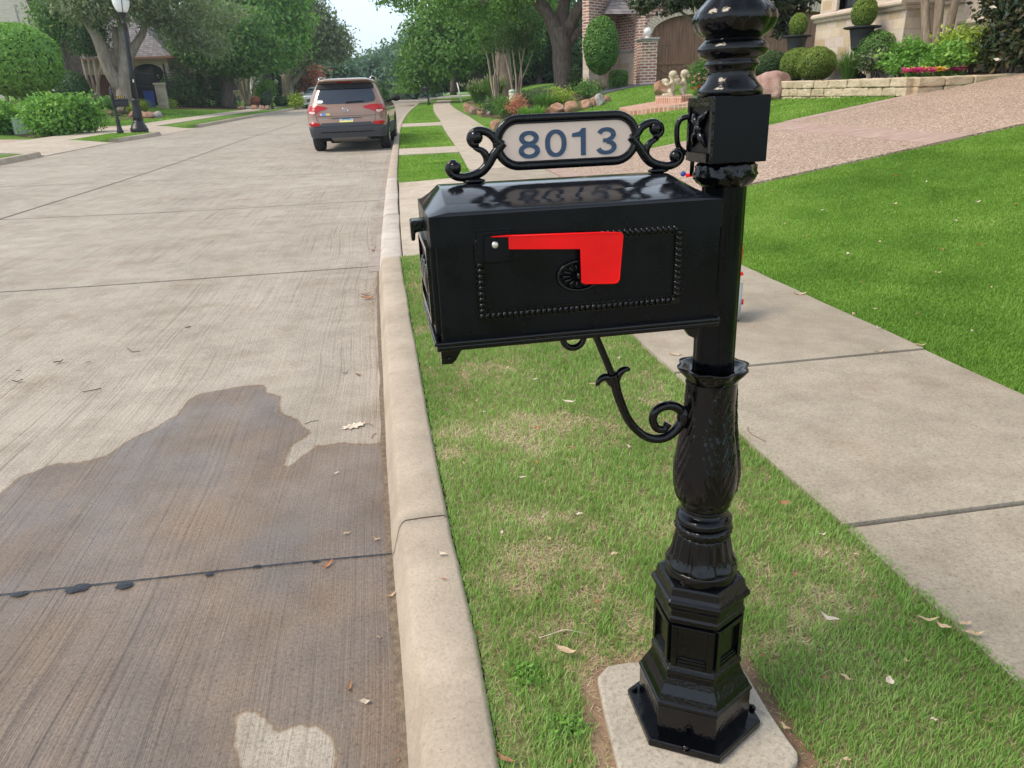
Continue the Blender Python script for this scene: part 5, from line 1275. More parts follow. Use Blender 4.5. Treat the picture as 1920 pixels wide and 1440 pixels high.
def boulder(p, r, m, label=None, group=None, seed=0, name='boulder', cat='boulder', parent=None, rz=0., cut=6):
    bm = bmesh.new(); bmesh.ops.create_icosphere(bm, subdivisions=4, radius=1.); rr = random.Random(seed)
    pl = []
    for _ in range(cut+5):
        n_ = Vector((rr.gauss(0, 1), rr.gauss(0, 1), rr.gauss(0, .8))).normalized(); pl.append((n_, rr.uniform(.62, .9)))
    for v in bm.verts:
        c = v.co.copy()
        for n_, d in pl:
            t = c.dot(n_)
            if t > d: c -= n_*(t-d)*.92
        c *= 1+.07*mnoise.noise((c.x*2.5+seed, c.y*2.5, c.z*2.5))+.03*mnoise.noise((c.x*7+seed, c.y*7, c.z*7))
        v.co = (c.x*r[0], c.y*r[1], (c.z+.55)*r[2])
    me = bpy.data.meshes.new(name); bm.to_mesh(me); bm.free(); me.materials.append(m)
    for q in me.polygons: q.use_smooth = True
    o = bpy.data.objects.new(name, me); col.objects.link(o); o.rotation_euler = (0, 0, rz)
    if parent: o.parent = parent; o.location = p
    else: o.location = p; tag(o, label, cat, group)
    return o
def boulder_px(px_, py_, wpx, hpx, m, label, group, seed, deep=.9, off=-.0):
    p = att(px_, py_); fr = Fr(p); r = wpx/fr.m/2; q = p+fr.n*r*deep*.5
    return boulder((q[0], q[1], float(base(q[0], q[1]))-.02+off), (r*1.12, r*deep*1.1, hpx/fr.m/1.45), m, label, group, seed, rz=atan2(fr.u[1], fr.u[0]))
gR = 'boulders edging the right flower bed'
for args in ((878, 208, 18, 15, 'rock_rust', 'rust boulder at the far corner of the bed edge'), (890, 214, 22, 16, 'rock_pink', 'pinkish pointed boulder beside the sidewalk'), (903, 215, 16, 13, 'rock_rust', 'small rust boulder between two paler ones by the sidewalk'),
             (918, 213, 12, 9, 'rock_grey', 'small pale grey rock on the sidewalk edge of the bed'), (930, 243, 19, 21, 'rock_rust', 'round rust boulder touching the left end of the number sign'), (1041, 214, 34, 20, 'rock_rust', 'large wedge shaped rust boulder above the number sign'),
             (1072, 210, 34, 19, 'rock_rust', 'wide rust brown boulder in the middle of the edging row'), (1100, 203, 26, 15, 'rock_rust', 'rust boulder left of the narrow one'), (1113, 199, 13, 16, 'rock_rust', 'narrow rust boulder beside the grey one'),
             (1124, 197, 20, 20, 'rock_grey', 'pointed light grey boulder near the lawn'), (1138, 191, 14, 13, 'rock_rust', 'dark round boulder at the lawn end of the row')):
    boulder_px(args[0], args[1], args[2], args[3], M[args[4]], args[5], gR, args[0])
boulder_px(1447, 186, 78, 46, M['rock_pink'], 'big cracked pink granite boulder at the end of the stone wall', None, 33)
boulder_px(1240, 178, 34, 24, M['rock_rust'], 'dark brown rock left of the statue', None, 12)
# ---- brick steps in the lawn
def steps():
    m = MB(); A = [att(*q)[:2] for q in ((1161, 209), (1179, 217), (1258, 207), (1302, 200), (1300, 190), (1232, 197))]
    zt = max(float(base(*q)) for q in A[:3])+.09
    root = empty('brick_steps', (*A[1], zt-.2), 'two shallow red brick steps in the lawn leading to the stone statue', 'steps')
    o0 = np.array([*A[1], zt-.2])
    def pr(poly, z0, z1, name, tilt=True):
        V = [(q[0]-o0[0], q[1]-o0[1], z0(q)-o0[2]) for q in poly]+[(q[0]-o0[0], q[1]-o0[1], z1(q)-o0[2]) for q in poly]; n = len(poly)
        MB().add(V, [tuple(range(n-1, -1, -1)), tuple(range(n, 2*n))]+[(i, (i+1) % n, n+(i+1) % n, n+i) for i in range(n)]).build(name, M['brick_step'], root)
    bb = lambda q: float(base(*q))
    pr(A, lambda q: bb(q)-.15, lambda q: bb(q)+.10, 'lower_step')
    B = [att(*q)[:2] for q in ((1228, 203), (1277, 201), (1300, 195))]; fr = Fr(att(1250, 200)); B += [B[2]+fr.n[:2]*1.3, B[0]+fr.n[:2]*1.0]
    zz = max(bb(q) for q in B[:3])
    pr(B, lambda q: bb(q)-.1, lambda q: zz+.20, 'upper_step')
    return zz+.2, B
zst, Bst = steps()
# ---- seated figures statue
def statue():
    p = att(1276, 198); p = np.array([p[0], p[1], 0]); fr0 = Fr(att(1276, 198)); p[:2] += fr0.n[:2]*.35; p[2] = zst-.18
    root = empty('statue', p, 'cream stone statue of two seated children holding a fish shape, beside the brick steps', 'statue')
    root['label'] = 'cream stone statue of two seated figures leaning left beside the brick steps'
    fr = Fr(p); U = fr.u; Nn = fr.n
    def W(px_, py_, d): return fr.q(px_, py_, d)-p
    def figure(seq, name):
        me = bpy.data.meshes.new(name); vs = []; es = []; rad = []
        for nm, q, r, par in seq:
            vs.append(tuple(q)); rad.append(r)
            if par is not None: es.append((par, len(vs)-1))
        me.from_pydata(vs, es, []); o = bpy.data.objects.new(name, me); col.objects.link(o); o.parent = root
        sk = o.modifiers.new('skin', 'SKIN')
        for i, r in enumerate(rad): me.skin_vertices[0].data[i].radius = (r, r)
        me.skin_vertices[0].data[0].use_root = True
        ss_ = o.modifiers.new('sub', 'SUBSURF'); ss_.levels = 2; ss_.render_levels = 2; me.materials.append(M['statue'])
        return o
    for dx, dd, nm in ((0, 0, 'figure'), (22, .28, 'figure')):
        f = lambda x, y, d=0.: W(x+dx, y+(-2 if dx else 0), d+dd)
        seq = [('pelvis', f(1264, 178), .105, None), ('waist', f(1264, 168), .09, 0), ('chest', f(1262, 158), .105, 1), ('neck', f(1260, 150), .05, 2), ('head', f(1259, 142), .085, 3), ('headtop', f(1262, 136), .075, 4),
               ('kneeL', f(1254, 168, -.12), .065, 0), ('shinL', f(1262, 186, -.14), .048, 6), ('footL', f(1256, 192, -.16), .045, 7), ('toeL', f(1250, 193, -.2), .03, 8),
               ('kneeR', f(1256, 170, .1), .065, 0), ('shinR', f(1268, 188, .08), .048, 10), ('footR', f(1262, 193, .04), .045, 11),
               ('shL', f(1259, 155, -.10), .05, 2), ('elL', f(1252, 160, -.15), .038, 13), ('handL', f(1246, 157, -.08), .035, 14),
               ('shR', f(1262, 155, .1), .05, 2), ('elR', f(1254, 161, .12), .038, 16), ('handR', f(1247, 157, .02), .035, 17)]
        o = figure(seq, nm)
        m = MB(); c = f(1254.5, 144, -.01); m.sphere(c, (.02, .02, .02), 8, 6); h_ = f(1262, 139, .0); m.sphere(h_, (.105, .105, .085), 16, 10)
        m.sphere(f(1268, 144, 0), (.06, .06, .05), 12, 8)
        m.build('hair', M['statue'], o)
        m = MB(); c = f(1248, 153.5, -.03); m.sphere(c, (.085, .085, .08), 14, 10); m.sphere(f(1244, 151, -.03), (.05, .05, .04), 12, 8); m.build('held_bowl', M['statue'], o)
    # blocks they sit on
    m = MB()
    for x, y, w_, h_, d in ((1250, 182, 17, 13, .05), (1246, 194, 12, 9, .0), (1270, 190, 22, 8, .2), (1288, 184, 20, 14, .3), (1284, 196, 16, 12, -.05), (1296, 194, 14, 14, .1)):
        c = W(x, y, d); m.box(c, (w_/fr.m, .34, h_/fr.m), atan2(U[1], U[0])+.1*(x % 3-1), .03)
    m.build('stone_blocks', M['statue'], root)
statue()
# rose bush, red flowers, planter shrub beside the statue
def flowers(p, label, spread, n, size, m, name='flowers', cat='flowers', h=.0, leaf=None, lm='leaf_mid', group=None):
    g = rng_(); root = empty(name, p, label, cat, group); fr = Fr(p); V = []; F = []; var = []
    for i in range(n):
        a = g.uniform(-1, 1, 3); c = fr.u*a[0]*spread[0]+fr.n*a[1]*spread[1]+np.array([0, 0, h+abs(a[2])*spread[2]]); t0 = g.uniform(0, 6.28); tl = g.uniform(-.5, .5, 2); vv = g.random()
        for k in range(5):
            t = t0+k*2*pi/5; d = np.array([cos(t), sin(t), .25+tl[0]*cos(t)+tl[1]*sin(t)]); sd = np.array([-sin(t), cos(t), 0])*size*.36; b = len(V)
            V += [c, c+d*size*.55-sd, c+d*size, c+d*size*.55+sd]; F.append((b, b+1, b+2, b+3)); var += [vv]*4
    ob = mesh_np('petals', V, np.array(F), M[m], root, var=var)
    if leaf:
        V, F, var = leaves([((0, 0, h*.35), leaf)], 260, .022, rng_(), shell=.2, gap=0, clump=.02); V[:, 2] = np.maximum(V[:, 2], 0); mesh_np('foliage', V, F, M[lm], root, var=var)
    return root
pr = att(1311, 182); pr = ptX(1311, 170, pr[0]+.15)
pr[2] = float(base(pr[0], pr[1]))
bush(pr, 'rounded leafy shrub beside the statue, partly hidden by the finial', [(1311, 138, .1, 17, 24), (1322, 130, .2, 12, 20)], 2600, .035, M['leaf_mid'])
flowers(pr-Fr(pr).n*.25, 'pink and white rose blossoms low beside the statue', (.28, .1, .25), 26, .05, 'petal_rose', h=.28, leaf=(.3, .2, .3), name='rose_bush', cat='rose bush')
flowers(pr-Fr(pr).n*.5+Fr(pr).u*-.05, 'small red flowers at the foot of the statue', (.14, .08, .08), 14, .045, 'petal_red', h=.14, leaf=(.15, .1, .12))
# urns with egg topiary
def urn(p, z0, rimz, rw, label, egg):
    root = empty('urn_planter', (p[0], p[1], z0), label, 'planter', 'black urn planters with clipped topiary'); H_ = rimz-z0
    m = MB(); m.lathe([(.20, 0), (.20, .06), (.12, .10), (.085, .16), (.10, H_-.46), (.17, H_-.40), (.20, H_-.22), (.235, H_-.05), (rw*.92, H_-.035), (rw, H_-.02), (rw, H_), (rw*.8, H_+.01), (.24, H_-.02)], 28, smooth=False); m.build('urn', M['iron2'], root)
    solid_topiary(root, (0, 0, H_+egg[2]*.9), egg, .018, 5200, M['leaf_olive'], 'topiary', int(rimz*100))
M['iron2'] = plain('dark_planter', (.022, .024, .03), .6)
g_ = ptX(1617, 50, 9.75); urn(g_, 1.1, g_[2], .36, 'larger black flared urn with egg-shaped topiary against the bright stone bay', (.245, .245, .29))
g_ = ptX(1495, 67, 9.9); urn(g_, 1.1, g_[2], .34, 'smaller looking black flared urn with narrow topiary left of the stone bay', (.205, .205, .26))
# planting in the raised bed
def bedp(px_, py_, X): q = ptX(px_, py_, X+.25); q[2] = max(1.08, float(base(q[0], q[1]))); return q
gB = 'leafy shrubs in the raised bed'
bush(bedp(1700, 140, 9.25), 'bright green feathery bush behind the magenta flowers', [(1680, 108, 0, 26, 24), (1705, 98, 0, 30, 26), (1725, 108, .1, 26, 24), (1695, 122, -.1, 34, 14), (1725, 92, .2, 20, 18)], 4200, .042, M['leaf_bright'], group=gB, clump=.07)
bush(bedp(1780, 134, 9.3), 'smaller bright green bush at the right end of the flowers', [(1765, 108, 0, 24, 20), (1790, 112, 0, 22, 18), (1780, 96, .1, 20, 14)], 3200, .042, M['leaf_bright'], group=gB, clump=.07)
bush(bedp(1815, 112, 10.1), 'yellow green shrub under the right window sill', [(1790, 82, 0, 22, 18), (1815, 76, .0, 26, 16), (1838, 84, 0, 22, 20), (1820, 98, -.1, 30, 16)], 3600, .045, M['leaf_yellow'], group=gB)
bush(bedp(1638, 140, 9.6), 'olive leaved wispy shrub left of the bright green bush', [(1632, 112, 0, 20, 20), (1650, 104, 0, 16, 16)], 1500, .04, M['leaf_grey'], group=gB)
tuft(bedp(1592, 142, 9.3), 'arching grassy clump at the foot of the stone bay', .58, .4, 520, 'leaf_mid', .014, spread=.95)
bush(bedp(1905, 118, 10.2), 'large dark glossy evergreen shrub in front of the right window', [(1885, 30, 0, 30, 50), (1915, 60, 0, 45, 55), (1890, 90, 0, 36, 26), (1940, 0, 0, 50, 60), (1875, 5, .1, 24, 30), (1950, 90, 0, 40, 30)], 9000, .06, M['leaf_cape'], clump=.12)
fl = bedp(1745, 140, 8.9); g3 = 'magenta and yellow flowers along the wall top'
for (X_, Y_, sp_, n_, mm, lab) in ((8.86, 11.98, (.16, .07, .07), 40, 'petal_pink', 'leftmost clump of magenta flowers on the wall top'), (9.12, 11.98, (.14, .07, .06), 34, 'petal_pink', 'second magenta flower clump from the left on the wall top'), (9.30, 12.0, (.16, .07, .07), 36, 'petal_yellow', 'yellow flowers between the magenta clumps'), (9.0, 12.06, (.14, .05, .08), 16, 'petal_yellow', 'few yellow flowers behind the left magenta clumps'), (9.42, 11.98, (.10, .06, .05), 20, 'petal_rose', 'small rose pink flower clump right of the yellow ones'), (9.66, 12.0, (.18, .06, .07), 42, 'petal_pink', 'rightmost clump of magenta flowers on the wall top')):
    flowers(np.array([X_-.13, Y_-.10, 1.10]), lab, sp_, int(n_*1.6), .040, mm, h=.07, leaf=(sp_[0]*1.05, .05, .05), lm='leaf_mid', group=g3)
pt = bedp(1757, 92, 10.0); pt[2] = 1.08
tree(pt, 'three tan trunks of a small tree rising before the stone house wall', [[(1742, 128, 0, .085), (1738, 70, 0, .08), (1735, 20, 0, .075), (1733, -40, 0, .06)], [(1757, 128, 0, .09), (1756, 70, 0, .085), (1762, 10, 0, .075), (1768, -50, 0, .06)], [(1768, 128, .05, .085), (1774, 80, .05, .08), (1786, 25, .05, .07), (1800, -30, 0, .06)]],
     [(1740, -140, 0, 60, 60), (1800, -150, 0, 70, 60), (1770, -200, .4, 80, 60)], 3500, .05, M['leaf_bright'], M['bark_tan'], rough=.01)
# dark magnolia hanging over the garage front, its trunk behind the black post
pm = P(8.6, 21.0, 0)
tree(pm, 'dark large-leaved tree hanging over the arched garage door', [[(1392, 175, 0, .16), (1388, 120, 0, .14), (1382, 70, 0, .13), (1372, 20, 0, .1)], [(1384, 80, 0, .06), (1340, 45, -.2, .05), (1300, 38, -.3, .045), (1272, 18, -.3, .03)], [(1384, 60, 0, .06), (1450, 20, 0, .05), (1490, 10, 0, .04)]],
     [(1205, 8, -.3, 20, 12), (1238, 10, -.3, 22, 13), (1272, -2, -.3, 26, 14), (1310, -6, -.2, 34, 16), (1190, 30, -.3, 9, 9), (1212, 32, -.3, 7, 7), (1240, 30, -.3, 8, 8), (1225, -16, 0, 40, 18), (1300, -20, 0, 60, 24), (1450, 10, .2, 40, 26), (1485, 30, .3, 26, 22), (1470, 55, .4, 18, 16), (1500, -5, .3, 36, 24), (1400, -40, 0, 80, 40)], 9000, .085, M['leaf_cape'], M['bark'], clump=.10, gap=.4, elong=2.2)
# pale green marker post and white leaning post, mailbox far right
def marker(px_, py_, hpx, wpx):
    p = att(px_, py_); fr = Fr(p); h = hpx/fr.m; r = wpx/fr.m/2
    root = empty('utility_post', p, 'short pale green utility post among the bed plants', 'utility post')
    m = MB(); m.lathe([(r, 0), (r, h*.93)], 16); m.build('tube', M['util_green'], root); m = MB(); m.lathe([(r*1.06, h*.90), (r*1.08, h*.95), (r*.9, h), (r*.3, h*1.02)], 16); m.build('cap', M['util_green'], root)
marker(961, 214, 42, 11)
p = P(5.6, 50, 0); fr = Fr(p); a = fr.q(865, 188, 0); b = fr.q(857, 155, 0)
root = empty('marker_pole', a, 'thin white pole leaning left in front of the dark trees', 'pole')
m = MB(); m.tube([np.zeros(3)-[0, 0, .1], (b-a)*.5, b-a], [.045, .045, .04], 8); m.build('pole', M['white'], root); m = MB(); m.tube([(b-a)*.99, (b-a)*1.03], [.05, .03], 8); m.build('cap', M['rock_grey'], root)
# ================================================================== VEHICLES
class Body:
    """car shell as horizontal slices: half width w(z), rear r(z), front f(z), corner radii; x lateral, y forward"""
    def __init__(s, keys): s.k = keys  # rows: z, halfwidth, rear y, front y, rear corner, front corner
    def g(s, z, i): return float(np.interp(z, [q[0] for q in s.k], [q[i] for q in s.k]))
    def outline(s, z, n=11):
        w_, r, f, cr, cf = [s.g(z, i) for i in range(1, 6)]; pts = []
        cr = min(cr, w_*.9); cf = min(cf, w_*.9)
        for i in range(n): t = -pi/2+(-pi/2)*(1-i/(n-1)) ; pts.append((-(w_-cr)+cr*cos(pi+pi/2*i/(n-1))-0, r+cr+cr*sin(pi+pi/2*i/(n-1))-s.bow(-(w_-cr)+cr*cos(pi+pi/2*i/(n-1)), w_)))
        for i in range(1, 9): x = -(w_-cr)+2*(w_-cr)*i/9; pts.append((x, r-s.bow(x, w_)))
        for i in range(n): a = 3*pi/2+pi/2*i/(n-1); pts.append(((w_-cr)+cr*cos(a), r+cr+cr*sin(a)-s.bow((w_-cr)+cr*cos(a), w_)))
        for i in range(1, 14): pts.append((w_, r+cr+(f-cf-r-cr)*i/14))
        for i in range(n): a = pi/2*i/(n-1); pts.append(((w_-cf)+cf*cos(a), f-cf+cf*sin(a)))
        for i in range(1, 9): pts.append(((w_-cf)-2*(w_-cf)*i/9, f))
        for i in range(n): a = pi/2+pi/2*i/(n-1); pts.append((-(w_-cf)+cf*cos(a), f-cf+cf*sin(a)))
        for i in range(1, 14): pts.append((-w_, f-cf-(f-cf-r-cr)*i/14))
        return pts
    def bow(s, x, w_): return .06*(1-(x/w_)**2)
    def rear(s, x, z):
        w_, r, cr = s.g(z, 1), s.g(z, 2), min(s.g(z, 4), s.g(z, 1)*.9); ax = min(abs(x), w_-.0005)
        y = r-s.bow(x, w_)
        if ax > w_-cr: y += cr-sqrt(max(0, cr*cr-(ax-(w_-cr))**2))
        return y
    def shell(s, zs, name, m_, parent, capm=True):
        m = MB(); V = []; F = []; O = [s.outline(z) for z in zs]; n = len(O[0])
        for o, z in zip(O, zs): V += [(x, y, z) for x, y in o]
        for j in range(len(zs)-1):
            for i in range(n): F.append((j*n+i, j*n+(i+1) % n, (j+1)*n+(i+1) % n, (j+1)*n+i))
        m.add(V, F, True); 
        top = O[-1]; c = (sum(p[0] for p in top)/n, sum(p[1] for p in top)/n)
        m.add([(x, y, zs[-1]) for x, y in top]+[(c[0], c[1], zs[-1]+.012)], [(i, (i+1) % n, n) for i in range(n)], True)
        m.add([(x, y, zs[0]) for x, y in O[0]], [tuple(range(n-1, -1, -1))])
        o = m.build(name, m_, parent); wl = o.modifiers.new('w', 'WELD'); wl.merge_threshold = .001; return o
    def rpatch(s, rows, name, m_, parent, off=.006, nx=14, smooth=True):
        """rows: (z, x0, x1) on the rear surface"""
        zs = np.linspace(rows[0][0], rows[-1][0], max(6, len(rows)*3)); V = []; rz = [q[0] for q in rows]
        for z in zs:
            a = np.interp(z, rz, [q[1] for q in rows]); b = np.interp(z, rz, [q[2] for q in rows])
            for k in range(nx+1): x = a+(b-a)*k/nx; V.append((x, s.rear(x, z)-off, z))
        n = nx+1; F = [(j*n+i, j*n+i+1, (j+1)*n+i+1, (j+1)*n+i) for j in range(len(zs)-1) for i in range(nx)]
        k = len(V); V += [(x, y+off+.03, z) for x, y, z in V]
        ring = [i for i in range(n)]+[j*n+nx for j in range(1, len(zs))]+[(len(zs)-1)*n+i for i in range(nx-1, -1, -1)]+[j*n for j in range(len(zs)-2, 0, -1)]
        F += [(ring[i], ring[(i+1) % len(ring)], k+ring[(i+1) % len(ring)], k+ring[i]) for i in range(len(ring))]
        m = MB().add(V, F, False); o = m.build(name, m_, parent); return o
    def spatch(s, sgn, poly, name, m_, parent, off=.006):
        """poly (y,z) on a side"""
        ny = 12; zs0 = min(p[1] for p in poly); zs1 = max(p[1] for p in poly); V = []; rows = []
        zs = np.linspace(zs0+.001, zs1-.001, 9)
        for z in zs:
            xs_ = []
            for (a, b) in zip(poly, poly[1:]+poly[:1]):
                if (a[1]-z)*(b[1]-z) < 0: xs_.append(a[0]+(b[0]-a[0])*(z-a[1])/(b[1]-a[1]))
            y0, y1 = min(xs_), max(xs_)
            for k in range(ny+1): y = y0+(y1-y0)*k/ny; V.append((sgn*(s.g(z, 1)+off), y, z))
        n = ny+1; F = [(j*n+i, j*n+i+1, (j+1)*n+i+1, (j+1)*n+i) for j in range(len(zs)-1) for i in range(ny)]
        return MB().add(V, F).build(name, m_, parent)
def wheel(parent, c, r=.36, wd=.24):
    s = 1 if c[0] > 0 else -1
    m = MB(); prof = [(r*.66, -wd/2), (r*.90, -wd/2), (r*.975, -wd/2+.025), (r, -wd/2+.05), (r, wd/2-.05), (r*.975, wd/2-.025), (r*.90, wd/2), (r*.66, wd/2)]
    V = []; F = []; n = 32
    for rr, x in prof:
        for k in range(n): a = 2*pi*k/n; V.append((c[0]+x, c[1]+rr*cos(a), c[2]+rr*sin(a)))
    for i in range(len(prof)-1):
        for k in range(n): F.append((i*n+k, i*n+(k+1) % n, (i+1)*n+(k+1) % n, (i+1)*n+k))
    m.add(V, F, True); ty = m.build('wheel', M['rubber'], parent)
    m = MB(); x = c[0]+s*wd*.38
    for k in range(10):
        a = 2*pi*k/10; d = (cos(a), sin(a)); m.tube([(x, c[1]+d[0]*.05, c[2]+d[1]*.05), (x+s*.01, c[1]+d[0]*r*.64, c[2]+d[1]*r*.64)], .022, 6)
    m.tube([(x, c[1]+r*.64*cos(a), c[2]+r*.64*sin(a)) for a in np.linspace(0, 2*pi, 28, endpoint=False)], .018, 6, closed=True); m.sphere((x, c[1], c[2]), (.02, .06, .06)); m.build('rim', M['chrome'], ty)
    m = MB(); m.tube([(c[0]-s*.08, c[1], c[2]), (c[0]+s*.05, c[1], c[2])], r*.62, 20); m.build('hub', M['dark'], ty)
def suv():
    q = att(659, 285, -.12); X = q[0]-.03; Y = 18.35
    root = empty('parked_suv', (X, Y, float(base(X, Y))-.12), 'brown suv parked at the kerb seen from behind with yellow and blue licence plate', 'car', rz=-.075)
    B = Body([(.30, .865, .16, 4.20, .12, .4), (.36, .885, .08, 4.34, .14, .5), (.46, .90, .03, 4.44, .16, .6), (.60, .91, .0, 4.47, .18, .6), (.66, .915, .0, 4.46, .18, .6), (.72, .92, .035, 4.42, .20, .6), (.86, .922, .045, 4.35, .22, .6), (.95, .918, .05, 4.2, .24, .7), (1.02, .905, .075, 3.9, .26, .7), (1.10, .875, .12, 3.35, .26, .6), (1.20, .835, .19, 3.05, .24, .5), (1.32, .785, .28, 2.78, .22, .4), (1.42, .735, .35, 2.55, .20, .35), (1.50, .690, .39, 2.35, .20, .35), (1.545, .655, .30, 2.2, .18, .4), (1.575, .615, .24, 2.05, .16, .4), (1.60, .575, .27, 1.85, .16, .4), (1.622, .50, .40, 1.55, .2, .4), (1.632, .40, .6, 1.3, .2, .3)])
    B.shell([.58, .62, .66, .70, .74, .80, .86, .92, .98, 1.04, 1.10, 1.16, 1.24, 1.32, 1.40, 1.47, 1.50, 1.53, 1.555, 1.575, 1.59, 1.60, 1.612, 1.622, 1.632], 'body', M['copper'], root)
    bz = root
    # lower grey cladding
    lo = Body([(k[0], k[1]+.004, k[2]-.006, k[3]+.006, k[4], k[5]) for k in B.k])
    lo.shell([.33, .37, .42, .48, .54, .585], 'bumper_cladding', M['cladding'], root)
    B.rpatch([(.585, -.905, .905), (.62, -.66, .66), (.655, -.56, .56), (.67, -.52, .52)], 'cladding_ledge', M['cladding'], root, .012, 24)
    B.rpatch([(.42, -.62, .62), (.50, -.62, .62)], 'lower_insert', M['dark'], root, .004, 20)
    # rear window, spoiler, third lamp
    B.rpatch([(1.075, -.42, .42), (1.085, -.58, .58), (1.11, -.67, .67), (1.16, -.705, .705), (1.24, -.685, .685), (1.34, -.645, .645), (1.41, -.615, .615)], 'rear_window', M['glass'], root, .006, 24)
    B.rpatch([(1.40, -.675, .675), (1.46, -.66, .66), (1.515, -.62, .62)], 'spoiler', M['dark'], root, .03, 24)
    B.rpatch([(1.522, -.16, .17), (1.542, -.16, .17)], 'brake_lamp', M['lamp_red'], root, .012, 6)
    # tail lamps: wedge pointing inwards
    for sg in (-1, 1):
        def rw(z, a, b): return (z, a, b) if sg > 0 else (z, -b, -a)
        tl = B.rpatch([rw(.86, .74, .83), rw(.89, .66, .895), rw(.93, .58, .90), rw(.965, .46, .895), rw(.99, .40, .88), rw(1.02, .46, .875), rw(1.045, .60, .86)], 'tail_lamp', M['lamp_red'], root, .010, 14)
        B.rpatch([rw(.868, .73, .80), rw(.895, .70, .86), rw(.925, .72, .85)], 'reversing_lamp', M['lamp_clear'], tl, .016, 8)
        B.rpatch([rw(.600, .66, .84), rw(.63, .60, .875), rw(.67, .64, .875), rw(.682, .70, .85)], 'reflector', M['lamp_red'], root, .016, 10)
    # tailgate seams, plate recess, plate, badge
    m = MB()
    def line(pts, r=.004):
        m.tube([(x, B.rear(x, z)-.001, z) for x, z in pts], r, 6)
    line([(-.70, .885), (-.69, .80), (-.66, .70), (-.62, .665)]); line([(.70, .885), (.69, .80), (.66, .70), (.62, .665)]); line([(x, .808) for x in np.linspace(-.69, .69, 16)], .0035)
    line([(x, .665) for x in np.linspace(-.60, .60, 14)], .004)
    m.build('panel_seam', M['dark'], root)
    B.rpatch([(.672, -.28, .29), (.70, -.285, .295), (.762, -.34, .35), (.775, -.36, .37)], 'plate_recess', M['copper'], root, .004, 12)
    B.rpatch([(.757, -.34, .35), (.768, -.35, .36)], 'plate_lamp_bar', M['dark'], root, .014, 12)
    B.rpatch([(.782, -.60, .60), (.800, -.64, .64)], 'body_crease', M['copper'], root, .012, 16)
    pl = B.rpatch([(.672, -.155, .155), (.708, -.155, .155), (.752, -.155, .155)], 'licence_plate', M['plate'], root, .020, 10)
    m = MB(); 
    y = B.rear(0, .712)-.024
    for k, x in enumerate((-.118, -.085, -.050, .018, .050, .082, .112)):
        m = MB(); m.bx(x-.009, x+.009, y, y+.004, .694, .700) if k % 2 else m.bx(x-.009, x-.004, y, y+.004, .694, .724)
        m.bx(x+.004, x+.009, y, y+.004, .694, .724); m.bx(x-.009, x+.009, y, y+.004, .718, .724); m.build('plate_character', M['numeral'], pl)
    B.rpatch([(.738, -.085, .085), (.749, -.085, .085)], 'plate_heading', M['numeral'], pl, .024, 6)
    m = MB(); yb = B.rear(0, .93)-.012
    m.tube([(.072*cos(a), yb, .945+.038*sin(a)) for a in np.linspace(0, 2*pi, 28, endpoint=False)], .006, 8, closed=True)
    m.tube([(-.034, yb, .925), (-.022, yb, .965)], .007, 8); m.tube([(.022, yb, .925), (.034, yb, .965)], .007, 8); m.tube([(-.026, yb, .940), (.026, yb, .950)], .007, 8)
    m.build('badge', M['chrome'], root)
    m = MB()
    for x in np.linspace(-.60, -.44, 7): m.bx(x, x+.016, B.rear(x, .745)-.006, B.rear(x, .745), .742, .753)
    for x in (.45, .475, .50): m.bx(x, x+.018, B.rear(x, .745)-.006, B.rear(x, .745), .742, .753)
    m.build('model_lettering', M['chrome'], root)
    B.rpatch([(1.095, -.61, -.55), (1.11, -.65, -.51), (1.13, -.66, -.50), (1.15, -.65, -.51), (1.165, -.61, -.55)], 'oval_sticker', M['white'], root, .010, 6)
    B.rpatch([(.83, -.645, -.365), (.875, -.645, -.365)], 'bumper_sticker', M['sticker'], root, .012, 8)
    # wiper
    m = MB(); m.tube([(x, B.rear(x, z)-.02, z) for x, z in ((.02, 1.085), (.05, 1.10), (.40, 1.115))], .011, 8); m.tube([(x, B.rear(x, z)-.03, z) for x, z in ((.05, 1.118), (.44, 1.118))], .006, 6); m.build('wiper', M['dark'], root)
    # side glass both sides
    for sg in (-1, 1):
        B.spatch(sg, [(.62, 1.10), (.95, 1.40), (1.25, 1.50), (1.62, 1.50), (1.62, 1.06), (.9, 1.06)], 'side_window', M['glass'], root, .004)
        B.spatch(sg, [(1.70, 1.06), (1.70, 1.50), (2.30, 1.49), (2.62, 1.30), (2.95, 1.06)], 'side_window', M['glass'], root, .004)
        for yw in (.80, 3.45):
            B.spatch(sg, [(yw+.47*cos(a), .33+max(-.0, .47*sin(a))) for a in np.linspace(0, pi, 14)], 'wheel_arch', M['cladding'], root, .010)
            B.spatch(sg, [(yw+.40*cos(a), .32+max(-.0, .40*sin(a))) for a in np.linspace(0, pi, 14)], 'wheel_well', M['dark'], root, .014)
        m = MB(); m.sphere((sg*1.03, 2.72, 1.14), (.115, .07, .075), 14, 10); m.bx(min(sg*.86, sg*1.0), max(sg*.86, sg*1.0), 2.70, 2.76, 1.08, 1.12); m.build('door_mirror', M['dark'], root)
        m = MB(); m.tube([(sg*.60, .50, 1.60), (sg*.61, .60, 1.645), (sg*.62, 1.1, 1.665), (sg*.62, 1.8, 1.655), (sg*.60, 2.05, 1.60)], .016, 8); m.build('roof_rail', M['chrome'], root)
        for yw in (.80, 3.45): wheel(root, (sg*.80, yw, .355), .36, .235)
    m = MB(); m.lathe([(.035, 1.615), (.02, 1.645), (.006, 1.65)], 10, c=(.02, .62, 0)); m.tube([(.02, .62, 1.64), (.02, .50, 1.79)], .006, 6); m.build('antenna', M['dark'], root)
    m = MB(); m.bx(-.72, .72, .35, 4.1, .24, .34); m.build('underbody', M['dark'], root)
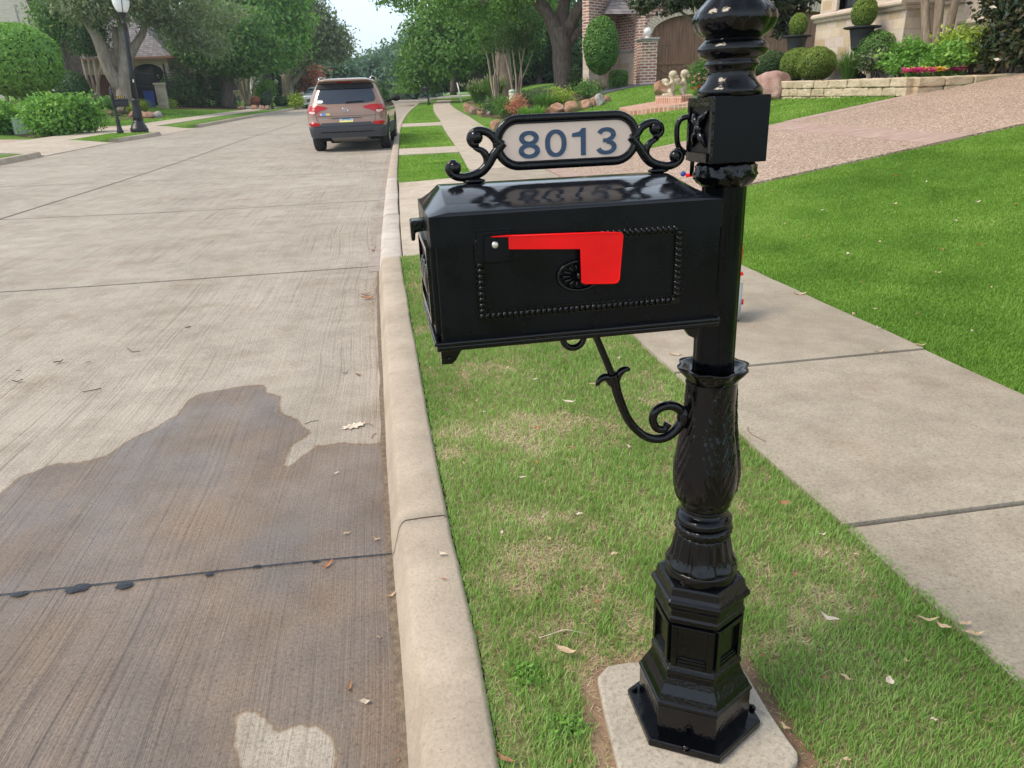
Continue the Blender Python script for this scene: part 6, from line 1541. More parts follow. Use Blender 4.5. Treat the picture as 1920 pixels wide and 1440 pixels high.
    m = MB(); m.box((0, .42, .30), (.86, .34, .14), 0, .05); m.tube([(.45, .3, .27), (.45, .9, .27)], .03, 10); m.build('exhaust', M['exh'], root)
M['exh'] = plain('exhaust_metal', (.25, .23, .21), .5, metal=.5)
def platemat():
    m, nt, b = mat('licence_plate_sheet'); tc = N(nt, 'ShaderNodeTexCoord'); sp = N(nt, 'ShaderNodeSeparateXYZ'); nt.links.new(tc.outputs['Generated'], sp.inputs[0])
    nt.links.new(ramp(nt, sp.outputs[2], [(.0, (.72, .62, .12)), (.3, (.75, .70, .25)), (.5, (.72, .76, .74)), (.8, (.35, .55, .75)), (1., (.18, .40, .70))]), b.inputs['Base Color']); b.inputs['Roughness'].default_value = .4; return m
M['plate'] = platemat()
def stick():
    m, nt, b = mat('coloured_sticker'); tc = N(nt, 'ShaderNodeTexCoord'); sp = N(nt, 'ShaderNodeSeparateXYZ'); nt.links.new(tc.outputs['Generated'], sp.inputs[0])
    nt.links.new(ramp(nt, sp.outputs[0], [(0, (.6, .1, .12)), (.18, (.75, .6, .6)), (.3, (.12, .3, .7)), (.66, (.3, .5, .75)), (.7, (.8, .6, .15))], 'CONSTANT'), b.inputs['Base Color']); return m
M['sticker'] = stick()
suv()
def car2():
    p = att(587, 203.5, -.12); p[0] += .1; root = empty('parked_car', p, 'pale silver car parked facing us at the left kerb, partly hidden by the brown suv', 'car', rz=-.10)
    B = Body([(.28, .84, .10, 4.3, .2, .3), (.5, .88, .02, 4.42, .25, .35), (.7, .90, .0, 4.45, .3, .4), (.85, .885, .03, 4.38, .35, .45), (.95, .86, .9, 3.9, .35, .45), (1.0, .82, 1.15, 3.75, .3, .3), (1.2, .72, 1.5, 3.4, .25, .25), (1.36, .62, 1.85, 3.1, .2, .25), (1.44, .5, 2.1, 2.9, .2, .2)])
    B.shell([.30, .4, .5, .6, .7, .78, .85, .9, .95, 1.0, 1.1, 1.2, 1.3, 1.36, 1.41, 1.44], 'body', M['silver'], root)
    B.rpatch([(1.02, -.70, .70), (1.2, -.62, .62), (1.34, -.54, .54)], 'windscreen', M['glass'], root, .01, 12)
    B.rpatch([(.45, -.45, .45), (.62, -.5, .5)], 'grille', M['dark'], root, .012, 12)
    for sg in (-1, 1):
        B.rpatch([(.66, *sorted((sg*.52, sg*.80))), (.76, *sorted((sg*.58, sg*.84)))], 'headlight', M['lamp_clear2'], root, .012, 8)
        B.spatch(sg, [(1.25, 1.0), (1.75, 1.34), (2.9, 1.34), (3.5, 1.0)], 'side_window', M['glass'], root)
        m = MB(); m.sphere((sg*.97, 1.45, 1.02), (.10, .06, .07), 10, 8); m.build('door_mirror', M['silver'], root)
        for yw in (.85, 3.5):
            B.spatch(sg, [(yw+.37*cos(a), .30+.37*sin(a)) for a in np.linspace(0, pi, 12)], 'wheel_well', M['dark'], root, .012); wheel(root, (sg*.78, yw, .32), .32, .2)
M['lamp_clear2'] = plain('headlamp', (.8, .82, .85), .1, coat=.8)
car2()

# ================================================================== LEFT SIDE
def lamp():
    p = att(262, 246); fr = Fr(p); root = empty('street_lamp', p, 'tall dark blue-black street lamp with frosted globe on the grass island', 'street lamp')
    # slight lean of the photographed post is followed
    top = fr.q(229, 22, 0)-p; ht = np.linalg.norm(top); sc = 1.
    lean = Matrix.Rotation(0, 4, 'X'); z = Vector((0, 0, 1)); tv = Vector(top).normalized(); Rq = z.rotation_difference(tv)
    def L(m): m.v = [tuple(Rq @ Vector(q)) for q in m.v]; return m
    m = MB(); m.lathe([(.30, -.05), (.30, .10), (.27, .12), (.25, .20), (.21, .24), (.19, .30), (.17, .36)], 16); m.lathe([(.165, .34), (.16, .5), (.13, .8), (.11, .95), (.125, .98), (.125, 1.05), (.095, 1.10)], 16, mod=lambda r, z, th, i: r*(1+.05*cos(8*th)))
    L(m).build('base', M['iron'], root)
    H_ = ht; m = MB(); m.lathe([(.095, 1.08), (.085, 2.0), (.072, 3.2), (.060, H_-.38), (.075, H_-.37), (.075, H_-.34), (.05, H_-.31), (.05, H_-.22), (.11, H_-.12), (.15, H_-.05), (.16, H_-.03)], 20); L(m).build('pole', M['iron'], root)
    m = MB(); m.lathe([(.14, H_-.04), (.20, H_+.06), (.255, H_+.20), (.275, H_+.34), (.27, H_+.40)], 28); L(m).build('globe', M['globe'], root)
    m = MB(); m.lathe([(.30, H_+.36), (.31, H_+.42), (.30, H_+.46), (.25, H_+.56), (.17, H_+.64), (.06, H_+.69), (.03, H_+.74), (.0, H_+.76)], 28)
    for k in range(4): a = k*pi/2+.4; m.tube([(.16*cos(a), .16*sin(a), H_-.03), (.28*cos(a), .28*sin(a), H_+.25), (.30*cos(a), .30*sin(a), H_+.40)], .012, 6)
    L(m).build('cap', M['iron'], root)
    m = MB(); m.bx(-.10, -.07, -.10, -.03, 1.62, 1.72); m.v = [(x+.14, y, z) for x, y, z in m.v]; L(m).build('tag', M['white'], root)
lamp()
def smallbox(pb, fr_, pts, label, h, left, name_col=None, flagc=None):
    root = empty('mailbox', pb, label, 'mailbox', 'smaller post mailboxes along the street')
    s = h/1.45; u = fr_.u; sg = 1 if left else -1; lean = -.12 if False else 0
    m = MB(); m.lathe([(.10*s, -.02), (.11*s, .06*s), (.085*s, .12*s), (.06*s, .30*s), (.075*s, .38*s), (.05*s, .45*s), (.045*s, .75*s), (.04*s, .8*s), (.04*s, 1.1*s), (.055*s, 1.14*s), (.06*s, 1.25*s), (.035*s, 1.28*s), (.055*s, 1.36*s), (.02*s, 1.42*s), (.0, 1.48*s)], 12); m.build('post', M['iron'], root)
    a = atan2(u[1], u[0]); 
    def Bx(m, x0, x1, y0, y1, z0, z1): m.box((cos(a)*(x0+x1)/2*sg-sin(a)*(y0+y1)/2, sin(a)*(x0+x1)/2*sg+cos(a)*(y0+y1)/2, (z0+z1)/2), (abs(x1-x0), abs(y1-y0), z1-z0), a, .02)
    m = MB(); Bx(m, .03*s, .44*s, -.13*s, .13*s, .82*s, 1.03*s); Bx(m, .02*s, .46*s, -.15*s, .15*s, 1.01*s, 1.06*s); m.build('box', M['iron'], root)
    m = MB(); Bx(m, .10*s, .38*s, -.012, .012, 1.075*s, 1.15*s); pl = m.build('number_plate', M['iron'], root)
    if name_col:
        m = MB()
        for k in range(4): Bx(m, (.13+k*.06)*s, (.165+k*.06)*s, -.03, -.014, 1.09*s, 1.14*s)
        m.build('numeral', name_col, pl)
    m = MB(); m.tube([(cos(a)*.04*s*sg, sin(a)*.04*s*sg, .55*s), (cos(a)*.2*s*sg, sin(a)*.2*s*sg, .58*s), (cos(a)*.33*s*sg, sin(a)*.33*s*sg, .82*s)], .018*s, 6); m.build('bracket', M['iron'], root)
M['gold'] = plain('gold_numerals', (.75, .48, .08), .4)
p = att(226, 250); smallbox(p, Fr(p), None, 'black post mailbox with gold numbers standing left of the street lamp', 1.5, True, M['gold'])
p = att(511, 204); smallbox(p, Fr(p), None, 'far small dark mailbox on the left beyond the crape myrtle', 1.35, False)
p = att(804, 196.5); smallbox(p, Fr(p), None, 'far dark mailbox with pale plate on the strip of grass by the right sidewalk', 1.42, False, M['rock_grey'])
# transformer boxes and bin
def utilbox(px_, py_, wpx, hpx, label):
    p = att(px_, py_); fr = Fr(p); p = p-fr.n*.95; p[2] = float(base(p[0], p[1])); fr = Fr(p); w_ = wpx/fr.m; h = hpx/fr.m; root = empty('utility_box', p, label, 'utility box', rz=atan2(fr.u[1], fr.u[0])+.15)
    m = MB(); m.box((0, w_*.3, h*.46), (w_, w_*.8, h*.92), 0, .02); m.build('cabinet', M['util_green'], root); m = MB(); m.box((0, w_*.3, h*.96), (w_*1.06, w_*.88, h*.09), 0, .02); m.build('lid', M['util_green'], root); m = MB(); m.box((w_*.2, -w_*.11, h*.5), (w_*.16, .03, h*.14), 0, .004); m.build('latch', M['rock_grey'], root)
utilbox(42, 249, 22, 30, 'pale green utility box in front of the bright green bushes')
def bin_():
    p = att(284, 202); fr = Fr(p); root = empty('recycling_bin', p, 'blue wheeled bin standing before the dark gate', 'bin', rz=atan2(fr.u[1], fr.u[0])); h = 1.08
    m = MB(); V = [(-.25, -.28, .05), (.25, -.28, .05), (.25, .28, .05), (-.25, .28, .05), (-.31, -.36, .92), (.31, -.36, .92), (.31, .36, .92), (-.31, .36, .92)]; m.add(V, [(3,2,1,0),(4,5,6,7),(0,1,5,4),(1,2,6,5),(2,3,7,6),(3,0,4,7)]); o = m.build('body', M['bin_blue'], root); bevel(o, .02)
    m = MB(); m.box((0, 0, .965), (.66, .78, .07), 0, .02); m.build('lid', M['bin_blue'], root)
    for k in (-.18, -.06, .06, .18):
        pass
    m = MB(); m.tube([(-.28, .40, .9), (.28, .40, .9)], .02, 6); m.build('handle', M['bin_blue'], root)
    for sx in (-.27, .27): MB().tube([(sx-.03, .3, .11), (sx+.03, .3, .11)], .11, 14).build('wheel', M['rubber'], root)
bin_()
# --- long tan brick garage building
def left_building():
    Y0, Y1, XR, XL = 57., 64.3, -14.43, -30.; org = (-20., 57., .9)
    root = empty('tan_brick_building', org, 'tan brick building with grey hip roof and dark arched opening behind the blue bin', 'building')
    def L(m): m.v = [(x-org[0], y-org[1], z-org[2]) for x, y, z in m.v]; return m
    m = MB(); A = (-15.85, 1.02, 3.10, .55); D1 = (-20.15, 1.75, 3.05, .02)
    arch_wall(m, XL, XR, .4, 4.0, Y0, [D1, A], .35); m.bx(XR-.3, XR, Y0+.35, Y1, .4, 4.0); m.bx(XL, XR, Y1, Y1+.3, .4, 4.0); L(m).build('wall', M['brick_tan'], root)
    e = .45
    m = MB(); V = [(XL-e, Y0-e, 4.06), (XR+e, Y0-e, 4.06), (XR+e, Y1+e+.3, 4.06), (XL-e, Y1+e+.3, 4.06), (XR-3.3, (Y0+Y1)/2, 7.6), (XL+3.6, (Y0+Y1)/2, 7.6)]
    m.add(V, [(0, 1, 4, 5), (1, 2, 4), (2, 3, 5, 4), (3, 0, 5), (3, 2, 1, 0)]); L(m).build('roof', M['shingle'], root)
    m = MB(); m.bx(XL-e, XR+e, Y0-e-.08, Y0-e+.04, 3.93, 4.07); m.bx(XR+e-.02, XR+e+.09, Y0-e+.05, Y1+e, 3.93, 4.07); L(m).build('gutter', M['copper_trim'], root)
    m = MB()
    for k in range(18): x = D1[0]-D1[1]+.02+k*.192; m.bx(x, x+.18, Y0+.2, Y0+.25, .8, 3.06)
    L(m).build('garage_door', M['wood_red'], root)
    m = MB(); m.bx(A[0]-1.02, A[0]+1.02, Y0+.34, Y0+.4, .4, 3.7); L(m).build('gate', M['dark'], root)
    m = MB()
    for (x0, x1) in ((XR-.01, XR+.03),): m.bx(x0, x1, 59.6, 60.5, 2.1, 3.2)
    L(m).build('window', M['glass'], root)
    m = MB(); m.bx(-18.3, -17.0, Y0-.12, Y0+.3, .4, 3.95); L(m).build('pier', M['brick_dk'], root)
M['wood_red'] = wood('red_brown_wood', (.12, .04, .028), (.20, .075, .05))
M['brick_dk'] = brick('dark_tan_brick', [(.20, .15, .12), (.28, .21, .17), (.24, .18, .15), (.18, .14, .12)], (.30, .25, .22))
left_building()
def gable():
    Y0 = 50.; org = (-22., Y0, 1.2); root = empty('gabled_house', org, 'pale brick house with one tall steep flared gable and a slit window', 'house')
    pr = [(104, 190), (97, 138), (88, 85), (70, 40), (50, 0), (22, -62)]
    R_ = [ptY(a, b, Y0) for a, b in pr]; R_ = [(q[0], q[2]) for q in R_]; R_[0] = (R_[0][0], .6); xm = R_[-1][0]-1.5; apex = (xm, R_[-1][1]+2.2)
    Lf = [(2*xm-x, z) for x, z in R_[::-1]]
    poly = R_+[apex]+Lf; DP = 4.2
    m = MB(); m.prism(poly, 0, DP, tf=lambda a, z, k: (a-org[0], Y0+k-org[1], z-org[2])); m.build('wall', M['brick_pale'], root)
    m = MB(); n = len(poly); out = []
    for (a, b) in zip((R_+[apex])[1:], (R_+[apex])[2:]):
        for sg in (1, -1):
            A = (a[0] if sg > 0 else 2*xm-a[0], a[1]); Bq = (b[0] if sg > 0 else 2*xm-b[0], b[1]); dx, dz = Bq[0]-A[0], Bq[1]-A[1]; Ls = sqrt(dx*dx+dz*dz); nx, nz = sg*dz/Ls*.22, -sg*dx/Ls*.22
            V = []
            for k in (-.12, DP+.1):
                for q in (A, Bq, (Bq[0]+nx, Bq[1]+nz), (A[0]+nx, A[1]+nz)): V.append((q[0]-org[0], Y0+k-org[1], q[1]-org[2]))
            m.add(V, [(3,2,1,0),(4,5,6,7),(0,1,5,4),(1,2,6,5),(2,3,7,6),(3,0,4,7)])
    m.build('roof', M['roof_brown'], root)
    q = ptY(29, 8, Y0); q2 = ptY(35, 42, Y0); m = MB(); m.bx(q[0]-org[0]-.10, q2[0]-org[0]+.05, -.02, .2, q2[2]-org[2], q[2]-org[2]); m.build('slit_window', M['rock_grey'], root)
    m = MB(); m.bx(-12, -3.5, 3, 9, -.6, 4.2); m.build('side_wing', M['brick_pale'], root)
M['roof_brown'] = shingle('brown_shingles', (.16, .11, .09), (.26, .19, .16))
gable()
def far_house():
    Y0 = 74.; a = ptY(352, 122, Y0); b = ptY(492, 120, Y0); org = ((a[0]+b[0])/2, Y0, .9)
    root = empty('far_brick_house', org, 'far pinkish brick house with white column, half hidden by trees on the left', 'house')
    x0, x1 = a[0]-org[0], b[0]-org[0]-.6; zt = a[2]-org[2]-.3
    m = MB(); m.bx(x0, x1, 0, 9, -.4, zt); m.build('wall', M['brick_red2'], root)
    m = MB(); m.add([(x0-.6, -.6, zt), (x1+.6, -.6, zt), (x1+.6, 9.6, zt), (x0-.6, 9.6, zt), (x0+4, 4.5, zt+4), (x1-4, 4.5, zt+4)], [(0, 1, 5, 4), (1, 2, 5), (2, 3, 4, 5), (3, 0, 4), (3, 2, 1, 0)]); m.build('roof', M['shingle'], root)
    m = MB(); m.bx(x0-.5, x1+.5, -.62, -.5, zt-.2, zt+.02); m.build('fascia', M['white'], root)
    for px_ in (483, 472):
        q = ptY(px_, 160, Y0-1.2); m = MB(); m.lathe([(.22, -.2), (.2, 0), (.17, .2), (.15, zt-.3), (.2, zt-.1)], 14, c=(q[0]-org[0], q[1]-org[1], 0)); m.build('column', M['white'], root)
    for px_ in (372, 405, 440):
        q = ptY(px_, 160, Y0); m = MB(); m.bx(q[0]-org[0]-.5, q[0]-org[0]+.5, -.04, .1, 1., 2.6); f = m.build('window', M['trim'], root); MB().bx(q[0]-org[0]-.42, q[0]-org[0]+.42, -.06, -.03, 1.08, 2.52).build('pane', M['glass'], f)
M['brick_red2'] = brick('pinkish_brick', [(.42, .24, .19), (.50, .32, .25), (.56, .40, .32), (.46, .30, .25)], (.56, .47, .40))
far_house()
# iron fence and its stone pier
def ironfence(A, B, h, label, sp=.14):
    A = np.array(A, float); B = np.array(B, float); d = B-A; L = np.linalg.norm(d[:2]); root = empty('iron_fence', A, label, 'fence')
    n = int(L/sp); m = MB()
    for k in range(n+1):
        q = d*k/n; hh = h*(1+.06*cos(k*.5)); 
        if k % 14: m.tube([(q[0], q[1], q[2]+.08), (q[0], q[1], q[2]+hh)], .013, 4); m.lathe([(.022, 0), (.0, .12)], 4, c=(q[0], q[1], q[2]+hh))
    m.build('pickets', M['iron'], root)
    m = MB()
    for z in (.2, h*.55, h*.88): m.tube([(0, 0, z), (d[0], d[1], d[2]+z)], .025, 4)
    m.build('rail', M['iron'], root)
    for k in range(0, n+1, 14):
        q = d*k/n; MB().bx(q[0]-.05, q[0]+.05, q[1]-.05, q[1]+.05, q[2]-.1, q[2]+h*1.12).build('post', M['iron'], root)
fa = att(322, 200.5); fb = att(384, 200)
ironfence(fa, fb, 2.4, 'black iron picket fence right of the pale stone pier', .15)
ga = att(262, 201.5); gb_ = att(300, 201)
ironfence(ga, gb_, 2.3, 'black iron gate section left of the pale stone pier', .15)
p = att(308, 202); root = empty('stone_pier', p, 'short pale stone pier between gate and iron fence', 'pillar')
MB().bx(-.27, .27, -.27, .27, -.1, 1.42).build('shaft', M['stone'], root); MB().bx(-.33, .33, -.33, .33, 1.42, 1.52).build('cap', M['trim'], root)
# tall iron pole of the lamp further back (white lantern)
for px_, py_, hpx, lab in ((522, 185, 34, 'tiny white lantern post far away on the left'),):
    p = ptY(px_, py_, 80); p[2] = float(base(p[0], p[1])); fr = Fr(p); root = empty('lantern_post', p, lab, 'lamp post'); h = fr.q(px_, py_-hpx, 0)[2]-p[2]
    MB().tube([(0, 0, 0), (0, 0, h-.3)], .05, 6).build('pole', M['iron'], root); m = MB(); m.lathe([(.08, h-.3), (.2, h-.15), (.2, h), (.05, h+.12)], 10); m.build('lantern', M['globe'], root)

# boulders, left
gL = 'boulders in the left front yards'
for x, y, w_, h_, mm, lab in ((200, 216, 26, 10, 'rock_rust', 'flat brown rock left of the gold numbered mailbox'), (252, 219, 22, 10, 'rock_rust', 'rust rock just left of the lamp pole'), (267, 219, 14, 10, 'rock_rust', 'rust rock directly behind the lamp pole'), (281, 221, 24, 11, 'rock_rust', 'broad brown rock right of the lamp pole'), (296, 221, 18, 12, 'rock_grey', 'pale grey rock at the right end of the lamp row'),
                         (453, 204.5, 14, 6, 'rock_rust', 'leftmost small rock under the crape myrtle'), (466, 204.5, 9, 6, 'rock_grey', 'small pale rock under the crape myrtle'), (478, 205, 14, 8, 'rock_rust', 'reddish rock at the base of the far crape myrtle'), (491, 205, 12, 8, 'rock_pink', 'pinkish rock right of the far crape myrtle'), (502, 205, 9, 7, 'rock_rust', 'small rock beside the far left mailbox')):
    boulder_px(x, y, w_, h_, M[mm], lab, gL, int(x))
# shrubs, left
gS = 'bushes in the left front yards'
def shr(px_, py_, blobs, label, n, size, m, group=gS, off=(0, 0), **kw):
    p = att(px_, py_); return bush(p, label, blobs, n, size, M[m], group=group, **kw)
shr(20, 250, [(-4, 222, 0, 28, 24), (12, 224, .2, 20, 20), (-25, 215, 0, 30, 26), (38, 205, .9, 16, 12)], 'bright green bush left of the pale green utility box', 5200, .085, 'leaf_bright')
shr(90, 254, [(76, 222, 0, 20, 22), (100, 226, -.2, 26, 26), (88, 206, .3, 28, 20)], 'big bright green bush right of the pale green utility box', 6800, .085, 'leaf_bright')
shr(142, 250, [(135, 212, 0, 28, 24), (155, 218, 0, 26, 24), (125, 228, -.2, 22, 18), (150, 200, .2, 22, 16)], 'big yellow green bush beside the left driveway', 6400, .085, 'leaf_bright')
def topi(px_, base_py, cx, cy, rx, rz, label, n, size, m, d=0., Y=None, cat='shrub', name='clipped_shrub', trunks=None, seed=1, group=gS, sq=2.):
    p = att(px_, base_py) if Y is None else ptY(px_, base_py, Y)
    if Y is not None: p[2] = float(base(p[0], p[1]))
    fr = Fr(p); root = empty(name, p, label, cat, group); c = fr.q(cx, cy, d)-p; solid_topiary(root, c, (rx/fr.m, rx/fr.m, rz/fr.m), size, n, M[m], 'crown' if trunks else 'foliage', seed, squareness=sq)
    if trunks: tubes_np([([fr.q(a, b, dd)-p for a, b, dd in t[0]], t[1]) for t in trunks], 8).build('trunk', M['bark_tan'], root)
    return root
topi(60, 236, 22, 112, 78, 60, 'large clipped dome tree at the left edge before the pale gable', 15000, .08, 'leaf_bright', Y=36., cat='tree', name='clipped_tree', sq=2.3, trunks=[([(18, 205, 0), (12, 180, 0), (6, 150, 0)], [.09, .08, .06]), ([(25, 205, 0), (24, 175, 0), (28, 150, 0)], [.08, .07, .05]), ([(33, 205, 0), (36, 175, 0), (42, 150, 0)], [.08, .07, .05]), ([(2, 205, 0), (-8, 170, 0)], [.08, .06])], group=None)
topi(136, 205, 136, 166, 28, 30, 'dark round clipped bush left of the crape myrtle stems', 5200, .07, 'leaf_dark', Y=46., seed=2)
topi(52, 205, 52, 183, 22, 16, 'dark round hedge ball under the clipped dome tree', 2600, .07, 'leaf_dark', Y=44, seed=3)
topi(85, 205, 84, 184, 26, 13, 'low dark hedge below the pale gable', 2600, .07, 'leaf_dark', Y=46, seed=4, sq=3.)
topi(190, 212, 192, 194, 13, 13, 'small dark round bush right of the crape myrtle stems', 1800, .06, 'leaf_dark', Y=44, seed=5)
topi(205, 212, 206, 193, 12, 13, 'small green round bush beside the big forked tree', 1800, .06, 'leaf_mid', Y=43, seed=6)
topi(168, 212, 170, 196, 14, 12, 'small dark round bush behind the big bright bush', 1800, .06, 'leaf_dark', Y=44, seed=7)
shr(345, 200, [(338, 165, 0, 26, 30), (352, 180, 0, 22, 22), (322, 178, 0, 16, 20)], 'dark green shrub behind the iron fence', 4200, .10, 'leaf_dark')
shr(378, 200, [(378, 160, 0, 12, 28), (380, 182, 0, 14, 20)], 'narrow dark cone shrub at the end of the iron fence', 2800, .09, 'leaf_dark')
shr(405, 200, [(405, 160, 0, 14, 28), (412, 182, 0, 16, 18)], 'dark narrow shrub left of the round topped tree trunk', 2800, .09, 'leaf_dark')
shr(417, 201, [(415, 186, 0, 14, 14), (440, 190, 0, 14, 10)], 'small blue green shrub at the round topped tree foot', 1600, .08, 'leaf_blue')
shr(322, 202, [(320, 194, 0, 9, 8)], 'small yellow flowering shrub at the iron fence', 600, .06, 'leaf_yellow')
shr(496, 199, [(498, 168, 0, 15, 16), (492, 180, 0, 14, 12)], 'bright round shrub beside the white column', 2600, .10, 'leaf_bright')
for x, y, rx, rz, lab, mm in ((480, 190, 9, 8, 'small dark plum hedge ball beside the far house', 'leaf_red'), (497, 192, 9, 8, 'small green hedge ball left of the far left mailbox', 'leaf_dark'), (528, 190, 13, 9, 'left hedge ball behind the parked silver car', 'leaf_dark'), (550, 190, 11, 9, 'right hedge ball next to the parked silver car', 'leaf_dark')):
    topi(x, 203, x, y, rx, rz, lab, 1300, .09, mm, Y=60, seed=int(x))
shr(556, 202, [(556, 190, 0, 8, 10)], 'yellow green plant touching the silver car', 900, .09, 'leaf_yellow')
tuft(att(270, 214), 'bright yellow green grassy plant right of the lamp pole', .75, .5, 360, 'leaf_yellow', .03, spread=.9, group=gS)
tuft(att(249, 216), 'yellow green grassy plant behind the gold numbered mailbox', .6, .5, 300, 'leaf_yellow', .03, spread=.9, group=gS)
# trees, left
gT = 'street trees'
p = P(-16.2, 45.5, 0)
tree(p, 'large grey green oak with leaning forked trunk behind the street lamp', [[(238, 212, 0, .62), (236, 180, 0, .50), (235, 150, 0, .46), (236, 120, 0, .38), (234, 80, 0, .3), (226, 30, 0, .22)],
     [(236, 168, 0, .40), (215, 148, 0, .36), (202, 125, 0, .32), (193, 98, 0, .30), (180, 66, 0, .26), (165, 45, 0, .18), (150, 15, 0, .12)],
     [(238, 150, .2, .34), (226, 120, .3, .26), (220, 90, .3, .22), (214, 50, .3, .16)], [(240, 110, 0, .28), (252, 88, 0, .22), (268, 60, 0, .18), (272, 30, 0, .13)], [(214, 156, .5, .28), (219, 120, .6, .22), (208, 92, .6, .16)]],
     [(170, 10, -1, 40, 24), (230, 0, -1, 55, 24), (290, 10, -1, 50, 26), (335, 40, 0, 40, 22), (372, 64, 0, 38, 20), (400, 20, 1, 50, 30), (345, 74, .5, 24, 12), (250, -36, 0, 120, 46), (140, -20, 0, 60, 40), (392, 88, .5, 26, 13), (290, 42, 0, 22, 10)],
     26000, .105, M['leaf_grey'], M['bark_grey'], group=gT, gap=.55, rough=.03, elong=2.4, droop=.3, clump=.42)
p = P(-19.5, 49.5, 0)
tree(p, 'dark leaved tree with slim forked trunk in front of the tan building', [[(126, 190, 0, .2), (124, 140, 0, .19), (122, 115, 0, .17)], [(123, 118, 0, .12), (108, 95, 0, .1), (92, 70, 0, .08)], [(123, 118, 0, .12), (132, 92, 0, .1), (140, 60, 0, .08)], [(122, 112, 0, .1), (118, 80, 0, .08)]],
     [(95, 50, 0, 30, 30), (125, 26, 0, 36, 28), (92, 22, 0, 18, 18), (138, 52, 0, 28, 24), (158, 66, 0, 22, 14), (150, 20, 0, 36, 26), (120, -20, 0, 60, 40)], 15000, .12, M['leaf_mid'], M['bark'], group=gT, gap=.45, clump=.32)
p = P(-18.4, 46.5, 0)
crape(p, 'crape myrtle with several bare brown stems before the tan building', [[(180, 208, 0, .09), (170, 170, 0, .08), (160, 135, 0, .07), (152, 105, 0, .05)], [(182, 208, 0, .09), (176, 165, 0, .08), (168, 130, 0, .06), (164, 95, 0, .05)], [(184, 208, 0, .10), (184, 165, 0, .09), (178, 130, 0, .07), (174, 95, 0, .05)], [(186, 206, 0, .09), (183, 160, .2, .08), (190, 120, .2, .06), (186, 90, .2, .05)]],
      [(160, 76, 0, 20, 18), (180, 74, 0, 20, 20), (152, 92, 0, 13, 10), (174, 92, 0, 14, 9), (190, 90, 0, 10, 9), (170, 50, 0, 26, 18)], 6500, 'leaf_dark', .09)
p = P(-14.9, 58.5, 0)
tree(p, 'broad dark green round topped tree right of the tan building', [[(427, 202, 0, .5), (426, 175, 0, .42), (425, 150, 0, .42)], [(424, 152, 0, .3), (405, 130, 0, .2), (385, 115, 0, .12)], [(426, 150, 0, .3), (432, 120, 0, .2), (445, 90, 0, .14)], [(427, 155, 0, .25), (450, 138, 0, .15), (470, 125, 0, .1)]],
     [(375, 94, -1, 34, 24), (350, 84, -1, 22, 15), (400, 116, -1, 32, 16), (410, 70, -1, 50, 36), (380, 60, 0, 44, 34), (440, 100, -1, 46, 30), (470, 118, -1, 30, 16), (450, 60, 0, 50, 40), (495, 95, -1, 30, 26), (350, 60, 0, 26, 20)], 26000, .17, M['leaf_mid'], M['bark'], group=gT, gap=.3)
p = P(-15.2, 66, 0)
tree(p, 'bright green broadleaf tree with dense tall crown beside the sky gap', [[(500, 190, 0, .4), (500, 120, 0, .35)]],
     [(440, 10, 0, 50, 50), (500, 20, 0, 60, 60), (530, 70, 0, 36, 42), (545, 30, 0, 26, 40), (480, 70, 0, 50, 40), (400, -10, 1, 50, 40), (520, 108, 0, 26, 20), (550, 60, 0, 18, 30), (510, -40, 0, 60, 40), (440, -50, 0, 70, 40), (410, 40, 1, 40, 30)], 32000, .21, M['leaf_bright'], M['bark'], group=gT, gap=.25)
p = P(-14.2, 76, 0)
tree(p, 'grey green spreading tree left of the sky gap with leaning branches', [[(541, 188, 0, .6), (539, 160, 0, .5), (536, 140, 0, .45)], [(538, 150, 0, .35), (550, 128, 0, .28), (568, 112, 0, .2), (590, 100, 0, .12)], [(537, 142, 0, .3), (528, 125, 0, .2), (520, 105, 0, .15)], [(545, 160, 0, .3), (565, 135, 0, .2), (580, 115, 0, .12)]],
     [(555, 5, 0, 34, 34), (575, 30, 0, 34, 32), (602, 55, 0, 30, 26), (622, 82, 0, 26, 18), (600, 80, 0, 46, 28), (575, 55, -1, 40, 34), (560, 100, -1, 30, 16), (632, 100, 0, 22, 10), (545, 40, 1, 30, 36), (636, 66, 0, 10, 10)], 26000, .19, M['leaf_grey'], M['bark_grey'], group=gT, gap=.35, clump=.55)
p = P(-14.0, 68, 0)
crape(P(-13.9, 62.5, 0), 'crape myrtle with pale bare stems over the far left boulders', [[(460, 200, 0, .1), (455, 175, 0, .09), (447, 150, 0, .07), (438, 125, 0, .05)], [(463, 200, 0, .1), (460, 170, 0, .09), (456, 145, 0, .07), (455, 120, 0, .05)], [(466, 200, 0, .1), (466, 165, 0, .09), (468, 140, 0, .07), (472, 118, 0, .05)], [(462, 200, 0, .08), (448, 165, 0, .06), (430, 140, 0, .04)], [(470, 198, 0, .07), (476, 160, 0, .06), (484, 138, 0, .04)]],
      [(440, 112, 0, 26, 16), (465, 100, 0, 30, 22), (490, 115, 0, 22, 16), (475, 125, 0, 24, 10), (450, 90, 0, 24, 18)], 7000, 'leaf_mid', .13)
p = P(-13.5, 86, 0)
tree(p, 'reddish plum coloured tree behind the silver car', [[(572, 192, 0, .25), (573, 165, 0, .2), (574, 145, 0, .12)]], [(575, 150, 0, 22, 26), (590, 165, 0, 20, 22), (560, 170, 0, 20, 20), (580, 130, 0, 16, 14), (598, 182, 0, 14, 14), (566, 186, 0, 14, 12)], 9000, .2, M['leaf_red'], M['bark_tan'], group=gT, gap=.5, droop=.6)
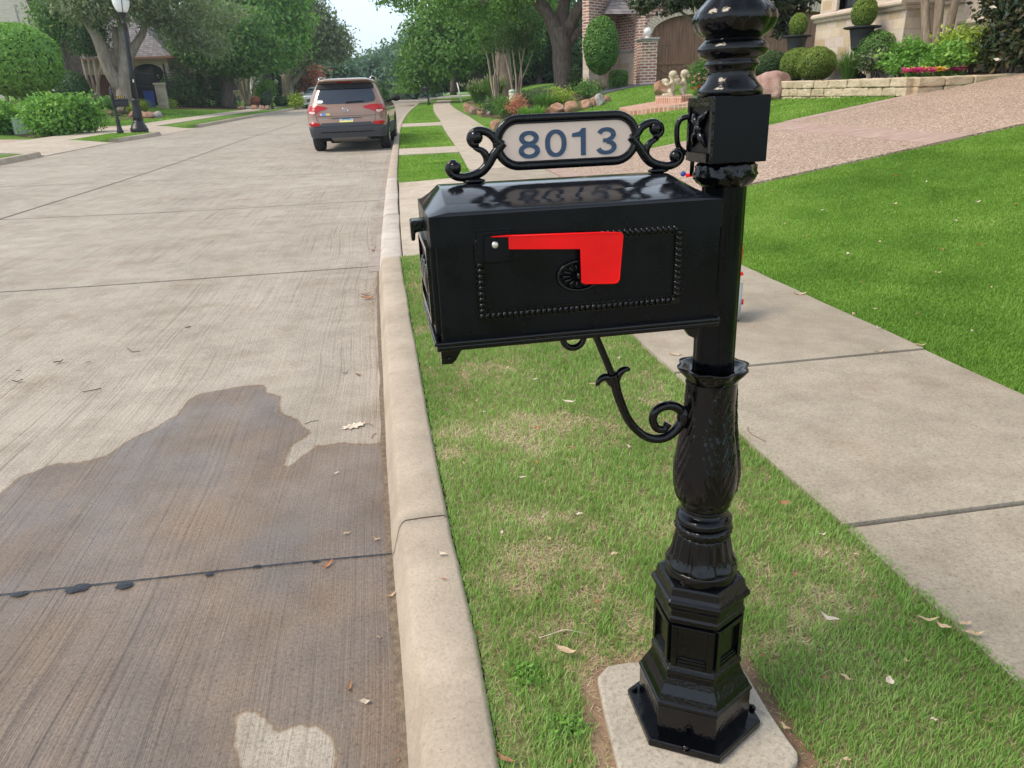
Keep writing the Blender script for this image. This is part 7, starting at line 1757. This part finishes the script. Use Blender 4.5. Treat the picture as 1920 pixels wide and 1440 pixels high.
# far tree line
rt_ = random.Random(3); far_l = ['far hazy tree right behind the brown suv roof', 'far hazy tree above the brown suv roof', 'far bluish tree at the bottom of the sky gap', 'tall far tree right of the sky gap', 'far dark tree behind the right mailbox', 'far hazy tree behind the plum coloured tree', 'far tree between the plum tree and the suv']
for i, (x, Yd, tops, rx) in enumerate(((700, 98, 112, 30), (655, 104, 118, 30), (718, 118, 102, 22), (742, 100, 92, 20), (778, 92, 100, 34), (610, 112, 110, 34), (630, 92, 128, 24))):
    p = ptY(x, 185, Yd); p[2] = float(base(p[0], p[1])) if p[1] < 110 else 1.0
    bl = [(x, (tops+150)/2, 0, rx, (150-tops)/2+4), (x-rx*.5, 150, 0, rx*.9, 26), (x+rx*.5, 150, 0, rx*.9, 28), (x, 178, 0, rx*1.1, 16), (x-rx*.3, tops+18, 1, rx*.7, 14), (x+rx*.4, tops+26, 0, rx*.6, 16)]
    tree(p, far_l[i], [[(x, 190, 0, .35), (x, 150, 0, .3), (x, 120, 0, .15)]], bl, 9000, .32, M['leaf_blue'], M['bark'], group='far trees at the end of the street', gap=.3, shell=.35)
for i, (s, Yd, h_, mm) in enumerate(((-30, 84, 8, 'leaf_mid'), (-24, 92, 9, 'leaf_dark'), (-38, 66, 9, 'leaf_mid'), (-19, 84, 8, 'leaf_dark'), (-9, 118, 9, 'leaf_blue'), (18, 96, 9, 'leaf_blue'), (24, 80, 9, 'leaf_dark'), (19, 64, 9, 'leaf_dark'), (-40, 62, 8, 'leaf_mid'), (12, 130, 10, 'leaf_blue'))):
    X = s+(float(bend(Yd))); p = np.array([X, Yd, float(base(X, Yd))]); u = Fr(p); k = u.m
    def _b(dx, z, r, rz): 
        d = p+u.u*dx+np.array([0, 0, z])-CAMP; Zc = d@fw; return (960+FOC*(d@rt)/Zc, 720-FOC*(d@up)/Zc, 0, r*k, rz*k)
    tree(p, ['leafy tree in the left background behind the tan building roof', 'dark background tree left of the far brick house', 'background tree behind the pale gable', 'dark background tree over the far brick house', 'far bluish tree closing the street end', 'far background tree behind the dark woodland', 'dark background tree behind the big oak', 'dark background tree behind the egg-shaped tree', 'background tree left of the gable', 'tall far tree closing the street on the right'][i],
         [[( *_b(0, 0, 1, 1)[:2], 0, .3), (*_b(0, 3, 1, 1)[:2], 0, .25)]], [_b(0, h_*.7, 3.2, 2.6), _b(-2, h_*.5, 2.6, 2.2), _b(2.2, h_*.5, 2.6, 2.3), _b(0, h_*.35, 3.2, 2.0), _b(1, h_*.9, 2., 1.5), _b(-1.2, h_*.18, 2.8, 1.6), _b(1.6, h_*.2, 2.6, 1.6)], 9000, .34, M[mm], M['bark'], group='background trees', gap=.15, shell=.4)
# ================================================================== GRASS
from mathutils.geometry import intersect_point_tri
def inpoly(x, y, poly):
    c = np.zeros(len(x), bool); n = len(poly); j = n-1
    for i in range(n):
        xi, yi = poly[i][:2]; xj, yj = poly[j][:2]
        with np.errstate(divide='ignore', invalid='ignore'):
            k = ((yi > y) != (yj > y)) & (x < (xj-xi)*(y-yi)/(yj-yi+1e-12)+xi)
        c ^= k; j = i
    return c
def nz(x, y, sc, seed=0.):
    """cheap smooth value noise on arrays, 0..1"""
    def h(i, j): 
        v = np.sin(i*127.1+j*311.7+seed*74.7)*43758.5453; return v-np.floor(v)
    x = x*sc; y = y*sc; i = np.floor(x); j = np.floor(y); fx = x-i; fy = y-j; fx = fx*fx*(3-2*fx); fy = fy*fy*(3-2*fy)
    return (h(i, j)*(1-fx)+h(i+1, j)*fx)*(1-fy)+(h(i, j+1)*(1-fx)+h(i+1, j+1)*fx)*fy
def fbm(x, y, sc, seed=0.): return (nz(x, y, sc, seed)+.5*nz(x, y, sc*2.1, seed+1)+.25*nz(x, y, sc*4.3, seed+2))/1.75
def grass(name, s0, s1, ya, yb, dens, m, hgt=(.02, .042), w0=.0016, wz=.00085, zoff=-.018, excl=(), keep=None, seed=1, lie=.5, cap=200000, label=None, cat='grass', poly=None, dpow=1.5, tuftn=.35):
    g = np.random.default_rng(seed); area = (s1-s0)*(yb-ya); zmin = None
    # rejection sampling with density falling off with distance
    Zf = lambda X, Y: np.maximum(.8, (X*fw[0]+Y*fw[1])-CH*fw[2]*0+.45)
    n_try = int(cap*6); S = g.uniform(s0, s1, n_try); Y = g.uniform(ya, yb, n_try); X = S+bend(Y); Z = Zf(X, Y); rho = dens/Z**dpow
    ref = rho.max(); exp_n = area*rho.mean(); acc = g.random(n_try) < rho/ref
    q = (X*rt[0]+Y*rt[1]-CH*rt[2])/np.maximum(.1, X*fw[0]+Y*fw[1]-(base(X, Y)-CH)*0-CH*fw[2]*1.); inview = (np.abs((X*rt[0]+Y*rt[1]+(0-CH)*rt[2])/np.maximum(.1, X*fw[0]+Y*fw[1]+(0-CH)*fw[2])) < 1450/FOC)
    acc &= inview; X, Y, Z = X[acc], Y[acc], Z[acc]
    for e in excl:
        k = ~inpoly(X, Y, e); X, Y, Z = X[k], Y[k], Z[k]
    if poly is not None: k = inpoly(X, Y, poly); X, Y, Z = X[k], Y[k], Z[k]
    if keep is not None: k = keep(X, Y, g); X, Y, Z = X[k], Y[k], Z[k]
    n = int(min(len(X), exp_n, cap)); X, Y, Z = X[:n], Y[:n], Z[:n]
    z = base(X, Y)+zoff; w_ = (w0+wz*Z)*(.7+.6*g.random(n)); h = (hgt[0]+(hgt[1]-hgt[0])*g.random(n))*(.75+.5*fbm(X, Y, 5., 3))
    a = g.random(n)*2*pi; ln = lie*(.3+g.random(n)); dx, dy = np.cos(a), np.sin(a); sx, sy = -dy, dx
    b0 = np.stack([X, Y, z], 1); tip = b0+np.stack([dx*h*ln, dy*h*ln, h*(1-.35*ln)], 1); mid = b0*.55+tip*.45+np.stack([-dx*h*ln*.15, -dy*h*ln*.15, h*.08], 1)
    sd = np.stack([sx, sy, 0*sx], 1)*w_[:, None]*.5
    V = np.stack([b0, mid-sd, tip, mid+sd], 1).reshape(-1, 3); F = np.arange(n*4).reshape(n, 4)
    var = np.clip(.95*(fbm(X, Y, 2.2, 7)-.5)+.45*(fbm(X, Y, .7, 9)-.5)+.5*g.random(n)+.25, 0, 1)
    o = mesh_np(name, V, F, m, var=np.repeat(var, 4)); tag(o, kind='stuff')
    if label: tag(o, label, cat)
    print('GRASS', name, n, int(exp_n)); return o
padw = [att(x, y, .006)[:2] for x, y in pad]; pcx = np.mean(padw, axis=0); padx = [pcx+(q-pcx)*1.06 for q in padw]; pad_soil = [pcx+(q-pcx)*1.22 for q in padw]
dry = lambda X, Y: fbm(X, Y, 3.0, 11)*.55+fbm(X, Y, 13., 5)*.45
soilm = lambda X, Y: np.clip((dry(X, Y)-.505)*6, 0, 1)
edge_bare = lambda X, Y: np.clip(1-(X-.085-.05*nz(X*0, Y, 5., 4))/.06, 0, 1)*np.clip((1.6-Y)*2., 0, .9)
grass('grass', .066, 1.142, .72, 5.60, 78000, M['blade'], hgt=(.015, .036), w0=.0012, wz=.0007, excl=[padx], keep=lambda X, Y, g: g.random(len(X)) > np.maximum(.78*soilm(X, Y), np.maximum(.9*inpoly(X, Y, pad_soil), edge_bare(X, Y)))*1., seed=3, label='patchy green grass blades on the verge around the mailbox', cap=230000)
grass('dry_grass', .062, 1.14, .72, 5.60, 42000, M['thatch'], hgt=(.010, .022), excl=[padx], keep=lambda X, Y, g: g.random(len(X)) < .12+.70*soilm(X, Y), seed=4, lie=1.6, label='straw coloured dry blades among the verge grass', cap=110000, w0=.0009, wz=.0006)
# longer lush fringe along the edges and beside the pad
grass('grass', 1.07, 1.150, .9, 5.6, 26000, M['blade'], hgt=(.02, .038), w0=.001, wz=.0006, seed=5, lie=.8, cap=26000, label='longer grass fringe spilling over the sidewalk edge')
grass('grass', .058, .085, .8, 5.6, 60000, M['blade'], hgt=(.018, .032), w0=.0012, wz=.0006, seed=25, lie=.8, cap=16000, label='grass fringe leaning against the back of the kerb', zoff=-.02)
grass('grass', 2.29, 10.5, 1.4, 7.47, 130000, M['blade_lush'], hgt=(.014, .028), w0=.0012, wz=.00075, seed=6, lie=.6, cap=470000, label='dense bright green lawn beside the sidewalk', zoff=-.02)
grass('grass', 2.36, 8.6, 11.9, 26., 60000, M['blade_lush'], hgt=(.025, .045), w0=.002, wz=.0011, seed=7, cap=110000, dpow=1.6, label='green lawn beyond the pebble driveway', zoff=-.02)
for k, (a_, b_) in enumerate(((10.78, 15.3), (17., 25.95), (28.15, 56.))):
    grass('grass', .08, 1.3 if k else 1.2, a_, b_, 60000, M['blade_lush'], hgt=(.022, .04), w0=.002, wz=.0011, seed=8+k, cap=36000, dpow=1.6, label=['nearest far strip of street grass', 'second far strip of street grass', 'third far strip of street grass'][k], zoff=-.02)
grass('grass', -10.0, -8.6, 25.1, 28.4, 60000, M['blade_lush'], hgt=(.03, .05), w0=.002, wz=.0011, seed=14, cap=9000, dpow=1.6, label='grass island under the street lamp', zoff=-.02)
grass('grass', -20, -11.75, 34.6, 52., 40000, M['blade_lush'], hgt=(.03, .05), w0=.002, wz=.0011, seed=15, cap=30000, dpow=1.6, label='lawn in front of the tan building', zoff=-.02)
# leafy weeds near the foot of the pad
def weed(px_, py_, label, r=.05, n=60):
    p = att(px_, py_, -.016); root = empty('weed', p, label, 'weed'); V, F, var = leaves([((0, 0, .014), (r, r, .010))], n*3, .0065, rng_(), shell=.1, gap=0, up=1.2, cl_n=4, clump=.006); V[:, 2] = np.maximum(V[:, 2], .0); mesh_np('foliage', V, F, M['leaf_bright'], root, var=var)
    parts = [limb((0, 0, 0), (r*.8*cos(a), r*.8*sin(a), .015), .0012, .0006, 3, .3, seed=int(a*9)) for a in np.linspace(0, 6, 7)]; tubes_np(parts, 5).build('stems', M['leaf_stem'], root)
M['leaf_stem'] = plain('weed_stem', (.12, .22, .05), .6)
weed(985, 1270, 'leafy green weed in the bare patch between kerb and concrete pad', .045)
weed(1075, 1370, 'low leafy weed left of the concrete pad near the bottom edge', .05)

# ================================================================== FALLEN LEAVES, TWIGS
def leafmesh(L, W_, curl, seed):
    g = random.Random(seed); n = 8; V = []; F = []
    for i in range(n+1):
        t = i/n; wd = W_*sin(pi*min(1, t*.96+.02))**.8*(1-.25*t); bx = L*(t-.5); bz = curl*L*(4*(t-.5)**2)*.35+.002*sin(t*9+seed)
        for k, sg in enumerate((-1, -.5, 0, .5, 1)): V.append((bx, sg*wd*.5+.08*W_*sin(t*5+seed), bz+abs(sg)*curl*W_*.35+.0005*g.random()))
    for i in range(n):
        for k in range(4): a = i*5+k; F.append((a, a+1, a+6, a+5))
    b = len(V); V += [(-L*.5, -.0006, curl*L*.35), (-L*.5, .0006, curl*L*.35), (-L*.68, 0, curl*L*.35+.002)]; F.append((b, b+1, b+2))
    return V, F
LEAFM = {}
for k, (c1, c2) in {'tan': ((.50, .35, .20), (.66, .52, .36)), 'pale': ((.62, .52, .40), (.74, .66, .54)), 'brown': ((.26, .12, .06), (.42, .22, .11)), 'rust': ((.40, .13, .05), (.55, .24, .10)), 'dark': ((.07, .045, .035), (.13, .08, .06))}.items():
    LEAFM[k] = plain('leaf_'+k, tuple((a+b)/2 for a, b in zip(c1, c2)), .75, noisec=.3, bscale=240, bump=.3)
def fleaf(px_, py_, lpx, ang, kind, label, wr=.38, off=0., curl=.5, group='fallen leaves', tilt=0., seed=None):
    seed = int(px_*3+py_) if seed is None else seed
    p = att(px_, py_, off); m_ = Fr(p).m; L = lpx/m_
    V, F = leafmesh(L, L*wr, curl, seed); o = mesh_np('fallen_leaf', V, F, LEAFM[kind], smooth=True); o.location = (p[0], p[1], p[2]+.0015); o.rotation_euler = (tilt, tilt*.6, ang); return tag(o, label, 'leaf', group)
RD = -.115
for q in [(615, 1060, 30, .9, 'rust', 'rust coloured leaf lying on the tar joint in the wet road', .26, RD), (733, 1118, 22, .5, 'tan', 'tan leaf in the gutter dirt just below the tar joint', .35, RD), (706, 1012, 18, -.5, 'tan', 'tan curled leaf beside the gutter above the tar joint', .35, RD), (655, 1290, 26, 1.4, 'brown', 'brown slim leaf near the bottom of the wet road', .3, RD), (685, 1318, 20, -.3, 'pale', 'stubby pale leaf at the bottom of the wet road', .6, RD), (630, 888, 13, .1, 'pale', 'tiny pale leaf on the wet road below the large oak leaf', .4, RD), (650, 1001, 15, .1, 'tan', 'tiny tan leaf on the wet road left of the curled one', .4, RD), (711, 1196, 10, -.3, 'tan', 'tiny leaf in the gutter halfway down the wet road', .4, RD), (110, 680, 16, .5, 'dark', 'dark scrap of leaf with reddish edge on the far left road', .5, RD), (34, 716, 17, .4, 'dark', 'dark leaf scrap at the left edge of the road', .4, RD), (36, 696, 8, .4, 'dark', 'very small dark scrap above the left edge leaf', .5, RD), (648, 700, 16, .6, 'dark', 'dark thin leaf on the road left of the gutter', .25, RD), (672, 704, 12, -.4, 'brown', 'small curled brown leaf near the gutter above the oak leaf', .6, RD), (690, 560, 24, -.1, 'rust', 'reddish litter leaf in the gutter below the kerb cut', .4, RD), (686, 553, 18, .3, 'brown', 'brown litter leaf touching the reddish gutter leaf', .4, RD), (700, 470, 12, .9, 'brown', 'small brown leaf in the gutter at the kerb cut', .4, RD), (166, 680, 8, .2, 'dark', 'small dark speck leaf right of the reddish one', .5, RD),
          (829, 1040, 21, -.7, 'pale', 'pale oval leaf on top of the kerb', .5, .004), (833, 1087, 15, -.3, 'rust', 'thin rust leaf on the kerb below the pale oval one', .25, .004),
          (948, 692, 17, .5, 'tan', 'tan leaf under the front tab of the mailbox', .35, .015), (1003, 712, 13, -.1, 'pale', 'small pale curled leaf in the grass below the box', .4, .02), (1067, 755, 25, -.5, 'pale', 'pale long leaf in the grass left of the scroll arm', .38, .02), (1112, 721, 22, .1, 'tan', 'leaf with dark tip half hidden by the scroll arm knot', .3, .02), (1009, 803, 12, 0., 'rust', 'rusty leaf scrap in the middle of the verge', .6, .015), (1072, 842, 18, .1, 'brown', 'dark brown leaf lying in the green clump of the verge', .4, .02), (1005, 868, 10, .4, 'rust', 'orange leaf scrap below the dark brown leaf', .7, .015), (980, 896, 15, -.1, 'pale', 'pale leaf in the grass left of the vase shaped sleeve', .4, .02), (1180, 839, 12, -1., 'pale', 'small pale leaf just under the arm scroll', .5, .02), (1240, 756, 12, -.8, 'tan', 'little tan leaf peeping over the arm spiral', .5, .02), (908, 773, 8, 0, 'pale', 'tiny pale leaf near the top of the kerb edge', .5, .015), (893, 752, 9, .2, 'tan', 'tiny tan leaf near the kerb below the box corner', .5, .015), (1158, 672, 12, .1, 'pale', 'pale leaf at the grass edge below the box', .35, .02),
          (1266, 667, 24, -.6, 'tan', 'tan leaf on the sidewalk left of the shaft', .4, .004), (1555, 1161, 34, -.75, 'pale', 'large pale leaf in the grass right of the post foot', .38, .02), (1586, 1272, 22, -1.1, 'tan', 'tan leaf standing in the grass below the large pale one', .38, .02), (1667, 1279, 22, .8, 'pale', 'broad heart shaped pale leaf in the lower right grass', .75, .02), (1470, 945, 24, -.3, 'brown', 'brown curled leaf in the grass left of the slab joint', .6, .02), (1542, 1003, 14, 0, 'pale', 'small pale leaf by the slab joint corner', .4, .02), (1604, 1040, 14, -.7, 'tan', 'tan leaf at the sidewalk edge below the joint', .4, .01), (1738, 1163, 40, -.35, 'tan', 'long tan leaf lying on the sidewalk edge', .2, .008), (1768, 1176, 26, -.8, 'tan', 'broad tan leaf on the sidewalk edge beside the long one', .5, .010), (1808, 1171, 27, -.15, 'tan', 'orange tan leaf alone on the sidewalk slab', .35, .004), (1825, 1190, 36, -.35, 'tan', 'brown pointed leaf below the orange tan one on the slab', .32, .004), (1587, 1425, 16, -.5, 'tan', 'tan leaf at the bottom edge of the lower right grass', .5, .02), (1548, 1272, 12, .3, 'brown', 'brown leaf scrap left of the standing tan leaf', .5, .02), (1472, 1365, 20, -1., 'tan', 'tan leaf at the right rim of the concrete pad', .45, .0), (1060, 1222, 44, -.7, 'tan', 'large tan leaf in the bare soil above the pad', .35, .01), (948, 1425, 40, -.7, 'brown', 'brown long leaf by the kerb at the bottom of the picture', .28, -.005), (1067, 1430, 14, .5, 'brown', 'small leaf scrap at the bottom edge left of the pad', .5, .005), (1500, 553, 26, -.15, 'tan', 'tan leaf on the sidewalk by the lawn edge behind the post', .3, .006), (1648, 660, 20, -.2, 'tan', 'thin leaf on the second slab joint near the lawn', .25, .006), (1725, 648, 20, -.5, 'tan', 'tan leaf at the lawn edge near the second slab joint', .3, .01)]:
    fleaf(*q[:6], wr=q[6], off=q[7])
rl = random.Random(8)
for x, y, k, lab in ((1640, 580, 'tan', 'tan leaf on the right lawn close to the sidewalk bend'), (1822, 622, 'pale', 'pale leaf on the right lawn near the right picture edge and sidewalk'), (1615, 530, 'brown', 'brown leaf scrap on the right lawn above the sidewalk leaf'), (1590, 478, 'pale', 'pale leaf in the middle left of the right lawn'), (1757, 512, 'tan', 'tan leaf in the centre of the right lawn'), (1835, 460, 'rust', 'rusty leaf at the right side of the lawn'), (1647, 615, 'pale', 'pale leaf touching the lawn edge by the sidewalk'), (1720, 590, 'brown', 'brown leaf on the lawn between two pale ones'), (1860, 540, 'tan', 'tan leaf far right on the lawn'), (1680, 330, 'rust', 'orange leaf on the lawn below the brick band'),
                     (1510, 445, 'brown', 'brown leaf on the lawn just right of the post'), (1540, 395, 'pale', 'small pale leaf on the lawn right of the ruffled collar'), (1470, 420, 'tan', 'tan leaf on the lawn nearest to the post shaft'), (1792, 415, 'pale', 'pale leaf high on the right half of the lawn'), (1905, 385, 'rust', 'rust leaf at the right picture edge on the lawn'), (1648, 455, 'tan', 'tan leaf left of the lawn centre'), (1676, 384, 'tan', 'tan leaf below the orange leaf on the lawn'), (1735, 342, 'pale', 'tiny pale leaf near the driveway edge of the lawn'), (1830, 380, 'pale', 'pale leaf near the top right of the lawn'), (1450, 360, 'brown', 'brown leaf at the lawn corner by the pebble driveway'), (1600, 590, 'tan', 'tan leaf left of the sidewalk bend leaf'), (1770, 470, 'brown', 'brown leaf above the centre lawn leaf')):
    fleaf(x, y, rl.uniform(9, 16), rl.uniform(0, 6), k, lab, wr=.45, off=.022, group='dry leaves on the right lawn')
for x, y, k, lab in ((900, 1190, 'brown', 'brown scrap at the bare kerb edge of the verge'), (1030, 1012, 'tan', 'tan scrap in the middle of the verge left of the post'), (940, 1000, 'pale', 'pale scrap near the kerb joint in the verge'), (1120, 1130, 'brown', 'brown scrap in the verge left of the foot panels'), (1150, 1040, 'tan', 'tan scrap in the verge left of the acanthus collar'), (960, 1120, 'brown', 'brown scrap in the dry patch near the kerb'), (1085, 965, 'pale', 'pale straw scrap below the arm spiral'), (870, 870, 'tan', 'tan scrap beside the kerb halfway up the verge'), (1490, 1080, 'brown', 'brown scrap right of the foot in the verge'), (1640, 1120, 'brown', 'brown scrap in the dry spot by the sidewalk'), (1700, 1240, 'tan', 'tan scrap in the right verge below the long sidewalk leaf'), (1750, 1350, 'pale', 'pale scrap at the lower right corner of the verge'), (1430, 1230, 'brown', 'brown scrap on the soil right of the pad')):
    fleaf(x, y, rl.uniform(10, 18), rl.uniform(0, 6), k, lab, wr=.5, off=.014, group='leaf scraps in the verge')
# large lobed oak leaf on the road
def oakleaf():
    p = att(662, 800, RD); m_ = Fr(p).m; L = 50/m_
    out = [(-.5, 0), (-.32, .06), (-.38, .20), (-.22, .14), (-.12, .34), (-.02, .16), (.10, .36), (.16, .17), (.34, .28), (.34, .10), (.5, .04), (.36, -.06), (.36, -.24), (.18, -.14), (.10, -.34), (0, -.15), (-.14, -.30), (-.22, -.10), (-.38, -.14), (-.34, -.04)]
    V = [(0, 0, .008)]+[(x*L, y*L*.8, .002+.014*abs(y)*L*12*.2+.01*max(0, x)) for x, y in out]; n = len(out); F = [(0, 1+i, 1+(i+1) % n) for i in range(n)]
    o = mesh_np('fallen_leaf', V, F, LEAFM['pale'], smooth=True); o.location = p; o.rotation_euler = (0, 0, .25); tag(o, 'large pale lobed oak leaf on the dry road above the wet stain', 'leaf', 'fallen leaves')
    m = MB(); m.tube([(L*.45, 0, .004), (L*.6, -L*.12, .006), (L*.66, -L*.3, .004)], .0016, 5); m.build('stalk', LEAFM['brown'], o)
oakleaf()
def twig(pts, r, label, off=.004, m='brown'):
    P_ = [att(x, y, off) for x, y in pts]; c = P_[0]; o = MB().tube([q-c for q in P_], r, 5).build('twig', LEAFM[m]); o.location = c; tag(o, label, 'twig', 'twigs and stalks')
twig([(1403, 800), (1402, 806), (1410, 815), (1436, 828)], .0009, 'thin curved dark stalk lying on the sidewalk right of the sleeve', m='dark')
twig([(572, 795), (583, 790), (597, 788)], .0012, 'short straight twig on the dry road left of the oak leaf', RD, 'dark')
twig([(696, 822), (700, 815), (706, 812)], .0012, 'short twig by the gutter right of the oak leaf', RD)
twig([(238, 652), (248, 660), (262, 658)], .002, 'dark twig on the left part of the road', RD, 'dark')
twig([(155, 735), (190, 728)], .002, 'thin dark twig on the far left road', RD, 'dark')
twig([(348, 614), (357, 612)], .003, 'tiny dark twig on the middle of the road', RD, 'dark')
twig([(1010, 1196), (1060, 1180), (1100, 1188)], .001, 'pale straw lying in the bare verge soil', .004, 'pale')
# fine gutter litter
def litter():
    g = np.random.default_rng(5); V = []; F = []
    for k in range(420):
        Y = g.choice([g.uniform(1, 16), g.normal(4.6, .25), g.normal(6.6, .5)]); s = -.125-abs(g.normal(0, .035))-(.0 if Y < 3 else .02); 
        if Y < 1: continue
        X = s+float(bend(Y)); z = float(base(X, Y))-.1165; r = g.uniform(.002, .006)*(1+Y*.12); a = g.uniform(0, 6.28); b = len(V)
        V += [(X-r*cos(a), Y-r*sin(a), z), (X+r*.3*sin(a), Y-r*.3*cos(a), z+.003), (X+r*cos(a), Y+r*sin(a), z), (X-r*.3*sin(a), Y+r*.3*cos(a), z+.003)]; F.append((b, b+1, b+2, b+3))
    tag(mesh_np('gutter_debris', V, F, LEAFM['brown']), kind='stuff')
litter()
# ================================================================== TOY behind the post
def toy():
    p = att(1382, 600); fr = Fr(p); root = empty('ride_on_toy', p, 'red and grey ride-on toy with blue grip, almost hidden behind the mailbox post', 'toy')
    W_ = lambda x, y, d=0.: fr.q(x, y, d)-p
    R_ = .5*(W_(1384, 532)[2]-W_(1384, 600)[2])
    for dx in (0, -.16):
        c = W_(1384, 566)+fr.u*dx; c[2] = R_+.002
        m = MB(); m.tube([c-fr.u*.016, c+fr.u*.016], R_, 28); wl = m.build('wheel', M['toy_grey'], root); m = MB(); m.tube([c-fr.u*.022, c+fr.u*.026], .014, 14); m.build('hub', M['red'], wl)
    m = MB(); m.tube(spline([W_(1340, 560), W_(1368, 530), W_(1383, 505), W_(1388, 480), W_(1388, 455), W_(1378, 430), W_(1350, 420)], 6), .011, 10); m.tube([W_(1372, 522), W_(1393, 512)], .009, 8); m.build('frame', M['red'], root)
    m = MB(); c = W_(1350, 470); m.box(c, (.08, .14, .10), atan2(fr.u[1], fr.u[0]), .02); m.build('seat', M['red'], root)
    m = MB(); m.tube([W_(1318, 327, .05), W_(1330, 420, .05), W_(1340, 520, 0)], .009, 8); m.tube([W_(1286, 329, .05), W_(1318, 326, .05)], .009, 8); st = m.build('steering_column', M['red'], root)
    m = MB(); m.sphere(W_(1281, 326, .05), (.014, .014, .013), 12, 8); m.build('grip', M['bin_blue'], root)
M['toy_grey'] = plain('grey_plastic', (.30, .31, .33), .5)
toy()
# ================================================================== HAZE
m = bpy.data.materials.new('haze'); m.use_nodes = True; nt = m.node_tree; nt.nodes.remove(nt.nodes['Principled BSDF'])
pv = nt.nodes.new('ShaderNodeVolumePrincipled'); pv.inputs['Color'].default_value = (.82, .90, .97, 1); pv.inputs['Density'].default_value = .0007; pv.inputs['Anisotropy'].default_value = .3
nt.links.new(pv.outputs[0], nt.nodes['Material Output'].inputs['Volume'])
hz = MB().bx(-265, 265, -30, 425, -3., 24); tag(hz.build('haze', m), kind='stuff')
scene.cycles.volume_bounces = 0; scene.cycles.volume_step_rate = 4
